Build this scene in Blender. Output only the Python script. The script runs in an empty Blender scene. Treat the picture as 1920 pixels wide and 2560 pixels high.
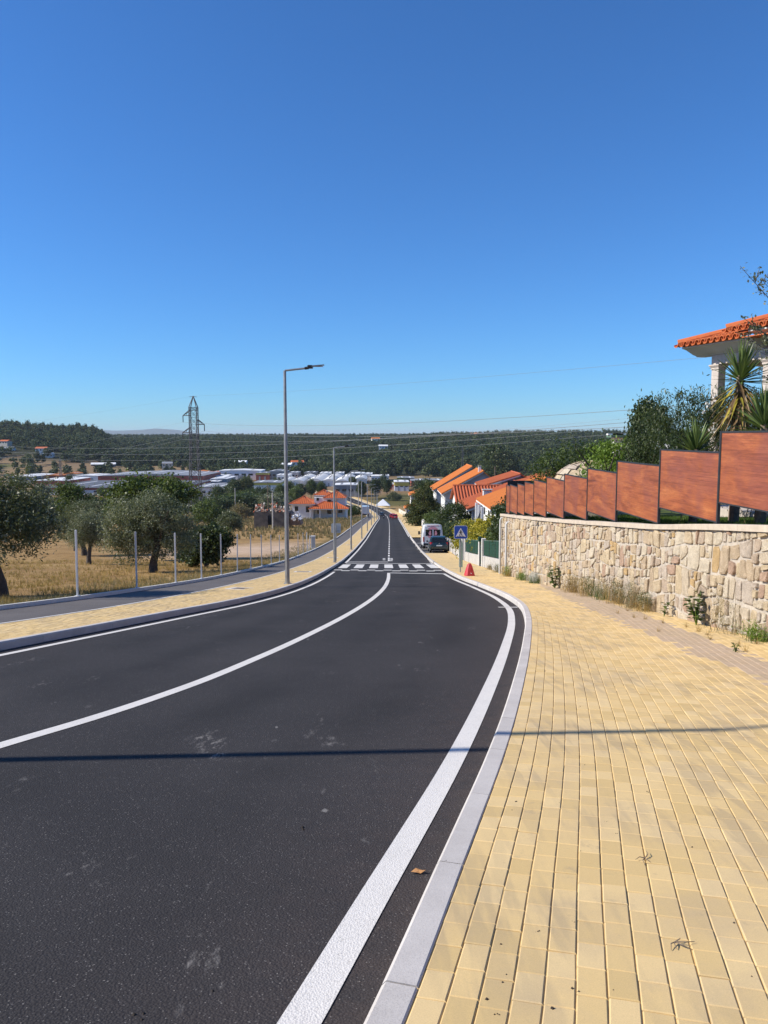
import bpy, math, random
import numpy as np
from mathutils import Vector, Matrix
R = math.radians
random.seed(7); rng = np.random.default_rng(7)
scene = bpy.context.scene
C = scene.collection
# ------------------------------------------------------------------ camera
EYE = 1.5
PITCH = math.atan(190 / 1920)
cam_d = bpy.data.cameras.new('camera'); cam = bpy.data.objects.new('camera', cam_d); C.objects.link(cam)
cam_d.sensor_fit = 'VERTICAL'; cam_d.sensor_height = 24; cam_d.lens = 18.0
cam_d.clip_start = 0.05; cam_d.clip_end = 60000
cam.location = (0, 0, EYE); cam.rotation_euler = (math.pi / 2 - PITCH, 0, 0)
scene.camera = cam
# ------------------------------------------------------------------ sky, sun, exposure
SUN_EL = R(36); SUN_DIR = Vector((-math.cos(SUN_EL), -0.075 * math.cos(SUN_EL), math.sin(SUN_EL))).normalized()
w = bpy.data.worlds.new('World'); scene.world = w; w.use_nodes = True
nt = w.node_tree; nt.nodes.clear()
sky = nt.nodes.new('ShaderNodeTexSky'); sky.sky_type = 'NISHITA'; sky.sun_disc = False
sky.sun_elevation = SUN_EL; sky.sun_rotation = math.atan2(SUN_DIR.x, SUN_DIR.y)
sky.altitude = 0; sky.air_density = 1.0; sky.dust_density = 0.0; sky.ozone_density = 10.0
bg = nt.nodes.new('ShaderNodeBackground'); bg.inputs[1].default_value = 0.103
wo = nt.nodes.new('ShaderNodeOutputWorld')
wb = nt.nodes.new('ShaderNodeMix'); wb.data_type = 'RGBA'; wb.blend_type = 'MULTIPLY'; wb.inputs[0].default_value = 1; wb.inputs[7].default_value = (.545, .80, .97, 1)   # white balance of the whole sky
nt.links.new(sky.outputs[0], wb.inputs[6]); nt.links.new(wb.outputs[2], bg.inputs[0]); nt.links.new(bg.outputs[0], wo.inputs[0])
sl = bpy.data.lights.new('sun', 'SUN'); sl.energy = 4.0; sl.angle = R(0.53); sl.color = (1.0, 0.93, 0.81)
so = bpy.data.objects.new('sun', sl); C.objects.link(so); so.rotation_euler = SUN_DIR.to_track_quat('Z', 'Y').to_euler()
so.location = (-30, 0, 40)
vs = scene.view_settings
vs.view_transform = 'Standard'; vs.look = 'None'; vs.gamma = 1.0; vs.exposure = 0.65
scene.render.film_transparent = False
scene.cycles.use_denoising = True
scene.cycles.max_bounces = 6; scene.cycles.diffuse_bounces = 2; scene.cycles.glossy_bounces = 2
scene.cycles.transmission_bounces = 4; scene.cycles.volume_bounces = 0; scene.cycles.transparent_max_bounces = 8

# ------------------------------------------------------------------ materials
MATS = {}
class NT:
    """tiny node helper"""
    def __init__(s, name):
        m = bpy.data.materials.new(name); m.use_nodes = True; s.m = m; s.t = m.node_tree
        s.b = s.t.nodes['Principled BSDF']; s.o = s.t.nodes['Material Output']; MATS[name] = m
        s._pos = None
    def n(s, typ, **kw):
        nd = s.t.nodes.new('ShaderNode' + typ)
        for k, v in kw.items():
            if k.startswith('i_'): nd.inputs[k[2:].replace('_', ' ')].default_value = v
            else: setattr(nd, k, v)
        return nd
    def l(s, a, b): s.t.links.new(a, b)
    @property
    def pos(s):
        if s._pos is None: s._pos = s.n('NewGeometry').outputs['Position']
        return s._pos
    def objpos(s): return s.n('TexCoord').outputs['Object']
    def scale(s, vec, sc):
        v = s.n('Vector' + 'Math', operation='MULTIPLY'); s.l(vec, v.inputs[0]); v.inputs[1].default_value = sc; return v.outputs[0]
    def noise(s, scale, detail=4, rough=.55, vec=None, dist=0):
        nd = s.n('TexNoise'); nd.inputs['Scale'].default_value = scale; nd.inputs['Detail'].default_value = detail
        nd.inputs['Roughness'].default_value = rough; nd.inputs['Distortion'].default_value = dist
        s.l(vec if vec is not None else s.pos, nd.inputs['Vector']); return nd.outputs['Fac']
    def voro(s, scale, vec=None, feature='F1'):
        nd = s.n('TexVoronoi', feature=feature); nd.inputs['Scale'].default_value = scale
        s.l(vec if vec is not None else s.pos, nd.inputs['Vector']); return nd
    def ramp(s, fac, stops, interp='LINEAR'):
        nd = s.n('ValToRGB'); cr = nd.color_ramp; cr.interpolation = interp
        while len(cr.elements) < len(stops): cr.elements.new(.5)
        for e, (p, c) in zip(cr.elements, stops):
            e.position = p; e.color = (*c, 1) if len(c) == 3 else c
        s.l(fac, nd.inputs[0]); return nd.outputs[0]
    def mix(s, fac, a, b, mode='MIX'):
        nd = s.n('Mix', data_type='RGBA', blend_type=mode)
        for sock, v in ((nd.inputs[0], fac), (nd.inputs[6], a), (nd.inputs[7], b)):
            if isinstance(v, (int, float)): sock.default_value = v
            elif isinstance(v, tuple): sock.default_value = (*v, 1) if len(v) == 3 else v
            else: s.l(v, sock)
        return nd.outputs[2]
    def math(s, op, a, b=0.0, clamp=False):
        nd = s.n('Math', operation=op, use_clamp=clamp)
        for sock, v in ((nd.inputs[0], a), (nd.inputs[1], b)):
            if isinstance(v, (int, float)): sock.default_value = v
            else: s.l(v, sock)
        return nd.outputs[0]
    def attr(s, name): return s.n('Attribute', attribute_name=name).outputs['Fac']
    def rnd(s):
        """random per piece: object random plus the mesh attribute rnd"""
        a = s.math('ADD', s.n('ObjectInfo').outputs['Random'], s.attr('rnd')); return s.math('FRACT', a)
    def col(s, c): s.l(c, s.b.inputs['Base Color'])
    def bump(s, h, strength=.3, dist=.02):
        nd = s.n('Bump'); nd.inputs['Strength'].default_value = strength; nd.inputs['Distance'].default_value = dist
        s.l(h, nd.inputs['Height']); s.l(nd.outputs[0], s.b.inputs['Normal'])
    def rough(s, v):
        if isinstance(v, (int, float)): s.b.inputs['Roughness'].default_value = v
        else: s.l(v, s.b.inputs['Roughness'])
    def spec(s, v): s.b.inputs['Specular IOR Level'].default_value = v

def plain(name, c, rough=.6, var=.12, scale=3., metal=0., spec=.4, bump=0., bscale=40.):
    """one colour with a little weathering"""
    k = NT(name); v = k.objpos() if metal else k.pos
    f = k.noise(scale, 5, .6, v)
    lo = tuple(max(0, x * (1 - var)) for x in c); hi = tuple(min(1, x * (1 + var)) for x in c)
    k.col(k.ramp(f, [(.3, lo), (.7, hi)])); k.rough(rough); k.b.inputs['Metallic'].default_value = metal; k.spec(spec)
    if bump: k.bump(k.noise(bscale, 4, .6, v), bump, .01)
    return k.m
def leafmat(name, stops, rough=.5, trans=.3, spec=.35):
    k = NT(name); c = k.ramp(k.rnd(), stops); k.col(c); k.rough(rough); k.spec(spec)
    tr = k.n('BsdfTranslucent'); k.l(k.mix(.35, c, (.25, .33, .04)), tr.inputs[0])
    mx = k.n('MixShader'); mx.inputs[0].default_value = trans
    k.l(k.b.outputs[0], mx.inputs[1]); k.l(tr.outputs[0], mx.inputs[2]); k.l(mx.outputs[0], k.o.inputs[0]); return k.m

# asphalt
k = NT('asphalt')
big = k.noise(.35, 4, .6); fine = k.noise(140, 3, .7); mid = k.noise(6, 5, .65)
base = k.ramp(big, [(.3, (.040, .0375, .038)), (.7, (.057, .053, .053))])
vo = k.voro(95); spk = k.ramp(vo.outputs['Distance'], [(.0, (1.9, 1.85, 1.8)), (.25, (1, 1, 1)), (.6, (.72, .72, .73))])
c = k.mix(.75, base, spk, 'MULTIPLY')
st = k.voro(210)
sc_ = k.n('SeparateColor'); k.l(st.outputs['Color'], sc_.inputs[0])
pale = k.math('GREATER_THAN', sc_.outputs[0], .985)
c = k.mix(k.math('MULTIPLY', pale, .55), c, (.30, .28, .26))
# pale scuffs, brown dust along the kerb
sx = k.scale(k.pos, (1.0, .35, 1.0)); sn = k.noise(1.7, 6, .75, sx)
scuff = k.ramp(sn, [(.60, (0, 0, 0)), (.68, (1, 1, 1))])
sn2 = k.noise(19, 4, .7, sx); scuff2 = k.ramp(sn2, [(.50, (0, 0, 0)), (.62, (1, 1, 1))])
c = k.mix(k.math('MULTIPLY', k.math('MULTIPLY', scuff, scuff2), .75), c, (.24, .225, .21))
ss = k.noise(4.6, 3, .6, k.scale(k.pos, (1.0, .55, 1.0))); c = k.mix(k.math('MULTIPLY', k.ramp(ss, [(.735, (0,)*3), (.75, (1,)*3)]), .55), c, (.30, .285, .265))
dust = k.math('MULTIPLY', k.attr('dust'), k.ramp(mid, [(.3, (.25,)*3), (.7, (1,)*3)]))
c = k.mix(k.math('MULTIPLY', dust, .38), c, (.12, .085, .07))
c = k.mix(k.math('MULTIPLY', k.math('MULTIPLY', k.attr('wear'), k.ramp(k.noise(.5, 4, .6), [(.35, (0,)*3), (.6, (1,)*3)])), .7), c, (.023, .022, .022))
k.col(c); k.rough(.82); k.spec(.13); k.bump(k.math('ADD', k.math('MULTIPLY', fine, .6), vo.outputs['Distance']), .55, .006)
# path asphalt, older and lighter
k = NT('path_asphalt'); b_ = k.noise(.8, 5, .6); vo = k.voro(70)
c = k.ramp(b_, [(.3, (.115, .105, .102)), (.7, (.155, .142, .137))])
c = k.mix(.6, c, k.ramp(vo.outputs['Distance'], [(0, (1.5,)*3), (.6, (.75,)*3)]), 'MULTIPLY')
k.col(c); k.rough(.85); k.spec(.2); k.bump(vo.outputs['Distance'], .4, .006)
# road paint, slightly worn
k = NT('road_paint'); wn = k.noise(55, 5, .75); vo = k.voro(120)
c = k.ramp(wn, [(.30, (.42, .40, .37)), (.42, (.66, .63, .585)), (.8, (.76, .725, .68))])
c = k.mix(k.math('MULTIPLY', k.ramp(k.noise(2.2, 5, .7), [(.45, (0,)*3), (.75, (1,)*3)]), .3), c, (.45, .43, .40))
k.col(c); k.rough(.7); k.spec(.25); k.bump(vo.outputs['Distance'], .5, .004)
# yellow concrete paving bricks
def brickmat(name, c0, c1, c2):
    k = NT(name); r = k.rnd(); c = k.ramp(r, [(0, c0), (.5, c1), (1, c2)])
    st = k.noise(1.1, 6, .7); c = k.mix(k.math('MULTIPLY', k.ramp(st, [(.48, (0,)*3), (.68, (1,)*3)]), .5), c, (.47, .36, .23))
    s4 = k.noise(6.5, 5, .75); c = k.mix(k.math('MULTIPLY', k.ramp(s4, [(.62, (0,)*3), (.72, (1,)*3)]), .45), c, (.36, .28, .18))
    sx = k.n('Mapping'); sx.inputs['Rotation'].default_value = (0, 0, R(-34)); sx.inputs['Scale'].default_value = (11, 1.3, 1); k.l(k.pos, sx.inputs[0])
    sm = k.noise(1.0, 3, .5, sx.outputs[0]); mask = k.ramp(k.noise(.55, 2), [(.43, (0,)*3), (.56, (1,)*3)])
    c = k.mix(k.math('MULTIPLY', k.math('MULTIPLY', k.ramp(sm, [(.5, (0,)*3), (.6, (1,)*3)]), mask), .38), c, (.33, .26, .17))
    fn = k.noise(230, 3, .8); c = k.mix(.35, c, k.ramp(fn, [(.25, (.6,)*3), (.75, (1.35,)*3)]), 'MULTIPLY')
    k.col(c); k.rough(.85); k.spec(.2); k.bump(fn, .35, .003); return k.m
brickmat('brick_yellow', (.61, .435, .195), (.69, .495, .23), (.715, .53, .27))
brickmat('brick_grey', (.44, .335, .23), (.50, .38, .265), (.47, .35, .23))
plain('joint_sand', (.54, .37, .15), .95, .25, 30)
k = NT('granite'); vo = k.voro(160); c = k.ramp(k.noise(2.5, 6, .65), [(.3, (.44, .405, .37)), (.7, (.57, .53, .485))])
c = k.mix(.5, c, k.ramp(vo.outputs['Distance'], [(0, (.6,)*3), (.5, (1.25,)*3)]), 'MULTIPLY')
c = k.mix(k.math('MULTIPLY', k.ramp(k.rnd(), [(0, (0,)*3), (1, (1,)*3)]), .2), c, (.40, .37, .36)); k.col(c); k.rough(.8); k.spec(.25); k.bump(k.noise(60, 4, .7), .3, .004)
plain('concrete', (.45, .43, .40), .85, .15, 4, bump=.2)
plain('white_concrete', (.66, .64, .60), .85, .1, 4, bump=.15)
# wall stones
k = NT('wall_stone'); r = k.rnd()
c = k.ramp(r, [(0, (.50, .40, .28)), (.14, (.55, .45, .31)), (.28, (.47, .38, .29)), (.4, (.57, .49, .37)), (.5, (.52, .37, .19)), (.55, (.60, .53, .41)), (.68, (.45, .32, .235)), (.73, (.51, .44, .36)), (.88, (.56, .46, .31)), (1, (.44, .37, .31))], 'CONSTANT')
v1 = k.noise(5, 6, .7); v2 = k.noise(38, 5, .75)
c = k.mix(.75, c, k.ramp(v1, [(.3, (.68, .64, .6)), (.7, (1.22, 1.2, 1.18))]), 'MULTIPLY')
c = k.mix(.8, c, k.ramp(v2, [(.3, (.62, .58, .54)), (.55, (1.08,)*3), (.8, (1.2,)*3)]), 'MULTIPLY')
c = k.mix(k.math('MULTIPLY', k.ramp(k.noise(9, 5, .8), [(.62, (0,)*3), (.7, (1,)*3)]), .55), c, (.20, .10, .05))
k.col(c); k.rough(.92); k.spec(.15); k.bump(k.math('ADD', k.math('MULTIPLY', v2, .8), v1), .95, .04)
plain('mortar', (.47, .41, .335), .95, .2, 9, bump=.6, bscale=70)
plain('coping_stone', (.52, .44, .345), .85, .14, 5, bump=.25)
# wood-look panels
k = NT('panel_wood')
mp = k.n('Mapping'); mp.inputs['Scale'].default_value = (1, .55, 3.6); k.l(k.pos, mp.inputs[0])
oi = k.n('ObjectInfo'); cx = k.n('CombineXYZ'); k.l(k.math('MULTIPLY', oi.outputs['Random'], 40), cx.inputs[0]); k.l(k.math('MULTIPLY', oi.outputs['Random'], 17), cx.inputs[2])
va = k.n('VectorMath', operation='ADD'); k.l(mp.outputs[0], va.inputs[0]); k.l(cx.outputs[0], va.inputs[1])
g1 = k.noise(1.3, 7, .6, va.outputs[0], .9); g2 = k.noise(9, 6, .72, va.outputs[0], .4); g3 = k.noise(1.1, 3, .5)
c = k.ramp(g1, [(.28, (.14, .040, .022)), (.40, (.26, .075, .033)), (.52, (.36, .108, .042)), (.70, (.45, .155, .056))])
c = k.mix(.55, c, k.ramp(g2, [(.3, (.62, .55, .55)), (.6, (1.15,)*3)]), 'MULTIPLY')
c = k.mix(k.math('MULTIPLY', k.ramp(g3, [(.45, (0,)*3), (.62, (1,)*3)]), .6), c, (.24, .075, .055))
c = k.mix(k.math('MULTIPLY', k.ramp(k.noise(2.4, 6, .75, va.outputs[0], .5), [(.6, (0,)*3), (.64, (1,)*3)]), .35), c, (.13, .045, .03))
mg = k.n('Mapping'); mg.inputs['Scale'].default_value = (1, .7, 15); k.l(va.outputs[0], mg.inputs[0]); g5 = k.noise(1.6, 7, .68, mg.outputs[0], .35)
c = k.mix(.8, c, k.ramp(g5, [(.32, (.50, .44, .42)), (.5, (.95,)*3), (.72, (1.28, 1.30, 1.30))]), 'MULTIPLY')
k.col(c); k.rough(.38); k.spec(.4); k.bump(g5, .06, .003)
plain('dark_metal', (.028, .030, .034), .5, .2, 8)
plain('galvanised', (.30, .31, .32), .5, .18, 5, metal=.55)
plain('lamp_black', (.03, .03, .032), .45)
plain('post_white', (.60, .61, .62), .5, .08, 8, metal=.2)
plain('pylon_steel', (.10, .10, .105), .6, .2, 1)
plain('wire', (.16, .17, .18), .5, .05)
plain('pipe_grey', (.52, .52, .51), .6, .1, 6)
plain('white_wall', (.74, .73, .71), .8, .07, .6, bump=.1)
plain('cream_wall', (.64, .58, .48), .8, .08, .6)
plain('painted_shade_wall', (.38, .40, .43), .8, .08, .6)  # house walls turned from the sun, their shade put into the colour
plain('pink_wall', (.62, .50, .44), .8, .08, .6)
plain('red_band', (.34, .085, .055), .7, .12, .3)
plain('yellow_band', (.62, .50, .10), .7, .1, .3)
plain('green_band', (.10, .18, .12), .7, .1, .3)
plain('industrial_white', (.76, .76, .75), .6, .1, .1)
plain('industrial_grey', (.24, .25, .27), .7, .15, .1)
plain('industrial_dark', (.105, .11, .125), .7, .15, .05)
plain('vault_white', (.74, .73, .69), .7, .14, .12)
plain('steel_door', (.33, .35, .37), .5, .1, 1)
k = NT('glass_dark'); k.b.inputs['Base Color'].default_value = (.012, .014, .016, 1); k.rough(.08); k.spec(.6)
def tilemat(name, a, b_):
    k = NT(name); c = k.ramp(k.noise(1.3, 6, .7), [(.3, a), (.7, b_)])
    c = k.mix(.5, c, k.ramp(k.noise(14, 4, .7), [(.3, (.75,)*3), (.7, (1.2,)*3)]), 'MULTIPLY')
    c = k.mix(k.math('MULTIPLY', k.rnd(), .25), c, (.42, .16, .07)); k.col(c); k.rough(.75); k.spec(.25); return k.m
tilemat('roof_tile', (.52, .115, .035), (.62, .17, .055))
tilemat('roof_tile_orange', (.60, .175, .035), (.68, .225, .05))
tilemat('roof_tile_red', (.40, .095, .042), (.48, .125, .055))
plain('ruin_tile', (.26, .17, .12), .9, .35, 3)
plain('ruin_wall', (.13, .115, .10), .95, .3, 1.2, bump=.5, bscale=8)
plain('stone_trim', (.52, .46, .41), .75, .12, 9, bump=.2)
plain('cornice', (.60, .61, .60), .7, .06, 2)
plain('bark', (.085, .068, .055), .95, .35, 9, bump=.8, bscale=16)
plain('bark_grey', (.15, .13, .115), .95, .3, 9, bump=.6, bscale=16)
plain('dead_wood', (.19, .14, .10), .9, .3, 12)
leafmat('leaf_olive', [(0, (.055, .065, .030)), (.4, (.12, .135, .066)), (.75, (.21, .225, .125)), (1, (.34, .35, .24))], .45, .25)
leafmat('leaf_green', [(0, (.030, .052, .014)), (.5, (.055, .088, .020)), (.85, (.10, .14, .032)), (1, (.15, .18, .05))], .5, .3)
leafmat('leaf_dark', [(0, (.020, .036, .013)), (.6, (.042, .066, .022)), (1, (.095, .125, .038))], .45, .2)
leafmat('leaf_lime', [(0, (.10, .17, .020)), (.5, (.17, .27, .035)), (1, (.26, .36, .06))], .5, .35)
leafmat('leaf_yellow', [(0, (.13, .15, .018)), (.3, (.30, .28, .03)), (.7, (.52, .42, .035)), (1, (.58, .46, .06))], .5, .35)
leafmat('leaf_brown', [(0, (.10, .075, .035)), (.5, (.20, .155, .075)), (1, (.32, .26, .14))], .7, .25)
leafmat('leaf_conifer', [(0, (.030, .045, .010)), (.6, (.065, .082, .018)), (1, (.13, .13, .03))], .6, .15)
leafmat('forest_a', [(0, (.018, .032, .012)), (.5, (.036, .058, .020)), (1, (.075, .10, .032))], .7, .1)
leafmat('forest_b', [(0, (.028, .048, .018)), (.5, (.055, .082, .028)), (1, (.14, .15, .05))], .7, .15)
leafmat('yucca_green', [(0, (.050, .088, .026)), (.5, (.10, .155, .042)), (1, (.18, .24, .075))], .4, .2)
leafmat('yucca_yellow', [(0, (.26, .22, .03)), (1, (.45, .36, .05))], .5, .2)
leafmat('yucca_dead', [(0, (.11, .065, .03)), (.5, (.24, .155, .075)), (1, (.42, .30, .16))], .7, .15)
leafmat('petal', [(0, (.72, .70, .66)), (1, (.82, .80, .78))], .6, .3)
leafmat('grass_dry', [(0, (.21, .12, .042)), (.4, (.39, .245, .092)), (.8, (.53, .36, .14)), (1, (.26, .19, .06))], .8, .25, .1)
leafmat('grass_green', [(0, (.035, .075, .014)), (.6, (.075, .14, .022)), (1, (.13, .19, .04))], .7, .3, .2)
plain('blue_sign', (.010, .075, .42), .35, .04, 4)
plain('sign_white', (.78, .79, .80), .35, .04, 4)
plain('sign_black', (.012, .012, .014), .4, .05, 4)
plain('sign_back', (.42, .46, .48), .45, .08, 4)
plain('red_plastic', (.52, .045, .055), .5, .15, 5)
plain('fence_green', (.013, .062, .038), .5, .15, 6)
plain('pale_green_post', (.30, .40, .35), .5, .1, 6)
def paint(name, c, rough=.22):
    k = NT(name); k.b.inputs['Base Color'].default_value = (*c, 1); k.rough(rough); k.b.inputs['Coat Weight'].default_value = .6
    k.col(k.ramp(k.noise(3, 4), [(.3, tuple(x * .9 for x in c)), (.7, c)])); return k.m
paint('paint_white', (.70, .71, .73)); paint('paint_teal', (.012, .030, .034)); paint('paint_red', (.36, .02, .025)); paint('paint_black', (.015, .016, .018)); paint('paint_silver', (.42, .44, .46))
plain('tyre', (.02, .02, .02), .85, .1); plain('rim', (.38, .39, .40), .35, .1, 5, metal=.7)
plain('tail_light', (.42, .012, .014), .2, .1); plain('plate', (.70, .70, .66), .4, .05)
plain('pink_print', (.62, .28, .33), .4, .08); plain('plastic_black', (.02, .02, .022), .6, .1)
plain('skin', (.45, .27, .19), .6, .05); plain('cloth_dark', (.03, .035, .05), .9, .2); plain('cloth_white', (.6, .6, .6), .9, .1)
plain('dirt', (.035, .026, .02), .95, .3, 60); plain('dead_leaf', (.42, .21, .08), .8, .2, 40); plain('insulator', (.06, .05, .045), .4)
plain('cabinet_grey', (.55, .56, .55), .6, .08, 3)
plain('distant_rock', (.035, .050, .040), .95, .3, .0008)
# ------------------------------------------------------------------ helpers
def mesh_np(name, v, f, mat=None, rnd=None, smooth=False, attrs=None):
    """mesh from arrays: v (n,3), f a list of arrays (m,3) / (m,4), or a list of index lists"""
    me = bpy.data.meshes.new(name); v = np.asarray(v, np.float32)
    if isinstance(f, np.ndarray): f = [f]
    if len(f) and isinstance(f[0], np.ndarray):
        loops = np.concatenate([a.ravel() for a in f]).astype(np.int32)
        sizes = np.concatenate([np.full(len(a), a.shape[1]) for a in f]).astype(np.int32)
    else:
        loops = np.array([i for a in f for i in a], np.int32); sizes = np.array([len(a) for a in f], np.int32)
    starts = np.concatenate([[0], np.cumsum(sizes)[:-1]]).astype(np.int32)
    me.vertices.add(len(v)); me.vertices.foreach_set('co', v.ravel())
    me.loops.add(len(loops)); me.loops.foreach_set('vertex_index', loops)
    me.polygons.add(len(sizes)); me.polygons.foreach_set('loop_start', starts); me.polygons.foreach_set('loop_total', sizes)
    if rnd is not None:
        a = me.attributes.new('rnd', 'FLOAT', 'POINT'); a.data.foreach_set('value', np.asarray(rnd, np.float32))
    for kk, vv in (attrs or {}).items():
        a = me.attributes.new(kk, 'FLOAT', 'POINT'); a.data.foreach_set('value', np.asarray(vv, np.float32))
    me.update(calc_edges=True); me.validate()
    me.polygons.foreach_set('use_smooth', np.full(len(me.polygons), bool(smooth)))
    if mat: me.materials.append(MATS[mat])
    return me
ROOT = {}
def link(name, me, parent=None, loc=None, rot=None):
    o = bpy.data.objects.new(name, me); C.objects.link(o)
    if parent is not None: o.parent = parent
    if loc is not None: o.location = loc
    if rot is not None: o.rotation_euler = rot
    return o
def tag(o, label=None, cat=None, group=None, kind=None):
    if label: o['label'] = label
    if cat: o['category'] = cat
    if group: o['group'] = group
    if kind: o['kind'] = kind
    return o
def thing(name, label, cat, loc=(0, 0, 0), rz=0, group=None, scale=None):
    o = bpy.data.objects.new(name, None); C.objects.link(o); o.empty_display_size = .2
    o.location = loc; o.rotation_euler = (0, 0, rz)
    if scale is not None: o.scale = (scale,) * 3 if isinstance(scale, (int, float)) else scale
    return tag(o, label, cat, group)
class MB:
    """collects faces in one coordinate frame; build() links them as ONE mesh object"""
    def __init__(s): s.v = []; s.f = []; s.r = []
    def add(s, vs, fs, r=0.):
        b = len(s.v); s.v += [tuple(p) for p in vs]; s.f += [[i + b for i in q] for q in fs]; s.r += [r] * len(vs); return s
    def box(s, x0, x1, y0, y1, z0, z1, r=0.):
        return s.add([(x0, y0, z0), (x1, y0, z0), (x1, y1, z0), (x0, y1, z0), (x0, y0, z1), (x1, y0, z1), (x1, y1, z1), (x0, y1, z1)],
                     [(0, 3, 2, 1), (4, 5, 6, 7), (0, 1, 5, 4), (1, 2, 6, 5), (2, 3, 7, 6), (3, 0, 4, 7)], r)
    def cbox(s, x0, x1, y0, y1, z0, z1, c=.01, r=0.):
        """box with chamfered vertical and top edges"""
        P = lambda i, z: [(x0 + i, y0, z), (x1 - i, y0, z), (x1, y0 + i, z), (x1, y1 - i, z), (x1 - i, y1, z), (x0 + i, y1, z), (x0, y1 - i, z), (x0, y0 + i, z)]
        Q = [(x0 + 2 * c, y0 + c, z1), (x1 - 2 * c, y0 + c, z1), (x1 - c, y0 + 2 * c, z1), (x1 - c, y1 - 2 * c, z1), (x1 - 2 * c, y1 - c, z1), (x0 + 2 * c, y1 - c, z1), (x0 + c, y1 - 2 * c, z1), (x0 + c, y0 + 2 * c, z1)]
        vs = P(c, z0) + P(c, z1 - c) + Q
        fs = [[7, 6, 5, 4, 3, 2, 1, 0], list(range(16, 24))]
        for L in (0, 8): fs += [[L + i, L + (i + 1) % 8, L + 8 + (i + 1) % 8, L + 8 + i] for i in range(8)]
        return s.add(vs, fs, r)
    def tube(s, pts, rad, n=8, cap=True, r=0.):
        pts = [Vector(p) for p in pts]; rad = [rad] * len(pts) if isinstance(rad, (int, float)) else rad
        vs = []; 
        for i, p in enumerate(pts):
            d = (pts[min(i + 1, len(pts) - 1)] - pts[max(i - 1, 0)]).normalized()
            a = d.orthogonal().normalized() if abs(d.z) < .99 else Vector((1, 0, 0)); 
            a = (a - d * a.dot(d)).normalized(); b = d.cross(a)
            if i and (a.dot(pa) < 0): a = -a; b = -b
            if i:
                a = (pa - d * pa.dot(d)).normalized(); b = d.cross(a)
            pa = a
            vs += [p + (a * math.cos(2 * math.pi * k / n) + b * math.sin(2 * math.pi * k / n)) * rad[i] for k in range(n)]
        fs = [[i * n + k, i * n + (k + 1) % n, (i + 1) * n + (k + 1) % n, (i + 1) * n + k] for i in range(len(pts) - 1) for k in range(n)]
        if cap: fs += [list(range(n))[::-1], [(len(pts) - 1) * n + k for k in range(n)]]
        return s.add(vs, fs, r)
    def prism(s, poly, a, b, axis='y', r=0.):
        """polygon (2D) extruded from a to b along an axis"""
        n = len(poly); f = {'y': lambda p, t: (p[0], t, p[1]), 'x': lambda p, t: (t, p[0], p[1]), 'z': lambda p, t: (p[0], p[1], t)}[axis]
        vs = [f(p, a) for p in poly] + [f(p, b) for p in poly]
        return s.add(vs, [list(range(n))[::-1], list(range(n, 2 * n))] + [[i, (i + 1) % n, n + (i + 1) % n, n + i] for i in range(n)], r)
    def loft(s, secs, cap=True, r=0.):
        n = len(secs[0]); vs = [p for q in secs for p in q]
        fs = [[i * n + k, i * n + (k + 1) % n, (i + 1) * n + (k + 1) % n, (i + 1) * n + k] for i in range(len(secs) - 1) for k in range(n)]
        if cap: fs += [list(range(n))[::-1], [(len(secs) - 1) * n + k for k in range(n)]]
        return s.add(vs, fs, r)
    def mesh(s, name, mat, smooth=False):
        me = mesh_np(name, s.v, s.f, mat, s.r if any(s.r) else None); 
        if smooth:
            me.polygons.foreach_set('use_smooth', [True] * len(me.polygons))
            try: me.set_sharp_from_angle(angle=R(40))
            except Exception: pass
        return me
    def build(s, name, mat, parent=None, off=None, smooth=False):
        if off is not None: s.v = [(p[0] - off[0], p[1] - off[1], p[2] - off[2]) for p in s.v]
        return link(name, s.mesh(name, mat, smooth), parent)
def copy_tree(o, parent=None):
    c = o.copy(); C.objects.link(c)
    if parent is not None: c.parent = parent
    for ch in list(o.children): copy_tree(ch, c)
    return c
# ------------------------------------------------------------------ the lie of the land
HP = [(-200, -24.5), (0, 1.5), (28, 5.4), (53, 8.7), (75, 11.1), (102, 13.65), (128, 15.8), (157, 18.2), (280, 29.0), (380, 33.3), (600, 36), (60000, 36)]
_y = np.arange(-200, 4000, 1.0); _h = np.interp(_y, [a for a, b in HP], [b for a, b in HP])
_k = np.hanning(25); _k /= _k.sum(); _h[30:-30] = np.convolve(_h, _k, 'same')[30:-30]
def gz(Y): return EYE - np.interp(Y, _y, _h)              # pavement level
def at(u, v, Y):
    """the point at distance Y that the photograph shows at (u, v)"""
    d = (v - 1280) / 1920; x = (u - 960) / 1920
    t = Y / (math.cos(PITCH) - d * math.sin(PITCH))
    return Vector((x * t, Y, EYE - t * (math.sin(PITCH) + d * math.cos(PITCH))))
def pchip(pts):
    x = np.array([p[0] for p in pts], float); y = np.array([p[1] for p in pts], float)
    h = np.diff(x); dl = np.diff(y) / h; d = np.zeros(len(x))
    for i in range(1, len(x) - 1):
        d[i] = (dl[i - 1] * h[i] + dl[i] * h[i - 1]) / (h[i - 1] + h[i])
    d[0] = dl[0]; d[-1] = dl[-1]
    def f(t):
        t = np.asarray(t, float); i = np.clip(np.searchsorted(x, t) - 1, 0, len(h) - 1); s_ = (t - x[i]) / h[i]
        a = 2 * s_**3 - 3 * s_**2 + 1; b = s_**3 - 2 * s_**2 + s_; c_ = -2 * s_**3 + 3 * s_**2; e = s_**3 - s_**2
        return a * y[i] + b * h[i] * d[i] + c_ * y[i + 1] + e * h[i] * d[i + 1]
    return f
FAR = [(460, -18), (560, -58), (640, -110)]
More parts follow.
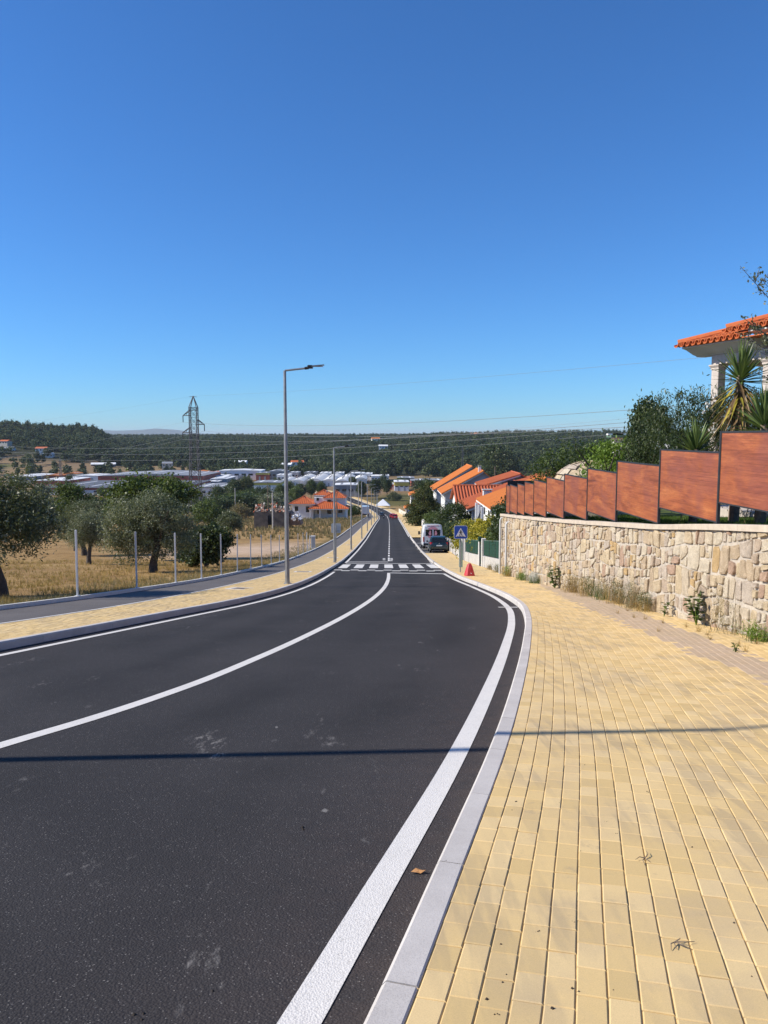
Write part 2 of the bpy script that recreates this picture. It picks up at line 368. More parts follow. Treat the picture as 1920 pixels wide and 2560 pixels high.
kR = pchip([(-14, -7.3), (-8, -4.0), (-4, -2.2), (0, -.62), (2.25, .07), (3.2, .32), (5.1, .82), (8.67, 1.65), (11.64, 2.28), (15.33, 2.99), (18.26, 3.42), (21.5, 3.62), (26.9, 3.58), (32.2, 3.40), (38.6, 3.36), (50, 3.45), (66, 3.55), (93, 3.75), (133, 3.95), (181, 4.2), (219, 4.4), (280, 4.0), (324, .3), (364, -5.8), (396, -12), (460, -28), (560, -68), (640, -120)])
kL = pchip([(-14, -14.6), (-8, -11.8), (0, -8.75), (6, -6.95), (11.1, -5.75), (13.6, -5.2), (16.3, -4.62), (19.7, -3.9), (23.6, -3.40), (27, -3.17), (33, -2.99), (40, -2.95), (52.4, -2.95), (75, -2.85), (106, -2.6), (171, -2.1), (244, -1.75), (280, -2.3), (324, -6), (364, -12.2), (396, -18.6), (460, -35), (560, -76), (640, -128)])
cL = pchip([(-14, -11), (-8, -8.1), (0, -5.0), (3.5, -3.85), (5.9, -3.04), (6.8, -2.68), (8.3, -2.22), (10.5, -1.76), (14.3, -1.15), (20.4, -.44), (27.2, .02), (32, .17), (38.5, .24), (57, .36), (106, .75), (149, 1.05), (235, 1.2), (280, .75), (324, -3), (364, -9.2), (396, -15.5), (460, -32), (560, -72), (640, -124)])
bL = pchip([(-14, -17.2), (0, -11.35), (6, -9.3), (13.8, -7.03), (16.6, -6.42), (21.9, -5.72), (31.4, -5.12), (52, -4.95), (75, -4.8), (106, -4.5), (155, -4.1), (235, -3.6), (280, -4.2), (324, -8), (364, -14.3), (396, -20.8), (460, -37.2), (560, -78.2), (640, -130)])
pL = pchip([(-14, -19.8), (0, -13.9), (6, -11.75), (10, -10.45), (16.95, -8.55), (19.6, -8.06), (23.3, -7.6), (26.3, -7.28), (29, -7.05), (32.2, -6.9), (39.7, -6.78), (57.7, -6.75), (80, -6.6), (107, -6.3), (138, -6.1), (205, -5.9), (280, -6.4), (324, -10.3), (364, -16.6), (396, -23), (460, -39.4), (560, -80.4), (640, -132)])
sR = pchip([(-14, 6.4), (8, 5.85), (20, 5.82), (25, 5.72), (31, 5.5), (35.4, 5.44), (42, 5.5), (54, 5.55), (66, 5.75), (106, 6.0), (133, 6.2), (205, 6.4), (280, 6.0), (324, 2.4), (364, -3.7), (396, -9.8), (460, -25.8), (560, -65.8), (640, -118)])  # far side of the right pavement
HT_A = np.array([-.62, -.5, -.385, -.335, 0, .08, .3, .62]); HT_Y = np.array([520, 650, 750, 900, 1100, 1300, 1700, 2500, 4500, 40000])
HT = np.array([[36, 33, 24, 6, -10, -6, 5, 10, 40, 100], [36, 33, 25, 7, -9, -4, 6, 10, 40, 100], [36, 34, 26, 10, -4, 2, 8, 8, 40, 100], [36, 35, 31, 27, 21, 17, 11, 7, 40, 100],
               [36, 35, 31, 25, 19, 14, 9, 6, 40, 100], [36, 34, 28, 18, 8, 6, 8, 9, 40, 100], [36, 34, 27, 17, 8, 2, 6, 10, 40, 100], [36, 34, 27, 17, 7, 0, 5, 10, 40, 100]], float)
def smooth01(t): t = np.clip(t, 0, 1); return t * t * (3 - 2 * t)
def fbm(x, y, s):
    return (np.sin(x * s + 1.3 * np.sin(y * s * .7 + .4)) + .6 * np.sin(y * s * 1.7 + 2.1 * np.sin(x * s * .9 + 1)) + .35 * np.sin((x + y) * s * 3.1 + 1.7) + .25 * np.sin((x - .6 * y) * s * 5.3)) / 2.2
def hills(X, Y):
    a = np.clip(X / np.maximum(Y, 1), -.62, .62)
    ai = np.clip(np.searchsorted(HT_A, a) - 1, 0, len(HT_A) - 2); yi = np.clip(np.searchsorted(HT_Y, Y) - 1, 0, len(HT_Y) - 2)
    fa = smooth01((a - HT_A[ai]) / (HT_A[ai + 1] - HT_A[ai])); fy = np.clip((Y - HT_Y[yi]) / (HT_Y[yi + 1] - HT_Y[yi]), 0, 1)
    h = (HT[ai, yi] * (1 - fy) + HT[ai, yi + 1] * fy) * (1 - fa) + (HT[ai + 1, yi] * (1 - fy) + HT[ai + 1, yi + 1] * fy) * fa
    return EYE - h + fbm(X, Y, .011) * np.clip((Y - 640) / 300, 0, 1) * 3.0
def terrain(X, Y):
    X = np.asarray(X, float); Y = np.asarray(Y, float)
    base = gz(Y); z = np.where(Y > 520, np.where(Y > 600, hills(X, Y), base + (hills(X, Y) - base) * smooth01((Y - 520) / 80)), base)
    out = np.maximum(pL(np.clip(Y, -14, 640)) - .1 - X, X - sR(np.clip(Y, -14, 640)) - .1)       # distance outside the road corridor
    bump = fbm(X, Y, .9) * .05 + fbm(X, Y, .13) * .22 * np.clip(out / 12, 0, 1)
    near = np.where(out > 0, -.03 + np.clip(out / .7, 0, 1) * bump, -.35)
    left = (X < 0) & (out > 0)
    near = near - np.where(left & (Y < 330), .012 * np.clip(out - 3, 0, 80) * np.clip(Y / 60, 0, 1), 0)
    return z + np.where(Y < 640, near, 0)
def sheet(name, ys, lo, hi, nx, dz, mat, xattr=None, zmul=None, skirt=0):
    """strip between two curves, following the slope"""
    t = np.linspace(0, 1, nx); Y = np.repeat(ys, nx).reshape(-1, nx); lo_, hi_ = lo(ys)[:, None], hi(ys)[:, None]
    X = lo_ + (hi_ - lo_) * t[None]; Z = gz(Y) + dz
    v = np.stack([X, Y, Z], -1).reshape(-1, 3); i = np.arange((len(ys) - 1) * nx).reshape(-1, nx)[:, :-1].ravel()
    f = np.stack([i, i + 1, i + nx + 1, i + nx], 1)
    at_ = xattr(X, Y) if xattr else None
    return link(name, mesh_np(name, v, f, mat, attrs=at_, smooth=True))
def ribbon(ys, cx, wd, dz):
    """painted line along a curve, as arrays"""
    x = cx(ys); dx = np.gradient(x, ys); l = np.sqrt(1 + dx * dx); nx, ny = 1 / l, -dx / l
    a = np.stack([x - nx * wd / 2, ys - ny * wd / 2], -1); b = np.stack([x + nx * wd / 2, ys + ny * wd / 2], -1)
    v = np.stack([a, b], 1).reshape(-1, 2); v = np.concatenate([v, (gz(v[:, 1]) + dz)[:, None]], 1)
    i = np.arange(len(ys) - 1) * 2; return v, np.stack([i, i + 1, i + 3, i + 2], 1)

YS = np.unique(np.concatenate([np.arange(-14, 60, .5), np.arange(60, 300, 3), np.arange(300, 640, 8)]))
# ground: one sheet to the horizon
gx = np.unique(np.concatenate([np.arange(-16, 14, .5), np.sign(np.linspace(-1, 1, 241)) * (np.abs(np.linspace(-1, 1, 241)) ** 3.2) * 18000]))
gy = np.unique(np.concatenate([np.arange(-30, 90, 1.0), np.arange(90, 300, 4), np.arange(300, 700, 10), np.arange(700, 2600, 25), np.geomspace(2600, 22000, 20), np.linspace(-900, -30, 12)]))
GX, GY = np.meshgrid(gx, gy); GZ = terrain(GX, GY)
def landcover(X, Y):
    a = X / np.maximum(Y, 1)
    wood = smooth01((Y - 640) / 40) * np.where((a < -.24) & (Y < 860), smooth01((Y - 760 - 60 * fbm(X, Y, .02)) / 40), 1)
    sand = smooth01(1.25 - np.hypot((X + 13.5) / 9.5, (Y - 75) / 19) + .18 * fbm(X, Y, .5)) * .95
    green = np.clip(smooth01((fbm(X, Y, .05) - .25) * 3) * smooth01((Y - 130) / 60) * (Y < 640), 0, 1)
    green = np.maximum(green, .75 * smooth01(1 - (pL(np.clip(Y, -14, 640)) - X) / 2.6) * (X < pL(np.clip(Y, -14, 640))) * (.5 + .5 * fbm(X, Y, .6)))
    green = np.maximum(green, smooth01(1.4 - np.hypot((X - 13) / 26, (Y - 400) / 60)))
    green = np.maximum(green, (X > 6) * .6 * (Y < 300))
    return dict(wood=wood.ravel(), sand=sand.ravel(), green=green.ravel())
k = NT('ground'); n1 = k.noise(.18, 6, .65); n2 = k.noise(2.6, 6, .7); n3 = k.noise(.012, 5, .6); n4 = k.noise(24, 4, .75)
dry = k.ramp(n1, [(.3, (.24, .145, .06)), (.5, (.37, .235, .10)), (.72, (.48, .325, .145))])
dry = k.mix(.8, dry, k.ramp(n2, [(.28, (.45, .42, .40)), (.6, (1.1,)*3), (.8, (1.25, 1.22, 1.15))]), 'MULTIPLY')
dry = k.mix(.6, dry, k.ramp(n4, [(.3, (.55,)*3), (.7, (1.3,)*3)]), 'MULTIPLY')
far = k.ramp(n3, [(.35, (.20, .13, .075)), (.55, (.26, .18, .10)), (.7, (.12, .12, .045))])
sy = k.n('SeparateXYZ'); k.l(k.pos, sy.inputs[0]); farf = k.math('MULTIPLY', k.math('SUBTRACT', sy.outputs[1], 350), .006, True)
c = k.mix(farf, dry, far)
grn = k.ramp(k.noise(.6, 6, .7), [(.3, (.050, .058, .018)), (.55, (.095, .10, .030)), (.75, (.17, .15, .055))])
c = k.mix(k.math('MULTIPLY', k.attr('green'), .85), c, grn)
snd = k.ramp(k.noise(.5, 6, .7), [(.3, (.42, .30, .205)), (.7, (.60, .45, .325))])
snd = k.mix(k.ramp(k.noise(1.1, 6, .75, k.scale(k.pos, (.35, 1.6, 1))), [(.58, (0,)*3), (.68, (1,)*3)]), snd, (.17, .125, .07))
c = k.mix(k.attr('sand'), c, snd)
c = k.mix(k.attr('wood'), c, k.ramp(k.noise(.03, 5, .6), [(.35, (.022, .028, .014)), (.62, (.05, .05, .024)), (.75, (.18, .13, .08))]))
k.col(c); k.rough(.95); k.spec(.08); k.bump(k.math('ADD', n2, k.math('MULTIPLY', n4, .5)), .7, .06)
i = (np.arange(len(gy) - 1)[:, None] * len(gx) + np.arange(len(gx) - 1)[None]).ravel()
ground = link('ground', mesh_np('ground', np.stack([GX, GY, GZ], -1).reshape(-1, 3), np.stack([i, i + 1, i + len(gx) + 1, i + len(gx)], 1), 'ground', attrs=landcover(GX, GY), smooth=True))
tag(ground, 'dry grass slope falling to the wooded valley', kind='structure')
# far blue mountains
mb_x = np.linspace(-11500, 2600, 260); prof = []
for x in mb_x:
    u = 960 + x / 14000 * 1920
    h_ = 25 + 95 * math.exp(-((u - 355) / 95) ** 2) + 70 * math.exp(-((u - 430) / 60) ** 2) + 60 * math.exp(-((u - 250) / 50) ** 2) + 22 * math.exp(-((u - 830) / 160) ** 2)
    h_ *= .85; prof.append(h_ + 6 * math.sin(x * .0021) + 5 * math.sin(x * .0057 + 1) + 3 * math.sin(x * .013))
v = []; 
for x, h_ in zip(mb_x, prof): v += [(x, 12900, -150), (x, 13700, EYE + h_ * .62), (x + 60, 14000, EYE + h_), (x, 15400, -150)]
i = (np.arange(len(mb_x) - 1)[:, None] * 4 + np.arange(3)[None]).ravel()
tag(link('distant_hills', mesh_np('distant_hills', v, np.stack([i, i + 4, i + 5, i + 1], 1), 'distant_rock', smooth=True)), 'blue mountain range on the far horizon', kind='structure')

# ------------------------------------------------------------------ road, paths, kerbs
RD = -.125
KERB_W = .125
def road_attr(X, Y):
    d = kR(Y) - X; e = X - kL(Y)
    dust = np.exp(-np.maximum(d - .2, 0) / .55) * (Y < 60) + .35 * np.exp(-e / .35)
    t = X - cL(Y); lane = np.exp(-((t - 1.0) / .35) ** 2) + np.exp(-((t - 2.5) / .35) ** 2) + np.exp(-((t + 1.2) / .35) ** 2) + np.exp(-((t + 2.6) / .35) ** 2)
    return dict(dust=dust.ravel(), wear=(lane * .8).ravel())
road = sheet('road', YS, lambda y: kL(y) - .02, lambda y: kR(y) - KERB_W + .02, 40, RD, 'asphalt', road_attr)
tag(road, 'dark asphalt road curving down the hill', kind='structure')
bay = MB(); yb = np.linspace(66, 106, 30)
v = [(kR(y) - KERB_W + (.01 if s_ == 0 else 0) if s_ == 0 else min(kR(y) + 2.15, sR(y) - .02), y, gz(y) + RD - .003) for y in yb for s_ in (0, 1)]
bay.add(v, [(2 * j, 2 * j + 1, 2 * j + 3, 2 * j + 2) for j in range(len(yb) - 1)])
tag(bay.build('parking_bay', 'asphalt'), 'asphalt parking bay beside the road', kind='structure')
cyc = sheet('cycle_path', YS, lambda y: pL(y) + .02, lambda y: bL(y) - .05, 6, -.012, 'path_asphalt'); tag(cyc, 'grey asphalt path left of the road', kind='structure')
padL = sheet('pavement_left', YS, lambda y: bL(y) - .0, lambda y: kL(y) - KERB_W + .005, 5, -.0058, 'joint_sand'); tag(padL, 'narrow yellow brick pavement left of the road', kind='structure')
ys2 = YS[YS < 66.01]; padR = sheet('pavement_right', ys2, lambda y: kR(y) - .003, lambda y: sR(y) + .12, 6, -.0058, 'joint_sand'); tag(padR, 'yellow brick pavement beside the stone wall', kind='structure')
# beyond the built bricks the pavements carry a brick sheet
def far_brick(name, ys, lo, hi, parent):
    o = sheet(name, ys, lo, hi, 5, -.001, 'brick_yellow'); o.parent = parent; return o
far_brick('paving', YS[YS >= 50], lambda y: bL(y) + .0, lambda y: kL(y) - KERB_W - .002, padL)
far_brick('paving', np.linspace(38, 66, 40), lambda y: kR(y) + .002, lambda y: sR(y), padR)
yq = np.linspace(66, 106, 30); far_brick('paving', yq, lambda y: np.minimum(kR(y) + 2.28, sR(y) - .0), lambda y: sR(y) + 1.2, padR)
far_brick('paving', YS[(YS >= 105)], lambda y: kR(y) + .002, lambda y: sR(y) + 1.0, padR)
def edging(name, f, wd, ztop, zbot, ys, mat, parent=None, label=None):
    v, _ = ribbon(ys, f, wd, ztop); n = len(ys); b = v.copy(); b[:, 2] += zbot - ztop; V = np.concatenate([v, b]); j = np.arange(n - 1) * 2; m = 2 * n
    fs = np.concatenate([np.stack([j, j + 1, j + 3, j + 2], 1), np.stack([j + m, j, j + 2, j + 2 + m], 1), np.stack([j + 1, j + 1 + m, j + 3 + m, j + 3], 1)])
    o = link(name, mesh_np(name, V, fs, mat), parent); return o
# kerb stones, one by one where they can be told apart
def kerb(name, f, side, y1, parent_label):
    root = thing(name, None, None); tag(root, parent_label, kind='structure')
    ys = np.arange(-6, y1, .02); x = f(ys); s_ = np.concatenate([[0], np.cumsum(np.hypot(np.diff(x), np.diff(ys)))])
    ends = np.arange(0, s_[-1], 1.0)
    for a, b in zip(ends[:-1], ends[1:]):
        m = MB(); secs = []
        for t in np.linspace(a + .004, b - .004, 4):
            y = np.interp(t, s_, ys); xx = np.interp(t, s_, x); dx = (f(y + .05) - f(y - .05)) / .1; l = math.hypot(1, dx); nx, ny = 1 / l, -dx / l
            if side > 0: prof = [(-KERB_W - .008, -.3), (-KERB_W, -.018), (-KERB_W + .016, 0), (-.006, 0), (0, -.006), (0, -.3)]
            else: prof = [(-KERB_W, -.3), (-KERB_W, -.006), (-KERB_W + .006, 0), (-.016, 0), (0, -.018), (.008, -.3)]
            z0 = gz(y) + random.uniform(-.0012, .0012) + .003
            secs.append([(xx + nx * p, y + ny * p, z0 + q) for p, q in prof])
        m.loft(secs); o = m.build('kerb_stone', 'granite', root)
    fy = YS[YS >= y1 - .5]
    o = edging('kerb_run', lambda y: f(y) - KERB_W / 2, KERB_W, .003, -.3, fy, 'granite', root)
    return root
kerb('kerb_right', kR, 1, 52, 'granite kerb along the right pavement'); kerb('kerb_left', kL, -1, 52, 'granite kerb along the left pavement')
eL = edging('path_edging', lambda y: pL(y) - .03, .11, .085, -.3, YS, 'white_concrete'); tag(eL, 'pale concrete edging along the path and field', kind='structure')
eB = edging('path_border', lambda y: bL(y) - .03, .07, .003, -.2, YS, 'white_concrete'); tag(eB, 'thin pale border between path and bricks', kind='structure')

# paving bricks
BW, BL = .102, .170
def brick_mesh(w_, l_):
    e = .0042; hw, hl = w_ / 2 - .0017, l_ / 2 - .0013
    P = lambda i, z: [(-hw + i, -hl + i * .85, z), (hw - i, -hl + i * .85, z), (hw - i, hl - i * .85, z), (-hw + i, hl - i * .85, z)]
    v = P(0, -.04) + P(0, -.0034) + P(e, 0)
    f = [[8, 9, 10, 11]] + [[L + i, L + (i + 1) % 4, L + 4 + (i + 1) % 4, L + 4 + i] for L in (0, 4) for i in range(4)]
    return np.array(v), np.array(f)
BV, BF = brick_mesh(BW, BL)
def lay(f, sgn, off0, rows, y0, y1, limit, w_=BW, l_=BL):
    """brick centres, headings and slopes in courses parallel to a kerb"""
    ys = np.arange(y0 - 3, y1 + 3, .05); x = f(ys); dx = np.gradient(x, ys); L = np.hypot(1, dx); out = []
    for r_ in range(rows):
        d = off0 + (r_ + .5) * w_; X = x + sgn * d / L; Y = ys - sgn * d * dx / L
        s_ = np.concatenate([[0], np.cumsum(np.hypot(np.diff(X), np.diff(Y)))]); t = rng.random() * l_
        n = int((s_[-1] - t) / l_); tt = t + np.arange(n) * l_ 
        bx = np.interp(tt, s_, X); by = np.interp(tt, s_, Y); th = np.arctan2(-np.interp(tt, s_, np.gradient(X, s_)), np.interp(tt, s_, np.gradient(Y, s_)))
        ok = (by > y0) & (by < y1) & limit(bx, by)
        out.append(np.stack([bx, by, th], 1)[ok])
    return np.concatenate(out)
def place(B):
    """transforms every brick: heading th about z, tilted with the slope"""
    n = len(B); sl_ = (gz(B[:, 1] + .3) - gz(B[:, 1] - .3)) / .6
    jz = rng.normal(0, .0013, n); tx = rng.normal(0, .006, n); ty = rng.normal(0, .008, n); th = B[:, 2] + rng.normal(0, .006, n)
    return sl_, jz, tx, ty, th
def joined(B, name, mat, parent):
    sl_, jz, tx, ty, th = place(B); c_, s_ = np.cos(th), np.sin(th); V = BV[None]
    X = B[:, 0, None] + V[..., 0] * c_[:, None] - V[..., 1] * s_[:, None]; Y = B[:, 1, None] + V[..., 0] * s_[:, None] + V[..., 1] * c_[:, None]
    Z = gz(B[:, 1])[:, None] + (Y - B[:, 1, None]) * sl_[:, None] + V[..., 2] + jz[:, None] + V[..., 0] * tx[:, None] + V[..., 1] * ty[:, None]
    F_ = (BF[None] + (np.arange(len(B)) * len(BV))[:, None, None]).reshape(-1, 4)
    o = link(name, mesh_np(name, np.stack([X, Y, Z], -1).reshape(-1, 3), F_, mat, rnd=np.repeat(rng.random(len(B)), len(BV))), parent)
    o['kind'] = 'stuff'; return o
band_lo = pchip([(3, 4.02), (7.9, 4.07), (9.3, 4.12), (11.2, 4.23), (15.3, 4.47), (17.9, 4.65), (24, 5.2), (30, 5.7)]); band_hi = pchip([(3, 4.3), (9.26, 4.78), (11, 4.94), (12.2, 5.07), (14.4, 5.30), (15.8, 5.4), (20, 5.7), (30, 6.2)])
lim = lambda x, y: (x < sR(y) - .01)
BR = lay(kR, 1, .004, 62, 1.0, 38, lim)
grey = (BR[:, 0] > band_lo(np.clip(BR[:, 1], 3, 30)) + rng.normal(0, .07, len(BR))) & (BR[:, 0] < band_hi(np.clip(BR[:, 1], 3, 30)) + rng.normal(0, .05, len(BR))) & (BR[:, 1] > 5)
# the 300 bricks that show largest stand as pieces of their own
vis = (np.abs(BR[:, 0]) < .5 * BR[:, 1] + .12) & (BR[:, 1] > 2.12); dist = np.where(vis & ~grey, BR[:, 1] + .05 * np.abs(BR[:, 0]), 1e9)
order = np.argsort(dist)[:300]; single = np.zeros(len(BR), bool); single[order] = True
bme = mesh_np('brick', BV, BF, 'brick_yellow'); Bs = BR[single]; sl_, jz, tx, ty, th = place(Bs)
for i in range(len(Bs)):
    o = link('brick', bme, padR); x, y = Bs[i, 0], Bs[i, 1]
    o.location = (x, y, gz(y) + jz[i])
    zax = Vector((-tx[i], -(sl_[i] + ty[i] * .5), 1)).normalized(); yd = Vector((-math.sin(th[i]), math.cos(th[i]), 0)); yd = (yd - zax * yd.dot(zax)).normalized(); xd = yd.cross(zax)
    o.rotation_euler = Matrix((xd, yd, zax)).transposed().to_euler()
joined(BR[~single & ~grey], 'bricks', 'brick_yellow', padR); joined(BR[grey], 'grey_bricks', 'brick_grey', padR)
nl = int(1.75 / BW)
BLs = lay(kL, -1, KERB_W + .006, nl + 4, 3, 50.5, lambda x, y: x > bL(y) + .055)
joined(BLs, 'bricks', 'brick_yellow', padL)

# painted markings (children of the road)
def line(name, f, wd, ya, yb, step=.5, dz=.004):
    ys = np.linspace(ya, yb, max(2, int((yb - ya) / step) + 1)); v, fc = ribbon(ys, f, wd, RD + dz); return link(name, mesh_np(name, v, fc, 'road_paint'), road)
line('edge_line', lambda y: kR(y) - .395, .145, -10, 37.2, .25); line('edge_line', lambda y: kL(y) + .36, .13, -10, 39.5, .25)
line('edge_line', lambda y: kL(y) + .30, .15, 52.5, 520, 1.0); line('centre_line', cL, .15, -10, 38.3, .25)
line('edge_line', lambda y: kR(y) - .28, .14, 109, 520, 1.0)
y = 56.0
line('centre_dash', cL, .14, 55.0, 57.6)
while y < 232:
    y += 1.9; line('centre_dash', cL, .14, y, y + 2.7); y += 2.7
line('centre_line', cL, .14, 236, 300, 2); y = 304
while y < 420: line('centre_dash', cL, .14, y, y + 4); y += 9
def bar(name, x0, x1, y0, y1, skew=0., dz=.004):
    v = [(x0, y0, 0), (x1, y0 + skew, 0), (x1, y1 + skew, 0), (x0, y1, 0)]; ny = 6; V = []
    for j in range(ny):
        t = j / (ny - 1)
        for a, b in ((v[0], v[3]), (v[1], v[2])):
            px, py = a[0] + (b[0] - a[0]) * t, a[1] + (b[1] - a[1]) * t; V.append((px, py, gz(py) + RD + dz))
    return link(name, mesh_np(name, V, np.array([[2 * j, 2 * j + 1, 2 * j + 3, 2 * j + 2] for j in range(ny - 1)]), 'road_paint'), road)
for i in range(7): bar('crossing_stripe', -2.42 + i * .905 - .27, -2.42 + i * .905 + .25, 44.3, 49.8)
for i in range(13): bar('give_way_dash', -2.75 + i * .455, -2.75 + (i + 1) * .455 - .01, 40.6 - .04 * i + (.0 if i % 2 else .9), 41.3 - .04 * i + (.0 if i % 2 else .9), -.02)
bar('stop_line', .32, kR(37) - .33, 38.1, 38.55, -1.0); bar('stop_line', -2.6, .29, 53.4, 54.0); bar('stop_line', -2.6, kR(52) - .2, 51.3, 51.75, -.3)
for q, (x_, y_) in enumerate([(.02, 56.6), (.02, 58.4), (.55, 55.2), (.6, 57), (.6, 58.6)]): bar('square_mark', x_ - .12, x_ + .08, y_, y_ + .9)
yd = 50.4
for i in range(6): line('edge_dash', lambda y: kR(y) - .25 + .02 * (y - 50), .15, yd, yd + .7 if i < 5 else yd + 3.6); yd += 1.35
yd = 108
for yy, x1_ in ((70.5, 1.75), (77, 1.75), (83.5, 1.5), (90.5, 1.4)): bar('bay_line', kR(yy) + .0, kR(yy) + x1_, yy, yy + .5); bar('bay_tick', kR(yy) - .25, kR(yy) - .0, yy - .1, yy + .6)
for i in range(4): line('edge_dash', lambda y: kR(y) - .15, .14, 92 + i * 4.2, 95 + i * 4.2)
bar('cross_tick', kR(18.7) - .62, kR(18.7) - .14, 18.7, 18.86)
# ------------------------------------------------------------------ stone retaining wall
WX = pchip([(2, 5.98), (8, 5.84), (13, 5.80), (20, 5.80), (25, 5.70), (31, 5.48), (35.4, 5.42)])
CZ = pchip([(2, EYE - .35), (11.3, EYE - 1.32), (13.6, EYE - 1.56), (16.5, EYE - 1.9), (19.5, EYE - 2.19), (22.2, EYE - 2.45), (24.9, EYE - 2.7), (27.3, EYE - 2.91), (29.3, EYE - 3.08), (32.3, EYE - 3.33), (35.4, EYE - 3.58)])  # coping top
COP = .105
wall = thing('stone_wall', 'rubble stone retaining wall in beige and ochre below the panel fence', 'wall', (5.8, 12, gz(12)))
WO = (5.8, 12, float(gz(12)))
ysw = np.arange(4, 35.41, .2)
V = []; Fw = []
for y in ysw:
    b = gz(y) - .35; t_ = CZ(y) - COP + .02; x = float(WX(y)) + .036
    for z in np.linspace(b, t_, 9): V.append((x + random.uniform(-.007, .007), y, z))
    V.append((x + .35, y, t_)); V.append((x + .35, y, b))
nn = 11
for j in range(len(ysw) - 1):
    for q in range(10): Fw.append([j * nn + q, j * nn + q + 1, (j + 1) * nn + q + 1, (j + 1) * nn + q])
Fw.append(list(range(nn))); Fw.append([(len(ysw) - 1) * nn + q for q in range(nn)][::-1])
m = MB(); m.add(V, Fw); m.build('mortar', 'mortar', wall, WO)
# stones: cells of a jittered lattice
def clip(poly, nx, ny, d):
    out = []
    for i in range(len(poly)):
        a, b = poly[i - 1], poly[i]; da = nx * a[0] + ny * a[1] - d; db = nx * b[0] + ny * b[1] - d
        if (da < 0) != (db < 0):
            t = da / (da - db); out.append((a[0] + (b[0] - a[0]) * t, a[1] + (b[1] - a[1]) * t))
        if db <= 0: out.append(b)
    return out
def htop(y): return float(CZ(y) - COP - gz(y))
cells = []
def split(poly, target, depth=0):
    """cut a block of wall into rough quadrilateral stones"""
    ys_ = [p[0] for p in poly]; zs_ = [p[1] for p in poly]; dy, dz = max(ys_) - min(ys_), max(zs_) - min(zs_)
    ar = abs(sum(p[0] * q[1] - p[1] * q[0] for p, q in zip(poly, poly[1:] + poly[:1]))) / 2
    if depth > 7 or ar < target: cells.append(poly); return
    f_ = random.uniform(.36, .64); cy, cz = min(ys_) + dy * f_, min(zs_) + dz * f_; an = random.gauss(0, .16)
    if dy > dz * random.uniform(.8, 1.35): nx, ny = math.cos(an), math.sin(an)
    else: nx, ny = math.sin(an), math.cos(an)
    d = nx * cy + ny * cz
    for sg in (1, -1):
        q = clip(poly, nx * sg, ny * sg, d * sg)
        if len(q) >= 3: split(q, random.choice([.035, .07, .13, .2, .28]) if random.random() < .6 else target, depth + 1)
zl = [-.15, .42, .95, 1.5, 2.05, 2.6, 3.2]; wob = [(random.uniform(0, 6), random.uniform(.5, 1.1)) for _ in zl]
zw_ = lambda k_, y: zl[k_] + .09 * math.sin(y * wob[k_][1] + wob[k_][0]) + .05 * math.sin(y * 2.3 + 2 * wob[k_][0])
for k_ in range(len(zl) - 1):
    y = 4.0; yb_ = y; 
    while y < 35.4:
        y2 = min(y + random.uniform(.7, 1.5), 35.5); t2 = random.uniform(-.08, .08) if y2 < 35.4 else 0
        split([(y, zw_(k_, y)), (y2, zw_(k_, y2)), (y2 + 0, zw_(k_ + 1, y2)), (y, zw_(k_ + 1, y))], random.choice([.09, .14, .20])); y = y2
stones = []
for poly in cells:
    sy_ = sum(p[0] for p in poly) / len(poly); sz_ = sum(p[1] for p in poly) / len(poly)
    if sz_ > htop(sy_) + .3: continue
    hm = htop(sy_) - .005; sl_ = (htop(sy_ + .3) - htop(sy_ - .3)) / .6
    poly = clip(poly, -sl_, 1, hm - sl_ * sy_); poly = clip(poly, 0, -1, .10)
    if len(poly) < 3: continue
    # drop tiny edges, shrink for the mortar joint, round the corners
    P = [Vector(p) for p in poly]; P = [p for a, p in zip(P[-1:] + P[:-1], P) if (p - a).length > .03]
    if len(P) < 3: continue
    c_ = sum(P, Vector((0, 0))) / len(P); gap = random.choice([.006, .010, .015, .022, .032])
    Q = []
    for a, p, b in zip(P[-1:] + P[:-1], P, P[1:] + P[:1]):
        c1 = random.choice([.06, .1, .16, .24])
        for q in (p.lerp(a, c1), p.lerp(b, c1 * random.uniform(.6, 1.3))):
            dv = c_ - q; Q.append(q + dv * min(.3, (gap + random.uniform(0, .012)) / max(dv.length, .05)))
    area = abs(sum(a.x * b.y - a.y * b.x for a, b in zip(Q, Q[1:] + Q[:1]))) / 2
    if area < .005: continue
    stones.append((sy_, sz_, Q, c_, area))
def stone_geo(Q, c_, ox):
    n = len(Q); dep = random.choice([.010, .018, .026, .036, .05]); vs = []
    tilt_y, tilt_z = random.uniform(-.05, .05), random.uniform(-.05, .05)
    for k_, (sc_, dx) in enumerate(((1.0, .06), (.975, -dep * .65), (.84, -dep))):
        for q in Q:
            p = c_ + (q - c_) * (sc_ + (random.uniform(-.03, .03) if k_ > 0 else 0)); y = p.x
            vs.append((float(WX(y)) + ox + dx + (random.uniform(-.006, .006) if k_ > 0 else 0) + ((y - c_.x) * tilt_y + (p.y - c_.y) * tilt_z if k_ > 0 else 0), y, float(gz(y)) + p.y))
    fs = [[L * n + i, L * n + (i + 1) % n, (L + 1) * n + (i + 1) % n, (L + 1) * n + i] for L in range(2) for i in range(n)]
    vs.append((float(WX(c_.x)) + ox - dep - random.uniform(-.008, .008), c_.x, float(gz(c_.x)) + c_.y)); cc = len(vs) - 1
    fs += [[2 * n + i, 2 * n + (i + 1) % n, cc] for i in range(n)]
    return vs, fs
stones.sort(key=lambda s_: -s_[4] / (s_[0] ** 3) * (1 if s_[0] > 11.0 else 1e-6))
rest = MB(); nst = 0
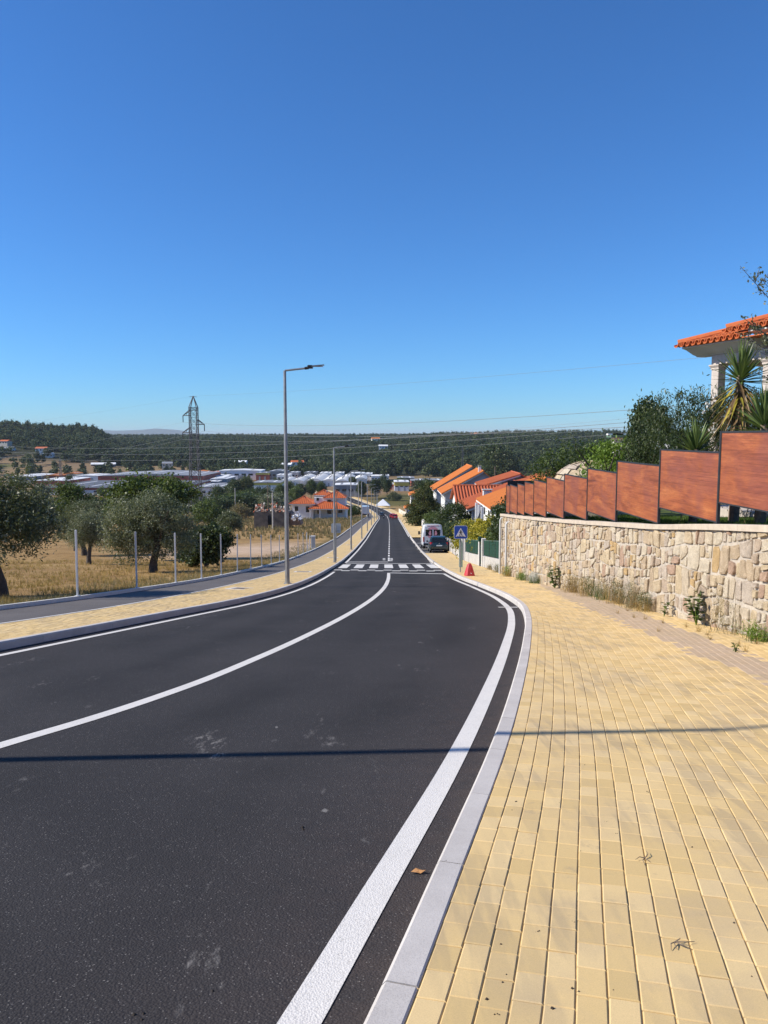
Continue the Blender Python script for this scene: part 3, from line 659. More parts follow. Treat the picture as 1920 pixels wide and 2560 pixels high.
for sy_, sz_, Q, c_, area in stones:
    vs, fs = stone_geo(Q, c_, .03)
    fs = [f_[::-1] for f_ in fs]
    if nst < 290 and sy_ > 10.8:
        m = MB(); m.add(vs, fs); m.build('stone', 'wall_stone', wall, WO); nst += 1
    else: rest.add(vs, fs, random.random())
o = rest.build('stones', 'wall_stone', wall, WO); o['kind'] = 'stuff'
y = 4.0
while y < 35.2:
    l = random.uniform(1.05, 1.45); y2 = min(y + l, 35.42); secs = []
    for t in np.linspace(y + .003, y2 - .003, 4):
        x = float(WX(t)); z1 = float(CZ(t)); p = [(x - .045, z1 - COP), (x + .36, z1 - COP), (x + .36, z1), (x - .037, z1), (x - .045, z1 - .01)]
        secs.append([(a, t, b) for a, b in p])
    MB().loft(secs).build('coping_slab', 'coping_stone', wall, WO); y = y2
for (y, top) in ((33.3, .35), (34.9, .2)):
    x = float(WX(y)) - .10; z1 = float(CZ(y)) - top
    MB().tube([(x + .2, y, z1 + .02), (x + .03, y, z1), (x, y, z1 - .08), (x, y, float(gz(y)) - .03)], .052, 10).build('drain_pipe', 'pipe_grey', wall, WO, True)
# ------------------------------------------------------------------ panel fence on the coping
FX = pchip([(5, 6.12), (10.7, 6.0), (13.6, 5.95), (19.5, 5.93), (22.2, 5.9), (24.9, 5.87), (27.3, 5.80), (29.3, 5.74), (32.3, 5.64), (35.2, 5.58)])
posts_y = [7.8, 10.7, 13.6, 16.5, 19.5, 22.2, 24.9, 27.3, 29.3, 30.9, 32.3, 34.0, 34.9]
tops = [-.42, -.085, .275, .62, .92, 1.215, 1.44, 1.65, 1.82, 1.98, 2.13, 2.2]
FO = (5.95, 13.6, float(CZ(13.6)))
fence = thing('panel_fence', 'stepped fence of reddish wood-look panels in dark metal frames', 'fence', FO)
for i, tp in enumerate(tops):
    ya, yb = posts_y[i] + .02, posts_y[i + 1] - .02; zt = EYE - tp; zb = max(zt - 1.27, float(CZ(ya)) + .012); xa, xb = float(FX(ya)), float(FX(yb)); L = math.hypot(yb - ya, xb - xa)
    yaw = math.atan2(-(xb - xa), yb - ya)
    pan = MB().box(-.012, .012, .022, L - .022, zb + .024, zt - .03).build('panel', 'panel_wood', fence)
    pan.location = (xa - FO[0], ya - FO[1], -FO[2]); pan.rotation_euler = (0, 0, yaw)
    fr = MB(); fr.box(-.02, .02, 0, L, zt - .03, zt); fr.box(-.02, .02, 0, L, zb, zb + .024); fr.box(-.02, .02, 0, .022, zb + .025, zt - .031); fr.box(-.02, .02, L - .022, L, zb + .025, zt - .031)
    fr.build('frame', 'dark_metal', pan)
for i, y in enumerate(posts_y):
    zt = EYE - (tops[i - 1] if i > 0 else tops[0]); zt = max(zt, EYE - tops[min(i, len(tops) - 1)]) + .004; x = float(FX(y)); m = MB()
    m.box(x - .025, x + .025, y - .019, y + .019, float(CZ(y)) + .006, zt); m.box(x - .06, x + .06, y - .06, y + .06, float(CZ(y)) + .001, float(CZ(y)) + .01); m.build('post', 'dark_metal', fence, FO)
# a dark return panel at the far end of the fence
m = MB(); x = float(FX(34.9)); m.box(x + .04, x + 3.4, 34.92, 34.95, EYE - 2.05 - 1.3, EYE - 2.02); m.build('return_panel', 'dark_metal', fence, FO)
# ------------------------------------------------------------------ raised garden behind the wall
gx_ = np.concatenate([[0], np.linspace(.3, 34, 24)]); gy_ = np.linspace(1, 35.3, 50); V = []
for y in gy_:
    for d in gx_: V.append((float(WX(y)) + .33 + d, y, float(CZ(y)) - .05 + .035 * d + .04 * math.sin(d * 1.3 + y)* min(d, 1)))
n = len(gx_); i = (np.arange(len(gy_) - 1)[:, None] * n + np.arange(n - 1)[None]).ravel(); Fg = np.stack([i, i + 1, i + n + 1, i + n], 1).tolist()
b0 = len(V); last = (len(gy_) - 1) * n
for q in range(n): V.append((V[last + q][0], 35.32, -9.0))
Fg += [[last + q, last + q + 1, b0 + q + 1, b0 + q] for q in range(n - 1)]
k = NT('garden_soil'); k.col(k.ramp(k.noise(1.2, 6, .7), [(.35, (.06, .075, .022)), (.6, (.10, .12, .03)), (.75, (.14, .10, .055))])); k.rough(.95); k.spec(.1)
tag(link('garden', mesh_np('garden', V, Fg, 'garden_soil')), 'raised garden ground behind the stone wall', kind='structure')
def gard(x, y): return float(CZ(min(max(y, 2), 35.4))) - .05 + .035 * (x - float(WX(min(y, 35.4))) - .33)
def blades(pts, h, wd, lean=.5, per=5, seed=1):
    """grass blades: one thin triangle each, as arrays"""
    g = np.random.default_rng(seed); P = np.repeat(np.asarray(pts, float), per, 0); n = len(P); a = g.random(n) * 6.283; hh = h * g.uniform(.5, 1.2, n)
    P[:, :2] += g.normal(0, h * .12, (n, 2)); d = np.stack([np.cos(a), np.sin(a)], 1); pr = np.stack([-d[:, 1], d[:, 0]], 1) * wd / 2
    le = g.uniform(0, lean, n) * hh; v0 = P.copy(); v0[:, :2] += pr; v1 = P.copy(); v1[:, :2] -= pr; v2 = P.copy(); v2[:, :2] += d * le[:, None]; v2[:, 2] += hh
    V = np.stack([v0, v1, v2], 1).reshape(-1, 3); return V, np.arange(3 * n).reshape(-1, 3), np.repeat(g.random(n), 3)
gp = [(float(WX(y)) + .36 + d, y) for y, d in zip(rng.uniform(8, 34, 5200), rng.uniform(0, 3.2, 5200))]
V, F_, rr = blades([(x, y, gard(x, y) - .01) for x, y in gp], .11, .012, .7, 6, 3)
tag(link('lawn_grass', mesh_np('lawn_grass', V, F_, 'grass_green', rnd=rr)), 'green lawn grass behind the panel fence', 'grass', kind='stuff')
# dry field grass left of the path
N = 16000; fy_ = 11 + 45 * rng.random(N) ** 1.6; fx_ = pL(fy_) - .15 - rng.random(N) ** 1.3 * 24
keep = (fbm(fx_, fy_, .8) + .5 * fbm(fx_, fy_, 2.3) > -.35) & (fx_ > -.62 * fy_ - 3); fx_, fy_ = fx_[keep], fy_[keep]
V, F_, rr = blades(np.stack([fx_, fy_, terrain(fx_, fy_) - .01], 1), .19, .016, .9, 5, 5)
rr = np.clip(.4 * rr + .6 * np.repeat((.5 + .6 * fbm(V[::3, 0], V[::3, 1], .3) + .3 * fbm(V[::3, 0], V[::3, 1], 1.1)), 3), 0, .97); tag(link('dry_grass', mesh_np('dry_grass', V, F_, 'grass_dry', rnd=rr)), 'dry golden grass in the field left of the path', 'grass', kind='stuff')
N = 5200; fy_ = 12 + 75 * rng.random(N) ** 1.5; fx_ = pL(fy_) - .12 - rng.random(N) ** 2.2 * 3.0
V, F_, rr = blades(np.stack([fx_, fy_, terrain(fx_, fy_) - .01], 1), .20, .014, .9, 5, 6)
rr = np.where(rr > .5, rr, .9 + rr * .2); tag(link('verge_grass', mesh_np('verge_grass', V, F_, 'leaf_brown', rnd=rr)), 'straggly brownish green grass along the path edging', 'grass', kind='stuff')
N = 2600; fy_ = 100 + 150 * rng.random(N); fx_ = pL(fy_) - .6 - rng.random(N) ** 1.2 * 40
V, F_, rr = blades(np.stack([fx_, fy_, terrain(fx_, fy_) - .05], 1), .75, .12, .6, 6, 8)
tag(link('tall_dry_grass', mesh_np('tall_dry_grass', V, F_, 'leaf_brown', rnd=rr)), 'tall dry grass in front of the red roofed house', 'grass', kind='stuff')
# ------------------------------------------------------------------ foliage meshes
def foliage(name, mat, blobs, nclump, per, spread, leaf, aspect=.45, seed=0, hollow=.45, up=.0):
    """leaf-sized faces gathered in clumps through the volume of a few ellipsoids"""
    g = np.random.default_rng(seed); B = np.array(blobs, float); vol = B[:, 3] * B[:, 4] * B[:, 5]; idx = g.choice(len(B), nclump, p=vol / vol.sum())
    d = g.normal(size=(nclump, 3)); d /= np.linalg.norm(d, axis=1)[:, None]; rad = hollow + (1 - hollow) * g.random(nclump) ** .6
    cc = B[idx, :3] + d * rad[:, None] * B[idx, 3:6] * g.uniform(.85, 1.12, (nclump, 1))
    sp = spread * g.uniform(.6, 1.5, nclump); P = np.repeat(cc, per, 0) + g.normal(size=(nclump * per, 3)) * np.repeat(sp, per)[:, None] * (1, 1, .8)
    n = len(P); a = g.normal(size=(n, 3)); a[:, 2] += up; a /= np.linalg.norm(a, axis=1)[:, None]; b = np.cross(a, g.normal(size=(n, 3))); b /= np.maximum(np.linalg.norm(b, axis=1), 1e-6)[:, None]
    s_ = leaf * g.uniform(.6, 1.35, (n, 1)) / 2; V = np.stack([P - a * s_, P + b * s_ * aspect, P + a * s_, P - b * s_ * aspect], 1).reshape(-1, 3)
    tone = np.repeat(g.random(nclump) * .55, per) + g.random(n) * .45
    return mesh_np(name, V, np.arange(4 * n).reshape(-1, 4), mat, rnd=np.repeat(tone * .97, 4))
def trunk_mesh(name, mat, h, r0, limbs, lean=(0, 0), seed=0, reach=1., fork=.45):
    g = random.Random(seed); m = MB(); top = (lean[0], lean[1], h * fork); pts = [(0, 0, -.15), (lean[0] * .1, lean[1] * .1, h * fork * .35), (lean[0] * .55, lean[1] * .55, h * fork * .7), top]
    m.tube(pts, [r0 * 1.35, r0, r0 * .85, r0 * .75], 10)
    for i in range(limbs):
        a = i * 6.283 / limbs + g.uniform(-.4, .4); rr = reach * g.uniform(.5, 1.)
        e = (top[0] + math.cos(a) * rr, top[1] + math.sin(a) * rr, h * g.uniform(.72, .95)); mid = [top[j] * .5 + e[j] * .5 + g.uniform(-.12, .12) * reach for j in range(3)]
        m.tube([(top[0], top[1], top[2] - r0 * .6), mid, e], [r0 * .55, r0 * .34, r0 * .09], 7)
        for q in range(2):
            e2 = (mid[0] + math.cos(a + g.uniform(-1.2, 1.2)) * rr * .6, mid[1] + math.sin(a + g.uniform(-1.2, 1.2)) * rr * .6, mid[2] + h * g.uniform(.1, .3)); m.tube([mid, e2], [r0 * .22, r0 * .05], 5)
    return m.mesh(name, mat, True)
def tree(name, label, cat, loc, crown, trunk, scale=1., rz=0., group=None):
    t = thing(name, label, cat, loc, rz, group, scale); 
    if trunk: link('trunk', trunk, t)
    link('crown', crown, t); return t
olive_c = [foliage('crown', 'leaf_olive', [(0, 0, 2.45, 1.35, 1.35, 1.0), (.8, .2, 2.1, 1.0, .9, .8), (-.85, -.1, 2.2, 1.0, 1.0, .85), (.1, .6, 3.0, .85, .8, .6), (-.2, -.5, 2.9, .9, .8, .65), (.2, -.9, 1.9, .9, .7, .7), (-.3, .9, 1.7, .9, .8, .7), (.9, .5, 1.6, .7, .7, .6)], 270, 115, .17, .095, .34, s_, .35) for s_ in (11, 12)]
olive_big = foliage('crown', 'leaf_olive', [(0, 0, 2.5, 1.4, 1.3, 1.0), (.9, .2, 2.0, 1.05, .9, .9), (-.95, -.1, 2.0, 1.05, 1.0, .95), (.1, .4, 3.0, .9, .8, .6), (-.9, -.4, 1.25, .9, .8, .75), (1.1, -.3, 1.3, .85, .8, .7), (.2, .9, 1.4, 1.1, .6, .7), (-1.3, .2, 2.6, .6, .6, .6)], 340, 115, .18, .10, .34, 14, .35)
olive_t = [trunk_mesh('trunk', 'bark', 3.0, .17, 5, (.25, .05), s_, 1.1, .42) for s_ in (3, 4)]
green_c = foliage('crown', 'leaf_green', [(0, 0, 3.6, 1.3, 1.3, 1.6), (.5, .2, 2.7, 1.0, 1.0, 1.1), (-.5, .1, 4.3, .9, .9, 1.2)], 230, 70, .22, .16, .6, 21, .4)
green_t = trunk_mesh('trunk', 'bark', 4.6, .11, 5, (.05, 0), 6, .8, .35)
fig_c = foliage('crown', 'leaf_dark', [(0, 0, 1.5, 1.5, 1.5, 1.2), (.9, -.2, 1.1, 1.0, 1.0, 1.0), (-.7, .3, 2.0, 1.1, 1.0, 1.0)], 230, 75, .2, .17, .7, 31, .4)
fig2_c = foliage('crown', 'leaf_green', [(0, 0, 4.1, 2.2, 1.8, 1.4), (1.3, 0, 4.6, 1.5, 1.2, .8), (-1.3, 0, 4.5, 1.5, 1.3, .9), (0, .4, 2.6, 1.7, 1.5, 1.5)], 300, 75, .26, .2, .7, 32, .45)
fig_t = trunk_mesh('trunk', 'bark_grey', 2.4, .12, 5, (.1, 0), 8, 1.0, .3); fig2_t = trunk_mesh('trunk', 'bark_grey', 5, .16, 6, (.1, 0), 9, 1.6, .35)
def G(x, y): return float(terrain(np.array(x), np.array(y)))
tree('olive_tree', 'olive tree cut by the left photo edge, thick bare trunk beside the path', 'tree', (-11.0, 21.7, G(-11.0, 21.7)), olive_c[0], olive_t[0], (1.12, 1.12, 1.0), 2.9, 'olive trees in the field')
tree('broadleaf_tree', 'slender green tree with bare lower trunk behind the olives', 'tree', (-31.6, 77.8, G(-31.6, 77.8)), green_c, green_t, 1.25, 0)
tree('olive_tree', 'smallest olive tree, short trunk, between two larger trees', 'tree', (-18.2, 46.8, G(-18.2, 46.8)), olive_c[1], olive_t[1], (.80, .80, .95), 1.0, 'olive trees in the field')
tree('olive_tree', 'largest olive tree, grey-green crown, behind the white fence posts', 'tree', (-11.3, 37.1, G(-11.3, 37.1)), olive_big, olive_t[0], (1.14, 1.14, 1.1), 0.0, 'olive trees in the field')
tree('fig_bush', 'dark leafy bush hanging to the ground right of the largest olive', 'bush', (-10.2, 43.5, G(-10.2, 43.5)), fig_c, fig_t, .86, 3.0)
tree('fig_tree', 'dark green tree rising behind the largest olive', 'tree', (-17.2, 57, G(-17.2, 57)), fig2_c, fig2_t, 1.13, .3)
tree('olive_tree', 'grey olive tree filling the gap behind the smallest olive', 'tree', (-26, 66, G(-26, 66)), olive_c[0], olive_t[1], 1.35, 3.2, 'olive trees in the field')
bush_c = [foliage('crown', mt, [(0, 0, 1.3, 1.6, 1.5, 1.2), (.9, .1, 1.0, 1.2, 1.1, .9), (-.9, -.1, 1.1, 1.2, 1.2, 1.0)], 120, 60, .24, .2, .6, s_, .45) for s_, mt in ((41, 'leaf_dark'), (42, 'leaf_green'), (43, 'leaf_olive'), (44, 'leaf_brown'))]
bush_t = trunk_mesh('trunk', 'bark', 1.8, .07, 5, (0, 0), 5, .9, .25)
tall_c = [foliage('crown', mt, [(0, 0, 5.4, 2.3, 2.3, 3.0), (1.0, .2, 4.2, 1.8, 1.7, 2.0), (-1.1, -.2, 6.4, 1.6, 1.6, 2.0)], 190, 60, .42, .36, .6, s_, .5) for s_, mt in ((51, 'leaf_green'), (52, 'leaf_dark'), (53, 'forest_b'))]
tall_t = trunk_mesh('trunk', 'bark', 7, .18, 6, (.1, 0), 15, 1.6, .35)
conif_c = foliage('crown', 'leaf_conifer', [(0, 0, 1.6, 2.3, 2.3, 1.5), (0, 0, 3.6, 2.1, 2.1, 1.8), (0, 0, 5.4, 1.35, 1.35, 1.7), (.2, 0, 6.8, .7, .7, 1.1), (-1.2, .2, 2.6, 1.3, 1.3, 1.6), (1.3, 0, 2.8, 1.3, 1.3, 1.8)], 420, 60, .26, .24, .4, 61, .6, 1.2)
cyp_c = foliage('crown', 'leaf_dark', [(0, 0, 3, 1.1, 1.1, 2.8), (0, 0, 1.6, 1.4, 1.4, 1.5)], 90, 50, .25, .25, .5, 62, .5, .8)
# fence posts along the path
pu = [182, 333, 432, 498, 548, 589, 623, 651, 675, 696, 743, 756, 766]; ylist = np.arange(14, 95, .01); ulist = 960 + 1920 * (pL(ylist) - .03) / ylist
pm = MB(); pm.cbox(-.024, .024, -.024, .024, 0, 1.74, .004); pm.box(-.06, .06, -.06, .06, -.004, .006); pme = pm.mesh('post', 'post_white')
ordn = ['first', 'second', 'third', 'fourth', 'fifth', 'sixth', 'seventh', 'eighth', 'ninth', 'tenth', 'eleventh', 'twelfth', 'thirteenth']
for i, u in enumerate(pu):
    y = float(ylist[np.argmin(np.abs(ulist - u))]); o = link('fence_post', pme, None, (float(pL(y)) - .03, y, float(gz(y)) + .09), (0, random.uniform(-.012, .012), random.uniform(-.1, .1)))
    tag(o, '%s bare white fence post from the left along the path edging' % ordn[i], 'post', 'bare fence posts along the path')
p = at(735, 1405, 58); p.x = float(pL(58)) - .5; o = MB().tube([(0, 0, -.1), (-.2, .1, 2.0)], [.05, .045], 8).build('wooden_stake', 'dead_wood'); o.location = (p.x, 58, G(p.x, 58)); tag(o, 'dark wooden stake leaning left among the fence posts', 'stake')
t = thing('utility_cabinet', 'pale grey utility cabinet at the path edging past the posts', 'cabinet', (float(pL(75)) - .34, 75, float(gz(75))))
MB().cbox(-.2, .2, -.16, .16, -.1, 1.22, .015).build('body', 'cabinet_grey', t); MB().cbox(-.23, .23, -.19, .19, 1.22, 1.3, .015).build('lid', 'cabinet_grey', t); MB().box(-.16, .16, -.172, -.162, .2, 1.15).build('door', 'steel_door', t)
for i, (yy, xx) in enumerate(((71, .35), (72.5, .6))):
    o = MB().tube([(0, 0, -.1), (.12 * (1 - 2 * i), .05, 1.45)], .03, 6).build('white_stake', 'post_white'); o.location = (float(pL(yy)) - xx, yy, float(gz(yy))); tag(o, ('slanting white stake just left of the grey cabinet', 'white stake leaning the other way beside the cabinet')[i], 'stake')
# ------------------------------------------------------------------ street lamps
LH = 7.55
def make_lamp():
    t = thing('street_lamp', '', 'street lamp', group='street lamps along the left pavement')
    n = 8; MB().tube([(0, 0, -.02), (0, 0, .5), (0, 0, LH)], [.085, .083, .048], n).build('pole', 'galvanised', t)
    MB().tube([(0, 0, LH), (.02, 0, LH + .005), (.78, 0, LH + .09)], .034, 8).build('arm', 'galvanised', t, None, True)
    h = MB(); h.tube([(.70, 0, LH + .082), (.84, 0, LH + .10)], .05, 8); h.cbox(.80, .98, -.09, .09, LH + .075, LH + .19, .012); h.build('lamp_bracket', 'lamp_black', t)
    a = [(.95, -.11, LH + .13), (.95, .11, LH + .13), (.95, .11, LH + .175), (.95, -.11, LH + .175)]; b = [(1.38, -.10, LH + .185), (1.38, .10, LH + .185), (1.38, .10, LH + .21), (1.38, -.10, LH + .21)]
    lh = MB().loft([a, b]).build('lamp_head', 'galvanised', t); MB().box(1.0, 1.34, -.08, .08, LH + .138, LH + .15).build('lens', 'glass_dark', lh)
    MB().box(-.088, -.07, -.04, .04, .55, .85).build('hatch', 'galvanised', t); MB().box(-.13, .13, -.13, .13, -.012, .012).build('base_plate', 'galvanised', t)
    MB().box(.046, .056, -.025, .025, LH - 1.7, LH - 1.45).build('sticker', 'sign_white', t)
    return t
lamp0 = make_lamp()
ly = [5.12, 27.2, 50.2, 73.4, 101, 126, 154, 182, 210, 238, 266, 300, 330, 362, 396]
lname = ['unseen lamp whose shadow crosses the road', 'nearest tall grey street lamp, standing on the yellow bricks', 'second street lamp, just past the zebra crossing', 'third street lamp down the left pavement', 'fourth street lamp down the left pavement', 'fifth street lamp down the left pavement', 'sixth street lamp down the left pavement', 'seventh street lamp down the left pavement', 'eighth street lamp down the left pavement', 'ninth small lamp near the white truck', 'tenth small lamp near the far bend', 'eleventh lamp where the road bends left', 'twelfth tiny lamp past the bend', 'thirteenth tiny lamp past the bend', 'farthest tiny lamp by the green meadow']
lname[0] = 'grey street lamp beside the camera casting its shadow across road and pavement'
for i, y in enumerate(ly):
    o = lamp0 if i == 0 else copy_tree(lamp0); x = float(kL(y)) - (.62 if i == 0 else .31); o.location = (x, y, float(gz(y))); o['label'] = lname[i]; o.rotation_euler = (0, 0, R(20) if i == 0 else 0)
# manhole covers on the left pavement
k = NT('cast_iron'); k.col(k.ramp(k.noise(8, 4), [(.3, (.10, .07, .05)), (.7, (.17, .12, .085))])); k.rough(.8); k.bump(k.noise(60), .4, .004)
for i, (y, lb) in enumerate(((24.4, 'square rusty cover in a pale frame left of the nearest lamp'), (37.0, 'rusty cover in the bricks between the first two lamps'), (58, 'rusty cover just past the second lamp'), (84, 'rusty cover between the third and fourth lamps'))):
    x = float((kL(y) + bL(y)) / 2) - (.15 if i == 0 else 0); t = thing('manhole_cover', lb, 'cover', (x, y, float(gz(y))), 0, 'covers in the left pavement'); t.rotation_euler = (math.atan(float(gz(y + .3) - gz(y - .3)) / .6), 0, R(-12 if i == 0 else 0))
    fr = MB()
    for q in ((-.42, .42, -.42, -.30), (-.42, .42, .30, .42), (-.42, -.30, -.299, .299), (.30, .42, -.299, .299)): fr.box(*q, -.03, .006)
    fr.build('frame', 'white_concrete', t)
    for q in (-1, 1): MB().box(-.295, .295, (-.29 if q < 0 else .01), (-.01 if q < 0 else .29), -.03, .004).build('plate', 'cast_iron', t)
# ------------------------------------------------------------------ crossing signs, barrier
def figure(mb, s_, y):
    """walking pedestrian pictogram on stripes"""
    P = lambda pts: mb.prism([(a * s_, b * s_) for a, b in pts], y, y - .003, 'y')
    P([(math.cos(a) * .045, .215 + math.sin(a) * .045) for a in np.linspace(0, 6.283, 11)[:-1]][::-1])
    P([(-.045, .16), (-.05, .02), (.045, .02), (.05, .16)]); P([(-.045, .02), (-.12, -.16), (-.075, -.17), (.0, .02)]); P([(0, .02), (.075, -.17), (.12, -.155), (.045, .02)])
    P([(-.05, .155), (-.13, .06), (-.105, .04), (-.045, .11)]); P([(.045, .11), (.11, .035), (.135, .055), (.05, .155)])
    for q in range(5):
        c_ = (q - 2) * .105; P([(c_ - .035 + (q - 2) * .016, -.25), (c_ + .03 + (q - 2) * .016, -.25), (c_ + .025, -.19), (c_ - .025, -.19)])
def crossing_sign(label, loc, hgt, s_, rz=0, back=False, post='pale_green_post'):
    t = thing('crossing_sign', label, 'sign', loc, rz, 'crossing signs'); m = MB(); m.tube([(0, 0, -.1), (0, 0, hgt + s_ * .95)], .03, 10).build('post', 'galvanised', t, None, True)
    h = s_ / 2; zc = hgt + h; sgn = 1 if not back else -1
    pl = MB(); c_ = .06
    def rr(h_, zc_, c__=.05): return [(-h_ + c__, zc_ - h_), (h_ - c__, zc_ - h_), (h_, zc_ - h_ + c__), (h_, zc_ + h_ - c__), (h_ - c__, zc_ + h_), (-h_ + c__, zc_ + h_), (-h_, zc_ + h_ - c__), (-h_, zc_ - h_ + c__)]
    y0 = -.035 * sgn
    plate = pl.prism(rr(h, zc), y0, y0 - .012 * sgn, 'y').build('plate', 'sign_back' if back else 'sign_white', t)
    MB().prism(rr(h * .95, zc, .045), y0 - .012 * sgn, y0 - .015 * sgn, 'y').build('blue_field', 'blue_sign', plate)
    f = y0 - .015 * sgn; tr = [(-h * .76, zc - h * .66), (h * .76, zc - h * .66), (0, zc + h * .66)]
    MB().prism(tr, f, f - .003 * sgn, 'y').build('triangle', 'sign_white', plate)
    if not back:
        g_ = MB(); figure(g_, s_ * 1.02, 0); g_.v = [(a, b + f - .003, c__ + zc - h * .16) for a, b, c__ in g_.v]; g_.build('pedestrian', 'sign_black', plate)
    MB().box(-.2, .2, -.03 * sgn if back else -.034, -.02, zc - .2, zc - .17).build('clamp', 'galvanised', t)
    return t
x, y = 3.68, 36.6
crossing_sign('blue zebra crossing sign on a post before the parked van', (x, y, float(gz(y))), 1.62, .64)
crossing_sign('grey back of a crossing sign beside the second lamp', (float(kL(51.5)) - .35, 52.5, float(gz(52.5))), 1.95, .66, 0, True)
crossing_sign('small far blue sign on the right pavement by a white wall', (float(sR(190)) - .3, 190, float(gz(190))), 2.0, .75)
# pale green arrow-shaped post behind the sign
o = MB().prism([(-.10, -.05), (.10, -.05), (.10, 1.3), (0, 1.62), (-.10, 1.5)], -.04, .04, 'y').build('green_pillar', 'pale_green_post'); o.location = (4.3, 42.5, float(gz(42.5))); tag(o, 'pale green pointed pillar behind the crossing sign', 'pillar')
# red plastic barrier
t = thing('plastic_barrier', 'bright red plastic road barrier standing on the right pavement', 'barrier', (3.72, 33.0, float(gz(33.0))), R(8))
def ring(hx, hy, z, c_=.3): return [(-hx * (1 - c_), -hy, z), (hx * (1 - c_), -hy, z), (hx, -hy * (1 - c_), z), (hx, hy * (1 - c_), z), (hx * (1 - c_), hy, z), (-hx * (1 - c_), hy, z), (-hx, hy * (1 - c_), z), (-hx, -hy * (1 - c_), z)]
MB().loft([ring(.20, .20, 0), ring(.205, .205, .03), ring(.20, .20, .07), ring(.125, .13, .36), ring(.085, .095, .48), ring(.07, .08, .52), ring(.06, .07, .525)]).build('body', 'red_plastic', t)
m = MB(); m.box(-.012, .012, -.155, -.115, .10, .40); m.build('rib', 'red_plastic', t); m = MB(); m.tube([(.03, -.17, .14), (.03, -.2, .14)], .022, 8); m.build('plug', 'sign_white', t); MB().tube([(-.05, 0, .51), (-.03, 0, .56), (.03, 0, .56), (.05, 0, .51)], .012, 6).build('handle', 'red_plastic', t)
# ------------------------------------------------------------------ vehicles
def wheel(t, x, y, r, wd):
    s_ = 1 if x > 0 else -1
    w_ = MB().tube([(x - s_ * wd, y, r), (x - s_ * .02, y, r), (x, y, r)], [r, r, r * .9], 18).build('wheel', 'tyre', t, None, True)
    MB().tube([(x - s_ * .01, y, r), (x + s_ * .012, y, r)], [r * .66, r * .6], 14).build('rim', 'rim', w_)
def hatchback(label, loc, rz, col, group=None, tilt=0):
    """car seen from behind; the rear faces -y"""
    t = thing('parked_car', label, 'car', loc, rz, group); t.rotation_euler = (tilt, 0, rz)
    def sec(y, hw, z0, zb, top_hw=None):
        tw = top_hw or hw * .95
        return [(-hw * .93, y, z0), (hw * .93, y, z0), (hw, y, z0 + .12), (hw, y, zb - .14), (tw, y, zb), (-tw, y, zb), (-hw, y, zb - .14), (-hw, y, z0 + .12)]
    MB().loft([sec(0, .74, .34, .80, .66), sec(.06, .83, .27, .92, .72), sec(.3, .87, .22, .97, .80), sec(1.0, .88, .2, .98, .82), sec(2.6, .88, .2, .94, .80), sec(3.2, .86, .2, .88, .72), sec(3.75, .78, .24, .74, .60), sec(3.95, .6, .3, .6, .5)]).build('body', col, t, None, True)
    def cab(y, hw, z, hw2, z2): return [(-hw, y, z), (hw, y, z), (hw2, y, z2), (-hw2, y, z2)]
    MB().loft([[(-.70, .10, .93), (.70, .10, .93), (.60, .42, 1.30), (-.60, .42, 1.30)], [(-.78, .62, .95), (.78, .62, .95), (.62, .70, 1.43), (-.62, .70, 1.43)], [(-.79, 1.6, .95), (.79, 1.6, .95), (.63, 1.6, 1.47), (-.63, 1.6, 1.47)], [(-.77, 2.3, .94), (.77, 2.3, .94), (.60, 2.1, 1.42), (-.60, 2.1, 1.42)], [(-.70, 3.0, .88), (.70, 3.0, .88), (.66, 2.9, .90), (-.66, 2.9, .90)]]).build('cabin_glass', 'glass_dark', t)
    rf = MB().loft([[(-.61, .40, 1.30), (.61, .40, 1.30), (.59, .42, 1.34), (-.59, .42, 1.34)], [(-.64, .7, 1.42), (.64, .7, 1.42), (.60, .7, 1.47), (-.60, .7, 1.47)], [(-.65, 1.6, 1.46), (.65, 1.6, 1.46), (.60, 1.6, 1.51), (-.60, 1.6, 1.51)], [(-.62, 2.12, 1.41), (.62, 2.12, 1.41), (.57, 2.1, 1.45), (-.57, 2.1, 1.45)]]).build('roof', col, t, None, True)
    for s_ in (-1, 1):
        m = MB(); m.tube([(s_ * .745, .16, .95), (s_ * .63, .46, 1.33)], .05, 6); m.tube([(s_ * .79, .95, .96), (s_ * .655, .98, 1.44)], .05, 6); m.tube([(s_ * .72, 2.75, .93), (s_ * .61, 2.1, 1.43)], .035, 6); m.build('pillar', col, t)
        MB().loft([[(s_ * .60, -.005, .72), (s_ * .80, .03, .72), (s_ * .80, .06, .95), (s_ * .66, .04, .95)], [(s_ * .62, .10, .72), (s_ * .86, .22, .72), (s_ * .845, .25, .96), (s_ * .66, .10, .95)]]).build('tail_light', 'tail_light', t)
        mr = MB().cbox(s_ * .96 - .09, s_ * .96 + .09, 2.35, 2.45, .92, 1.06, .015).build('mirror', col, t); MB().box(min(s_ * .82, s_ * .9), max(s_ * .82, s_ * .9), 2.38, 2.42, .94, .98).build('mirror_arm', 'plastic_black', mr)
        wheel(t, s_ * .86, .62, .31, .2); wheel(t, s_ * .86, 3.1, .31, .2)
        MB().box(min(s_ * .882, s_ * .89), max(s_ * .882, s_ * .89), 1.15, 1.33, .80, .83).build('door_handle', 'plastic_black', t)
    MB().cbox(-.78, .78, -.045, .10, .36, .60, .03).build('rear_bumper', col, t); MB().box(-.26, .26, -.058, -.046, .60, .71).build('number_plate', 'plate', t)
    MB().box(-.5, .5, .02, .06, .22, .36).build('bumper_lip', 'plastic_black', t); MB().tube([(0, .30, 1.18), (.3, .26, 1.13)], .012, 5).build('rear_wiper', 'plastic_black', t)
    m = MB().tube([(0, .012, .83), (0, -.004, .83)], .05, 12).build('badge', 'rim', t)
    return t
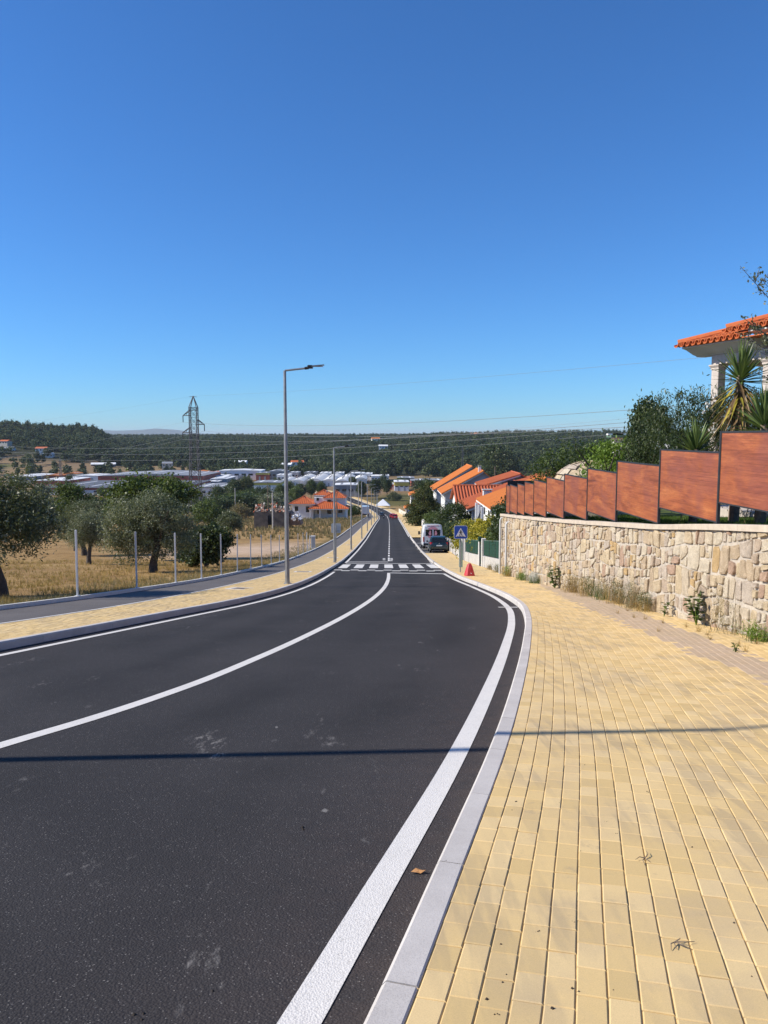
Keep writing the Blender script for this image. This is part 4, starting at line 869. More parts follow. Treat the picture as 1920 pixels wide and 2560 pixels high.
def slope_at(y): return math.atan(float(gz(y + 2) - gz(y - 2)) / 4)
hatchback('dark green hatchback parked behind the white van', (5.05, 69.5, float(gz(69.5)) + RD), 0, 'paint_teal', None, slope_at(71))
# the van
y0 = 77.0; van = thing('delivery_van', 'white high-roof van with a round pink print on its rear doors', 'van', (4.95, y0, float(gz(y0)) + RD)); van.rotation_euler = (slope_at(79), 0, 0)
def vs_(y, hw, z0, z1, tw): return [(-hw * .97, y, z0), (hw * .97, y, z0), (hw, y, z0 + .2), (hw, y, z1 * .62), (tw, y, z1 - .10), (tw - .13, y, z1), (-tw + .13, y, z1), (-tw, y, z1 - .10), (-hw, y, z1 * .62), (-hw, y, z0 + .2)]
MB().loft([vs_(0, .97, .42, 2.44, .85), vs_(.05, 1.0, .36, 2.50, .88), vs_(3.6, 1.0, .34, 2.52, .88), vs_(4.1, 1.0, .34, 2.40, .82), vs_(4.75, 1.0, .34, 1.55, .85), vs_(5.3, .92, .34, 1.15, .8), vs_(5.45, .8, .4, .8, .7)]).build('body', 'paint_white', van, None, True)
for s_ in (-1, 1):
    d = MB().box(min(s_ * .012, s_ * .80), max(s_ * .012, s_ * .80), -.018, -.003, .62, 2.28).build('rear_door', 'paint_white', van)
    MB().box(min(s_ * .07, s_ * .74), max(s_ * .07, s_ * .74), -.026, -.0185, 1.36, 1.98).build('window', 'glass_dark', d); MB().box(min(s_ * .04, s_ * .12), max(s_ * .04, s_ * .12), -.04, -.0185, 1.12, 1.2).build('door_handle', 'plastic_black', d)
    MB().cbox(min(s_ * .86, s_ * 1.0), max(s_ * .86, s_ * 1.0), -.015, .12, .75, 1.25, .01).build('tail_light', 'tail_light', van)
    wheel(van, s_ * .97, .95, .35, .24); wheel(van, s_ * .97, 4.5, .35, .24)
    mr = MB().cbox(s_ * 1.2 - .1, s_ * 1.2 + .1, 4.35, 4.5, 1.35, 1.72, .03).build('mirror', 'plastic_black', van); MB().box(min(s_ * .98, s_ * 1.12), max(s_ * .98, s_ * 1.12), 4.4, 4.45, 1.45, 1.5).build('mirror_arm', 'plastic_black', mr)
    MB().prism([(3.75, 1.5), (4.55, 1.5), (4.12, 2.1), (3.75, 2.1)], s_ * 1.0, s_ * 1.006, 'x').build('side_window', 'glass_dark', van)
    for a0, a1, zz in ((-.0, 1, 0),):
        # pink disc halves printed round the windows
        pts = [(s_ * .015 + s_ * .66 * abs(math.sin(a)) * 1.0, 1.66 + .62 * math.cos(a)) for a in np.linspace(0, math.pi, 13)]
        top = [p for p in pts if p[1] >= 1.985] ; bot = [p for p in pts if p[1] <= 1.355]
        for arc, zl in ((top, 1.985), (bot, 1.355)):
            poly = arc + [(arc[-1][0], zl), (arc[0][0], zl)]
            MB().prism(poly, -.0188, -.0205, 'y').build('pink_print', 'pink_print', van)
        MB().prism([(s_ * .16, 1.42), (s_ * .36, 1.40), (s_ * .44, 1.6), (s_ * .32, 1.9), (s_ * .2, 1.85)], -.0262, -.0272, 'y').build('pink_print', 'pink_print', van)
MB().cbox(-.98, .98, -.09, .06, .40, .58, .02).build('rear_bumper', 'plastic_black', van); MB().box(-.6, .6, -.02, -.003, 2.33, 2.38).build('brake_light', 'tail_light', van)
hatchback('red hatchback nearer of the two in the right lane far down', (3.1, 219, float(gz(219)) + RD), 0, 'paint_red', 'cars driving far down the road', slope_at(220)); hatchback('red car just ahead of the other red car', (2.6, 232, float(gz(232)) + RD), 0, 'paint_red', 'cars driving far down the road', slope_at(233))
hatchback('black car in the left lane near the far bend', (-.7, 268, float(gz(268)) + RD), math.pi, 'paint_black', 'cars driving far down the road', -slope_at(268))
hatchback('silver car parked by the far bend', (-9.3, 352, float(gz(352)) + RD), R(12), 'paint_silver', 'cars driving far down the road', slope_at(352))
# white box truck by the far left pavement
yt = 250; tr = thing('box_truck', 'white box truck parked left of the far bend', 'truck', (-6.0, yt, float(gz(yt))), R(4))
MB().cbox(-1.15, 1.15, 0, 4.6, 1.0, 3.4, .03).build('cargo_box', 'paint_white', tr); MB().box(-1.0, 1.0, .2, 6.2, .55, .98).build('chassis', 'plastic_black', tr); MB().cbox(-1.05, 1.05, 4.75, 6.4, .98, 2.5, .05).build('cab', 'paint_white', tr); MB().box(-.9, .9, 6.41, 6.42, 1.6, 2.3).build('windscreen', 'glass_dark', tr)
for s_ in (-1, 1):
    for y in (1.1, 5.5): wheel(tr, s_ * 1.05, y, .45, .3)
    MB().box(s_ * .85 - .12, s_ * .85 + .12, -.02, .0, 1.05, 1.2).build('tail_light', 'tail_light', tr)
# motorbike and rider far down the left lane
yr = 222; mbk = thing('motorbike', 'small dark motorbike ridden up the left lane far off', 'motorbike', (-.1, yr, float(gz(yr)) + RD))
for y in (-.65, .65):
    w_ = MB().tube([(-.06, y, .3), (.06, y, .3)], .3, 16).build('wheel', 'tyre', mbk); MB().tube([(-.065, y, .3), (.065, y, .3)], .16, 10).build('rim', 'rim', w_)
MB().loft([[(-.1, -.7, .55), (.1, -.7, .55), (.1, -.7, .8), (-.1, -.7, .8)], [(-.16, -.2, .4), (.16, -.2, .4), (.16, -.2, .95), (-.16, -.2, .95)], [(-.14, .3, .4), (.14, .3, .4), (.12, .3, .78), (-.12, .3, .78)], [(-.1, .8, .6), (.1, .8, .6), (.1, .8, .82), (-.1, .8, .82)]]).build('body', 'paint_black', mbk); MB().tube([(-.34, -.5, 1.0), (0, -.55, .96), (.34, -.5, 1.0)], .02, 6).build('handlebar', 'plastic_black', mbk); MB().tube([(0, -.74, .82), (0, -.7, .82)], .09, 10).build('headlight', 'sign_white', mbk)
def person(name, label, loc, joints, edges, rad, mat):
    me = bpy.data.meshes.new(name); me.from_pydata(joints, edges, []); o = bpy.data.objects.new(name, me); C.objects.link(o); o.location = loc
    md = o.modifiers.new('skin', 'SKIN'); sv = me.skin_vertices[0].data if me.skin_vertices else None
    if sv is None:
        bpy.context.view_layer.objects.active = o
        sv = me.skin_vertices[0].data
    for i, r_ in enumerate(rad): sv[i].radius = (r_, r_)
    sv[0].use_root = True; o.modifiers.new('sub', 'SUBSURF').levels = 1; o.modifiers['sub'].render_levels = 1; me.materials.append(MATS[mat]); tag(o, label, 'person'); return o
J = [(0, .12, .92), (0, .02, 1.15), (0, -.06, 1.38), (0, -.10, 1.52), (0, -.13, 1.66), (.2, -.05, 1.36), (.32, -.28, 1.15), (.30, -.50, 1.03), (-.2, -.05, 1.36), (-.32, -.28, 1.15), (-.30, -.50, 1.03), (.17, -.22, .80), (.19, .02, .38), (.19, -.12, .32), (-.17, -.22, .80), (-.19, .02, .38), (-.19, -.12, .32)]
Ed = [(0, 1), (1, 2), (2, 3), (3, 4), (2, 5), (5, 6), (6, 7), (2, 8), (8, 9), (9, 10), (0, 11), (11, 12), (12, 13), (0, 14), (14, 15), (15, 16)]
try:
    person('person', 'rider in dark clothes and helmet on the far motorbike', (-.1, yr, float(gz(yr)) + RD), J, Ed, [.15, .14, .15, .07, .12, .08, .055, .045, .08, .055, .045, .09, .06, .05, .09, .06, .05], 'cloth_dark')
except Exception as e: print('person', e)
# ------------------------------------------------------------------ right side: green fence on a low wall
gf = thing('green_fence', 'low pale block wall topped with green mesh fence panels', 'fence', (5.6, 40, float(gz(40)))); GO = (5.6, 40, float(gz(40)))
def sx(y): return float(sR(y)) + .12
segs = [(36.2, 43.4), (45.2, 53.2)]
for a, b in segs:
    n = int((b - a) / .8)
    for q in range(n):
        ya, yb = a + (b - a) * q / n + .004, a + (b - a) * (q + 1) / n - .004; secs = []
        for y in (ya, yb): z = float(gz(y)); x = sx(y); secs.append([(x, y, z - .1), (x + .16, y, z - .1), (x + .16, y, z + .62), (x + .008, y, z + .62), (x, y, z + .612)])
        MB().loft(secs).build('wall_block', 'concrete', gf, GO)
    for q in range(3):
        ya, yb = a + (b - a) * q / 3 + .05, a + (b - a) * (q + 1) / 3 - .05; m = MB()
        za, zb = float(gz(ya)), float(gz(yb)); xa, xb = sx(ya) + .07, sx(yb) + .07
        m.add([(xa, ya, za + .66), (xb, yb, zb + .66), (xb, yb, zb + 1.52), (xa, ya, za + 1.52), (xa + .012, ya, za + .66), (xb + .012, yb, zb + .66), (xb + .012, yb, zb + 1.52), (xa + .012, ya, za + 1.52)], [(0, 1, 2, 3), (7, 6, 5, 4), (0, 3, 7, 4), (1, 5, 6, 2), (3, 2, 6, 7), (0, 4, 5, 1)])
        pn = m.build('mesh_panel', 'fence_green', gf, GO)
        for j in range(6):
            t = j / 5; MB().tube([(xa - .006, ya, za + .68 + t * .82), (xb - .006, yb, zb + .68 + t * .82)], .008, 4).build('wire', 'pale_green_post' if j == 5 else 'fence_green', pn, GO)
        for j in range(9):
            t = j / 8; y = ya + (yb - ya) * t; z = float(gz(y)); MB().tube([(xa + (xb - xa) * t - .006, y, z + .66), (xa + (xb - xa) * t - .006, y, z + 1.52)], .007, 4).build('wire', 'dark_metal' if j % 4 == 0 else 'fence_green', pn, GO)
for y in (36.0, 43.55, 45.05, 53.4):
    m = MB(); x = sx(y); z = float(gz(y)); m.cbox(x - .04, x + .2, y - .13, y + .13, z - .1, z + 1.62, .01); m.build('pillar', 'white_concrete', gf, GO)
gt = MB(); 
for j in range(5): yy = 43.75 + j * .28; gt.tube([(sx(yy) + .06, yy, float(gz(yy)) + .1), (sx(yy) + .06, yy, float(gz(yy)) + 1.45)], .014, 5)
gt.tube([(sx(43.7) + .06, 43.7, float(gz(43.7)) + 1.45), (sx(44.95) + .06, 44.95, float(gz(44.95)) + 1.45)], .02, 6); gt.build('gate', 'fence_green', gf, GO)
MB().cbox(sx(44.9) - .08, sx(44.9) + .12, 44.75, 44.95, float(gz(44.9)) + 1.45, float(gz(44.9)) + 1.72, .02).build('mailbox', 'fence_green', gf, GO)
def pillar_gate(y0, y1, label):
    t = thing('dark_gate', label, 'gate', (sx(y0), y0, float(gz(y0)))); O_ = (sx(y0), y0, float(gz(y0)))
    for y in (y0, y1): x = sx(y); z = float(gz(y)); MB().cbox(x - .05, x + .28, y - .17, y + .17, z - .1, z + 1.75, .015).build('pillar', 'white_concrete', t, O_)
    for j in range(7): yy = y0 + .25 + j * (y1 - y0 - .5) / 6; MB().box(sx(yy) + .05, sx(yy) + .09, yy - .16, yy + .16, float(gz(yy)) + .05, float(gz(yy)) + 1.6).build('slat', 'dark_metal', t, O_)
pillar_gate(55.2, 58.0, 'dark gate between pale pillars beside the yellow shrubs')
def garden_wall(label, ya, yb, h, mat='white_wall', dx=.0, posts=True):
    t = thing('garden_wall', label, 'wall', (sx(ya), ya, float(gz(ya))), 0, 'low walls along the right pavement'); O_ = (sx(ya), ya, float(gz(ya))); n = max(2, int((yb - ya) / 3))
    for q in range(n):
        a, b = ya + (yb - ya) * q / n, ya + (yb - ya) * (q + 1) / n; secs = []
        for y in (a, b - .01): x = sx(y) + .95 + dx if y > 106 else sx(y) + .12 + dx; z = float(gz(y)); secs.append([(x, y, z - .2), (x + .2, y, z - .2), (x + .2, y, z + h), (x, y, z + h)])
        MB().loft(secs).build('wall_panel', mat, t, O_)
        if posts: x = secs[0][0][0]; z = float(gz(a)); MB().cbox(x - .06, x + .28, a - .17, a + .17, z - .2, z + h + .28, .02).build('pillar', mat, t, O_)
garden_wall('low pale wall behind the parked van', 60, 106, .8, 'concrete'); garden_wall('white garden wall with pillars left of the round shrub', 108, 150, 1.15); garden_wall('cream garden wall by the far blue sign', 154, 196, 1.5, 'cream_wall'); garden_wall('long beige wall curving along the far bend', 205, 300, 1.5, 'cream_wall', posts=False)
# ------------------------------------------------------------------ houses
def win(t, x0, x1, y0, y1, z0, z1, O_, frame='white_wall'):
    """window box sunk in a wall: frame with a pane as sub-part; thin axis decides orientation"""
    f = MB().box(x0, x1, y0, y1, z0, z1).build('window', frame, t, O_); dx, dy = x1 - x0, y1 - y0
    if dx < dy: MB().box(x0 - .012, x0 - .002, y0 + .08, y1 - .08, z0 + .08, z1 - .08).build('pane', 'glass_dark', f, O_)
    else: MB().box(x0 + .08, x1 - .08, y0 - .012, y0 - .002, z0 + .08, z1 - .08).build('pane', 'glass_dark', f, O_)
def gable_house(label, x0, y0, y1, ze, wdt, rise, roofmat, wallmat='white_wall', endmat='painted_shade_wall', zg=None, over=.7, ridge_f=.62, chim=None, balcony=False, name='house'):
    """ridge parallel to the road, eave towards it; x0 the eave, ze its height"""
    zg = zg if zg is not None else float(gz(y0)) - .3; t = thing(name, label, 'house', (x0 + over, y0, zg), 0, 'houses right of the road'); O_ = (x0 + over, y0, zg)
    xa, xb = x0 + over, x0 + wdt - over; xr = x0 + wdt * ridge_f; sl_ = rise / (xr - x0); zw = ze + over * sl_ - .12; zr = ze + rise
    zb_ = zr - (xb - xr) * rise / (x0 + wdt - xr) - .12
    poly = [(xa, zg), (xb, zg), (xb, zb_), (xr, zr - .14), (xa, zw)]
    MB().prism(poly, y1 - over, y0 + over, 'y').build('wall', endmat, t, O_)  # gable ends: grey-blue shade painted in, only the road front stays white
    MB().box(xa - .03, xa - .004, y0 + over + .002, y1 - over - .002, zg + .01, zw - .02).build('front_wall', wallmat, t, O_)
    d = .16
    rf = MB().prism([(x0, ze - d), (xr, zr - d), (xr, zr), (x0, ze)], y1, y0, 'y').build('roof', roofmat, t, O_)
    MB().prism([(xr + .003, zr - d), (x0 + wdt, ze + .2 - d), (x0 + wdt, ze + .2), (xr + .003, zr)], y1, y0, 'y').build('roof', roofmat, t, O_)
    tl = MB(); n = int((y1 - y0) / .3)
    for q in range(n):
        y = y0 + (q + .5) * (y1 - y0) / n; tl.tube([(x0 - .03, y, ze + .0), (xr, y, zr + .0)], .085, 6)
    o = tl.build('tile_rows', roofmat, rf, O_); o['kind'] = 'stuff'
    MB().tube([(xr, y0 - .02, zr + .03), (xr, y1 + .02, zr + .03)], .13, 8).build('ridge_cap', roofmat, rf, O_)
    MB().prism([(x0 - .02, ze - .30), (x0 + .14, ze - .30), (x0 + .14, ze - .17), (x0 - .02, ze - .17)], y1, y0, 'y').build('gutter', 'white_wall', rf, O_)
    MB().prism([(x0 + .1, ze - d - .22), (xr, zr - d - .2), (xr, zr - d - .003), (x0 + .1, ze - d - .003)], y0 + .06, y0 + .02, 'y').build('barge_board', 'cornice', rf, O_)
    L = y1 - y0; nw = max(2, int(L / 3.2))
    for q in range(nw):
        yc = y0 + over + (q + .5) * (L - 2 * over) / nw; win(t, xa - .07, xa - .032, yc - .55, yc + .55, zw - 1.75, zw - .55, O_)
    for q in (0, 1): xc = xa + (q + .7) * (xb - xa) / 2.4; win(t, xc - .6, xc + .6, y0 + over - .05, y0 + over - .004, zw - 1.4, zw - .25, O_)
    if balcony:
        bl = MB().box(xa - 1.5, xa - .04, y0 + over, y0 + over + 5, zw - 2.9, zw - 2.7).build('balcony', 'white_wall', t, O_)
        for q in range(14): yy = y0 + over + q * 5 / 13; MB().tube([(xa - 1.45, yy, zw - 2.7), (xa - 1.45, yy, zw - 1.8)], .018, 5).build('baluster', 'dark_metal', bl, O_)
        MB().tube([(xa - 1.45, y0 + over, zw - 1.8), (xa - 1.45, y0 + over + 5, zw - 1.8)], .03, 6).build('handrail', 'dark_metal', bl, O_)
        for yy in (y0 + over + .15, y0 + over + 2.5, y0 + over + 4.9): MB().cbox(xa - 1.5, xa - 1.25, yy - .13, yy + .13, zg, zw - .1, .01).build('column', 'white_wall', t, O_)
    for (cx, cy, ch, cw, cm) in (chim or []):
        zc = ze + (cx - x0) * sl_ if cx < xr else zr
        c_ = MB().box(cx - cw / 2, cx + cw / 2, cy - cw / 2, cy + cw / 2, zc - .5, zc + ch).build('chimney', cm, t, O_); MB().box(cx - cw * .62, cx + cw * .62, cy - cw * .62, cy + cw * .62, zc + ch + .12, zc + ch + .2).build('chimney_cap', 'concrete', c_, O_)
        for a in (-1, 1): MB().box(cx + a * cw * .4 - .05, cx + a * cw * .4 + .05, cy - .06, cy + .06, zc + ch, zc + ch + .12).build('cap_leg', 'concrete', c_, O_)
    return t
gable_house('white house with bright orange roof nearest behind the green fence', 10.3, 74, 85.5, EYE - 6.95, 11, 2.5, 'roof_tile_orange', balcony=True)
gable_house('orange roofed house with two white chimneys seen over the fence', 12.4, 56, 68, EYE - 4.55, 12, 2.2, 'roof_tile_orange', chim=[(14.2, 57.5, 1.7, .62, 'pink_wall'), (16.9, 60, 1.0, .7, 'pink_wall')])
hb = gable_house('house with dull red roof and slate chimney behind the orange one', 10.0, 92, 103, EYE - 8.7, 12, 2.7, 'roof_tile_red', chim=[(12.6, 93.5, 1.1, 1.0, 'cornice')])
# cross gable wing: ridge towards the road, striped tile slope facing the viewer
t = thing('gabled_wing', 'white gabled wing with dark striped red tiles facing the viewer', 'house', (9.8, 104, float(gz(104)) - .3), 0, 'houses right of the road'); O_ = (9.8, 104, float(gz(104)) - .3)
zr, ze2, ya, yb, ym = EYE - 7.0, EYE - 9.15, 103.4, 113.0, 108.2
MB().prism([(ya + .4, O_[2]), (yb - .4, O_[2]), (yb - .4, ze2), (ym, zr - .15), (ya + .4, ze2)], 10.1, 21, 'x').build('wall', 'white_wall', t, O_)
for s_, (y0_, y1_) in enumerate(((ya, ym), (yb, ym))):
    poly = [(y0_, ze2 - .15), (y1_, zr - .15), (y1_, zr), (y0_, ze2)]; poly = poly if s_ == 0 else poly[::-1]
    rf = MB().prism(poly, 9.7, 22, 'x').build('roof', 'roof_tile_red', t, O_)
    tl = MB()
    for q in range(28): x = 9.85 + q * .43; tl.tube([(x, y0_, ze2 + .03), (x, y1_, zr + .03)], .12, 6)
    o = tl.build('tile_rows', 'roof_tile_red', rf, O_); o['kind'] = 'stuff'
MB().tube([(9.7, ym, zr + .05), (22, ym, zr + .05)], .16, 8).build('ridge_cap', 'roof_tile_red', t, O_); MB().cbox(9.95, 10.3, 103.2, 103.55, O_[2], ze2 - .1, .02).build('column', 'stone_trim', t, O_)
gable_house('tall house with ends toned grey for shade, orange roof and small chimney', 10.3, 137, 148, EYE - 10.2, 12, 4.0, 'roof_tile_orange', chim=[(17.3, 139, .9, .5, 'white_wall')]); gable_house('farthest tall orange roofed house of the row', 10.3, 160, 171, EYE - 11.2, 13, 4.9, 'roof_tile_orange')
gable_house('red roofed house showing between the fence and the slate chimney', 19, 112, 124, EYE - 7.6, 12, 2.0, 'roof_tile_red'); gable_house('red hipped house behind at the row top', 15.5, 122, 131, EYE - 7.9, 10, 1.9, 'roof_tile_red')
gable_house('small white house with orange roofs past the big conifer', 8.6, 262, 274, EYE - 20.2, 13, 2.4, 'roof_tile_orange', ridge_f=.5); gable_house('low white annex with orange roof past the big conifer', 6.6, 250, 259, EYE - 23.6, 6, 1.0, 'roof_tile_orange')
# external stairs of the near house
st = thing('garden_stairs', 'white outside stairs with dark railing in front of the nearest orange house', 'stairs', (8.6, 66, float(gz(66)))); SO = (8.6, 66, float(gz(66)))
for q in range(10): MB().box(8.4 + q * .02, 9.8, 66 + q * .55, 66.54 + q * .55, float(gz(70)) - .5, float(gz(66)) + .9 + 1.9 - q * .17).build('step', 'white_wall', st, SO)
MB().tube([(8.35, 66, float(gz(66)) + 3.7), (8.6, 71.5, float(gz(66)) + 2.0)], .03, 6).build('handrail', 'dark_metal', st, SO)
for q in range(14): t_ = q / 13; z = float(gz(66)) + 3.7 - 1.7 * t_; MB().tube([(8.35 + .25 * t_, 66 + 5.5 * t_, z), (8.35 + .25 * t_, 66 + 5.5 * t_, z - 1.1)], .016, 5).build('baluster', 'dark_metal', st, SO)
# white house with red roofs, left
def hip(t, x0, x1, y0, y1, ze, rise, mat, O_, ins=None):
    ins = ins or (min(x1 - x0, y1 - y0) / 2)
    if x1 - x0 >= y1 - y0: a, b = (x0 + ins, (y0 + y1) / 2, ze + rise), (x1 - ins, (y0 + y1) / 2, ze + rise)
    else: a, b = ((x0 + x1) / 2, y0 + ins, ze + rise), ((x0 + x1) / 2, y1 - ins, ze + rise)
    c_ = [(x0, y0, ze), (x1, y0, ze), (x1, y1, ze), (x0, y1, ze)]; V = c_ + [a, b]
    fs = [(0, 1, 5, 4), (1, 2, 5), (2, 3, 4, 5), (3, 0, 4)] if x1 - x0 >= y1 - y0 else [(0, 1, 4), (1, 2, 5, 4), (2, 3, 5), (3, 0, 4, 5)]
    m = MB(); m.add(V, [*fs, (3, 2, 1, 0)]); rf = m.build('roof', mat, t, O_)
    tl = MB(); n = int((x1 - x0) / .55)                       # tile ribs on the slope facing the viewer
    for q in range(n + 1):
        x = x0 + (x1 - x0) * q / n; xa_, xb_ = min(a[0], b[0]), max(a[0], b[0]); f_ = 1.0
        if x < xa_: f_ = (x - x0) / max(xa_ - x0, .01)
        if x > xb_: f_ = (x1 - x) / max(x1 - xb_, .01)
        if f_ > .04: tl.tube([(x, y0, ze + .03), (x, y0 + (a[1] - y0) * f_, ze + .03 + rise * f_)], .10, 5)
    o = tl.build('tile_rows', mat, rf, O_); o['kind'] = 'stuff'
    for e0, e1 in ((V[0], a), (V[1], b), (a, b)): MB().tube([(e0[0], e0[1], e0[2] + .05), (e1[0], e1[1], e1[2] + .05)], .14, 6).build('hip_cap', mat, rf, O_)
    MB().box(x0 + .1, x1 - .1, y0 + .1, y1 - .1, ze - .28, ze - .03).build('eave', 'white_wall', rf, O_)
hy = 228; p0 = at(722, 1290, hy); zb_ = p0.z
t = thing('villa', 'white villa with several red tiled hip roofs left of the road', 'house', (p0.x + 8, hy, zb_)); O_ = (p0.x + 8, hy, zb_)
X = lambda u: at(u, 1250, hy).x; Zv = lambda v: at(960, v, hy).z
MB().box(X(728), X(782), hy + 1, hy + 10, zb_ - 1.5, Zv(1262)).build('wall', 'white_wall', t, O_); hip(t, X(722), X(787), hy, hy + 11, Zv(1260), 1.9, 'roof_tile', O_)
MB().box(X(783), X(862), hy + 3.2, hy + 12, zb_ - 1.5, Zv(1246)).build('wall', 'white_wall', t, O_); MB().box(X(783), X(830), hy + 5, hy + 13, Zv(1246), Zv(1240)).build('upper_wall', 'pink_wall', t, O_)
hip(t, X(772), X(872), hy - 1.2, hy + 9, Zv(1271.5), 2.2, 'roof_tile', O_)
hip(t, X(780), X(826), hy + 4.4, hy + 13.6, Zv(1241), 1.3, 'roof_tile', O_); hip(t, X(806), X(864), hy + 2.6, hy + 12.4, Zv(1247), 1.9, 'roof_tile', O_)
for u in (776, 800, 868): MB().cbox(X(u) - .16, X(u) + .16, hy - .9, hy - .6, zb_ - 1.5, Zv(1272.5), .02).build('column', 'white_wall', t, O_)
for u0, u1, v0, v1, yy in ((735, 745, 1266, 1279, hy + 1), (763, 773, 1266, 1282, hy + 1), (788, 796, 1246, 1255, hy + 3.2), (816, 827, 1251, 1259, hy + 3.2), (790, 796, 1273, 1288, hy + 3.2), (815, 827, 1273, 1288, hy + 3.2), (843, 855, 1273, 1286, hy + 3.2)):
    win(t, X(u0), X(u1), yy - .07, yy - .004, Zv(v1), Zv(v0), O_)
MB().box(X(811), X(815), hy + 7, hy + 8, Zv(1243), Zv(1230)).build('chimney', 'pink_wall', t, O_)
# ruined stone barn
ry = 146; p0 = at(635, 1304, ry); zr0 = p0.z - .3; X = lambda u: at(u, 1290, ry).x; Zv = lambda v: at(960, v, ry).z
t = thing('ruined_barn', 'ruined dark stone barn with a collapsing tiled roof', 'barn', (p0.x + 3, ry, zr0)); O_ = (p0.x + 3, ry, zr0)
m = MB()
for a, b in ((635, 669), (680, 722)): m.box(X(a), X(b), ry, ry + .5, zr0 - 1, Zv(1280))
m.box(X(669), X(680), ry + .002, ry + .498, Zv(1288.5), Zv(1280)); m.box(X(635), X(635) + .5, ry + .503, ry + 6, zr0 - 1, Zv(1281)); m.box(X(722) - .5, X(722), ry + .503, ry + 6, zr0 - 1, Zv(1281)); m.box(X(635) + .503, X(722) - .503, ry + 5.5, ry + 6, zr0 - 1, Zv(1281)); m.build('wall', 'ruin_wall', t, O_)
for q in range(150):
    u = random.uniform(634, 722); f_ = random.random(); 
    if abs(u - 664) < 6 and f_ > .35: continue
    x = X(u); y = ry - .25 + 3.2 * f_; z = Zv(1280) + .08 + f_ * (1.25 if u < 690 else .7) + random.uniform(-.08, .12)
    o = MB().loft([[(-.13, -.3, 0), (-.07, -.3, .07), (.07, -.3, .07), (.13, -.3, 0)], [(-.11, .3, 0), (-.06, .3, .06), (.06, .3, .06), (.11, .3, 0)]]).build('tile', ('ruin_tile', 'roof_tile_red', 'cream_wall', 'ruin_tile')[q % 4 if q % 3 else 0], t)
    o.location = (x - O_[0], y - O_[1], z - O_[2]); o.rotation_euler = (R(22) + random.uniform(-.15, .15), random.uniform(-.2, .2), random.uniform(-.35, .35))
for q in range(5): MB().tube([(X(636 + q * 20), ry - .1, Zv(1280) + .02), (X(636 + q * 20), ry + 3.1, Zv(1280) + 1.1)], .07, 6).build('rafter', 'dead_wood', t, O_)
MB().prism([(X(722), zr0 - .5), (X(752), zr0 - .5), (X(748), zr0 + .3), (X(724), Zv(1284))], ry + 1, ry + 5, 'y').build('collapsed_lean_to', 'ruin_tile', t, O_)
o = foliage('tarp', 'sign_white', [(0, 0, .3, .7, .5, .4)], 12, 5, .3, .7, .7, 3); o = link('white_tarp', o, None, (X(742), ry - .3, zr0 + .9)); tag(o, 'crumpled white sheeting beside the ruined barn', 'tarp')
# ------------------------------------------------------------------ veranda house at top right
vx = 9.95; vt = thing('veranda_house', 'house corner with stone columns and clay tile eaves above the fence', 'house', (vx, 20, gard(vx, 20))); VO = (vx, 20, gard(vx, 20))
def zc(h): return EYE + h
for i, y in enumerate((23.7, 21.74, 19.7, 17.6)):
    col = MB().cbox(vx, vx + .29, y - .145, y + .145, VO[2] - .4, zc(2.08), .012).build('column', 'stone_trim', vt, VO)
    m = MB(); m.cbox(vx - .02, vx + .31, y - .165, y + .165, zc(2.081), zc(2.13), .01); m.loft([[(vx - .01, y - .155, zc(2.131)), (vx + .30, y - .155, zc(2.131)), (vx + .30, y + .155, zc(2.131)), (vx - .01, y + .155, zc(2.131))], [(vx - .06, y - .2, zc(2.2)), (vx + .35, y - .2, zc(2.2)), (vx + .35, y + .2, zc(2.2)), (vx - .06, y + .2, zc(2.2))], [(vx - .06, y - .2, zc(2.235)), (vx + .35, y - .2, zc(2.235)), (vx + .35, y + .2, zc(2.235)), (vx - .06, y + .2, zc(2.235))]]); m.build('capital', 'stone_trim', col, VO)
MB().box(vx, vx + .3, 13, 23.85, zc(2.24), zc(2.52)).build('beam', 'stone_trim', vt, VO); MB().box(vx + .302, 15.5, 23.55, 23.85, zc(2.24), zc(2.52)).build('beam', 'stone_trim', vt, VO)
cor = [(vx + .3, 2.523), (vx - .03, 2.523), (vx - .09, 2.56), (vx - .18, 2.58), (vx - .30, 2.64), (vx - .46, 2.72), (vx - .62, 2.76), (vx - .62, 2.80), (vx + .3, 2.80)]
def cornice(dy, ya, yb, dz): return MB().prism([(a, zc(b + dz)) for a, b in cor], yb, ya, 'y').build('cornice', 'cornice', vt, VO)
cornice(0, 21.85, 24.45, 0); cornice(0, 12.5, 21.845, .2)
MB().prism([(24.451 if a < 0 else 23.5, zc(b)) for a, b in ((-1, 2.76), (-1, 2.8), (1, 2.8), (1, 2.523))], vx + .3, 15, 'x').build('cornice', 'cornice', vt, VO)
MB().box(vx - .70, 15.5, 12.5, 24.4, zc(2.803), zc(2.835)).build('roof_board', 'roof_tile', vt, VO)
TS = .30
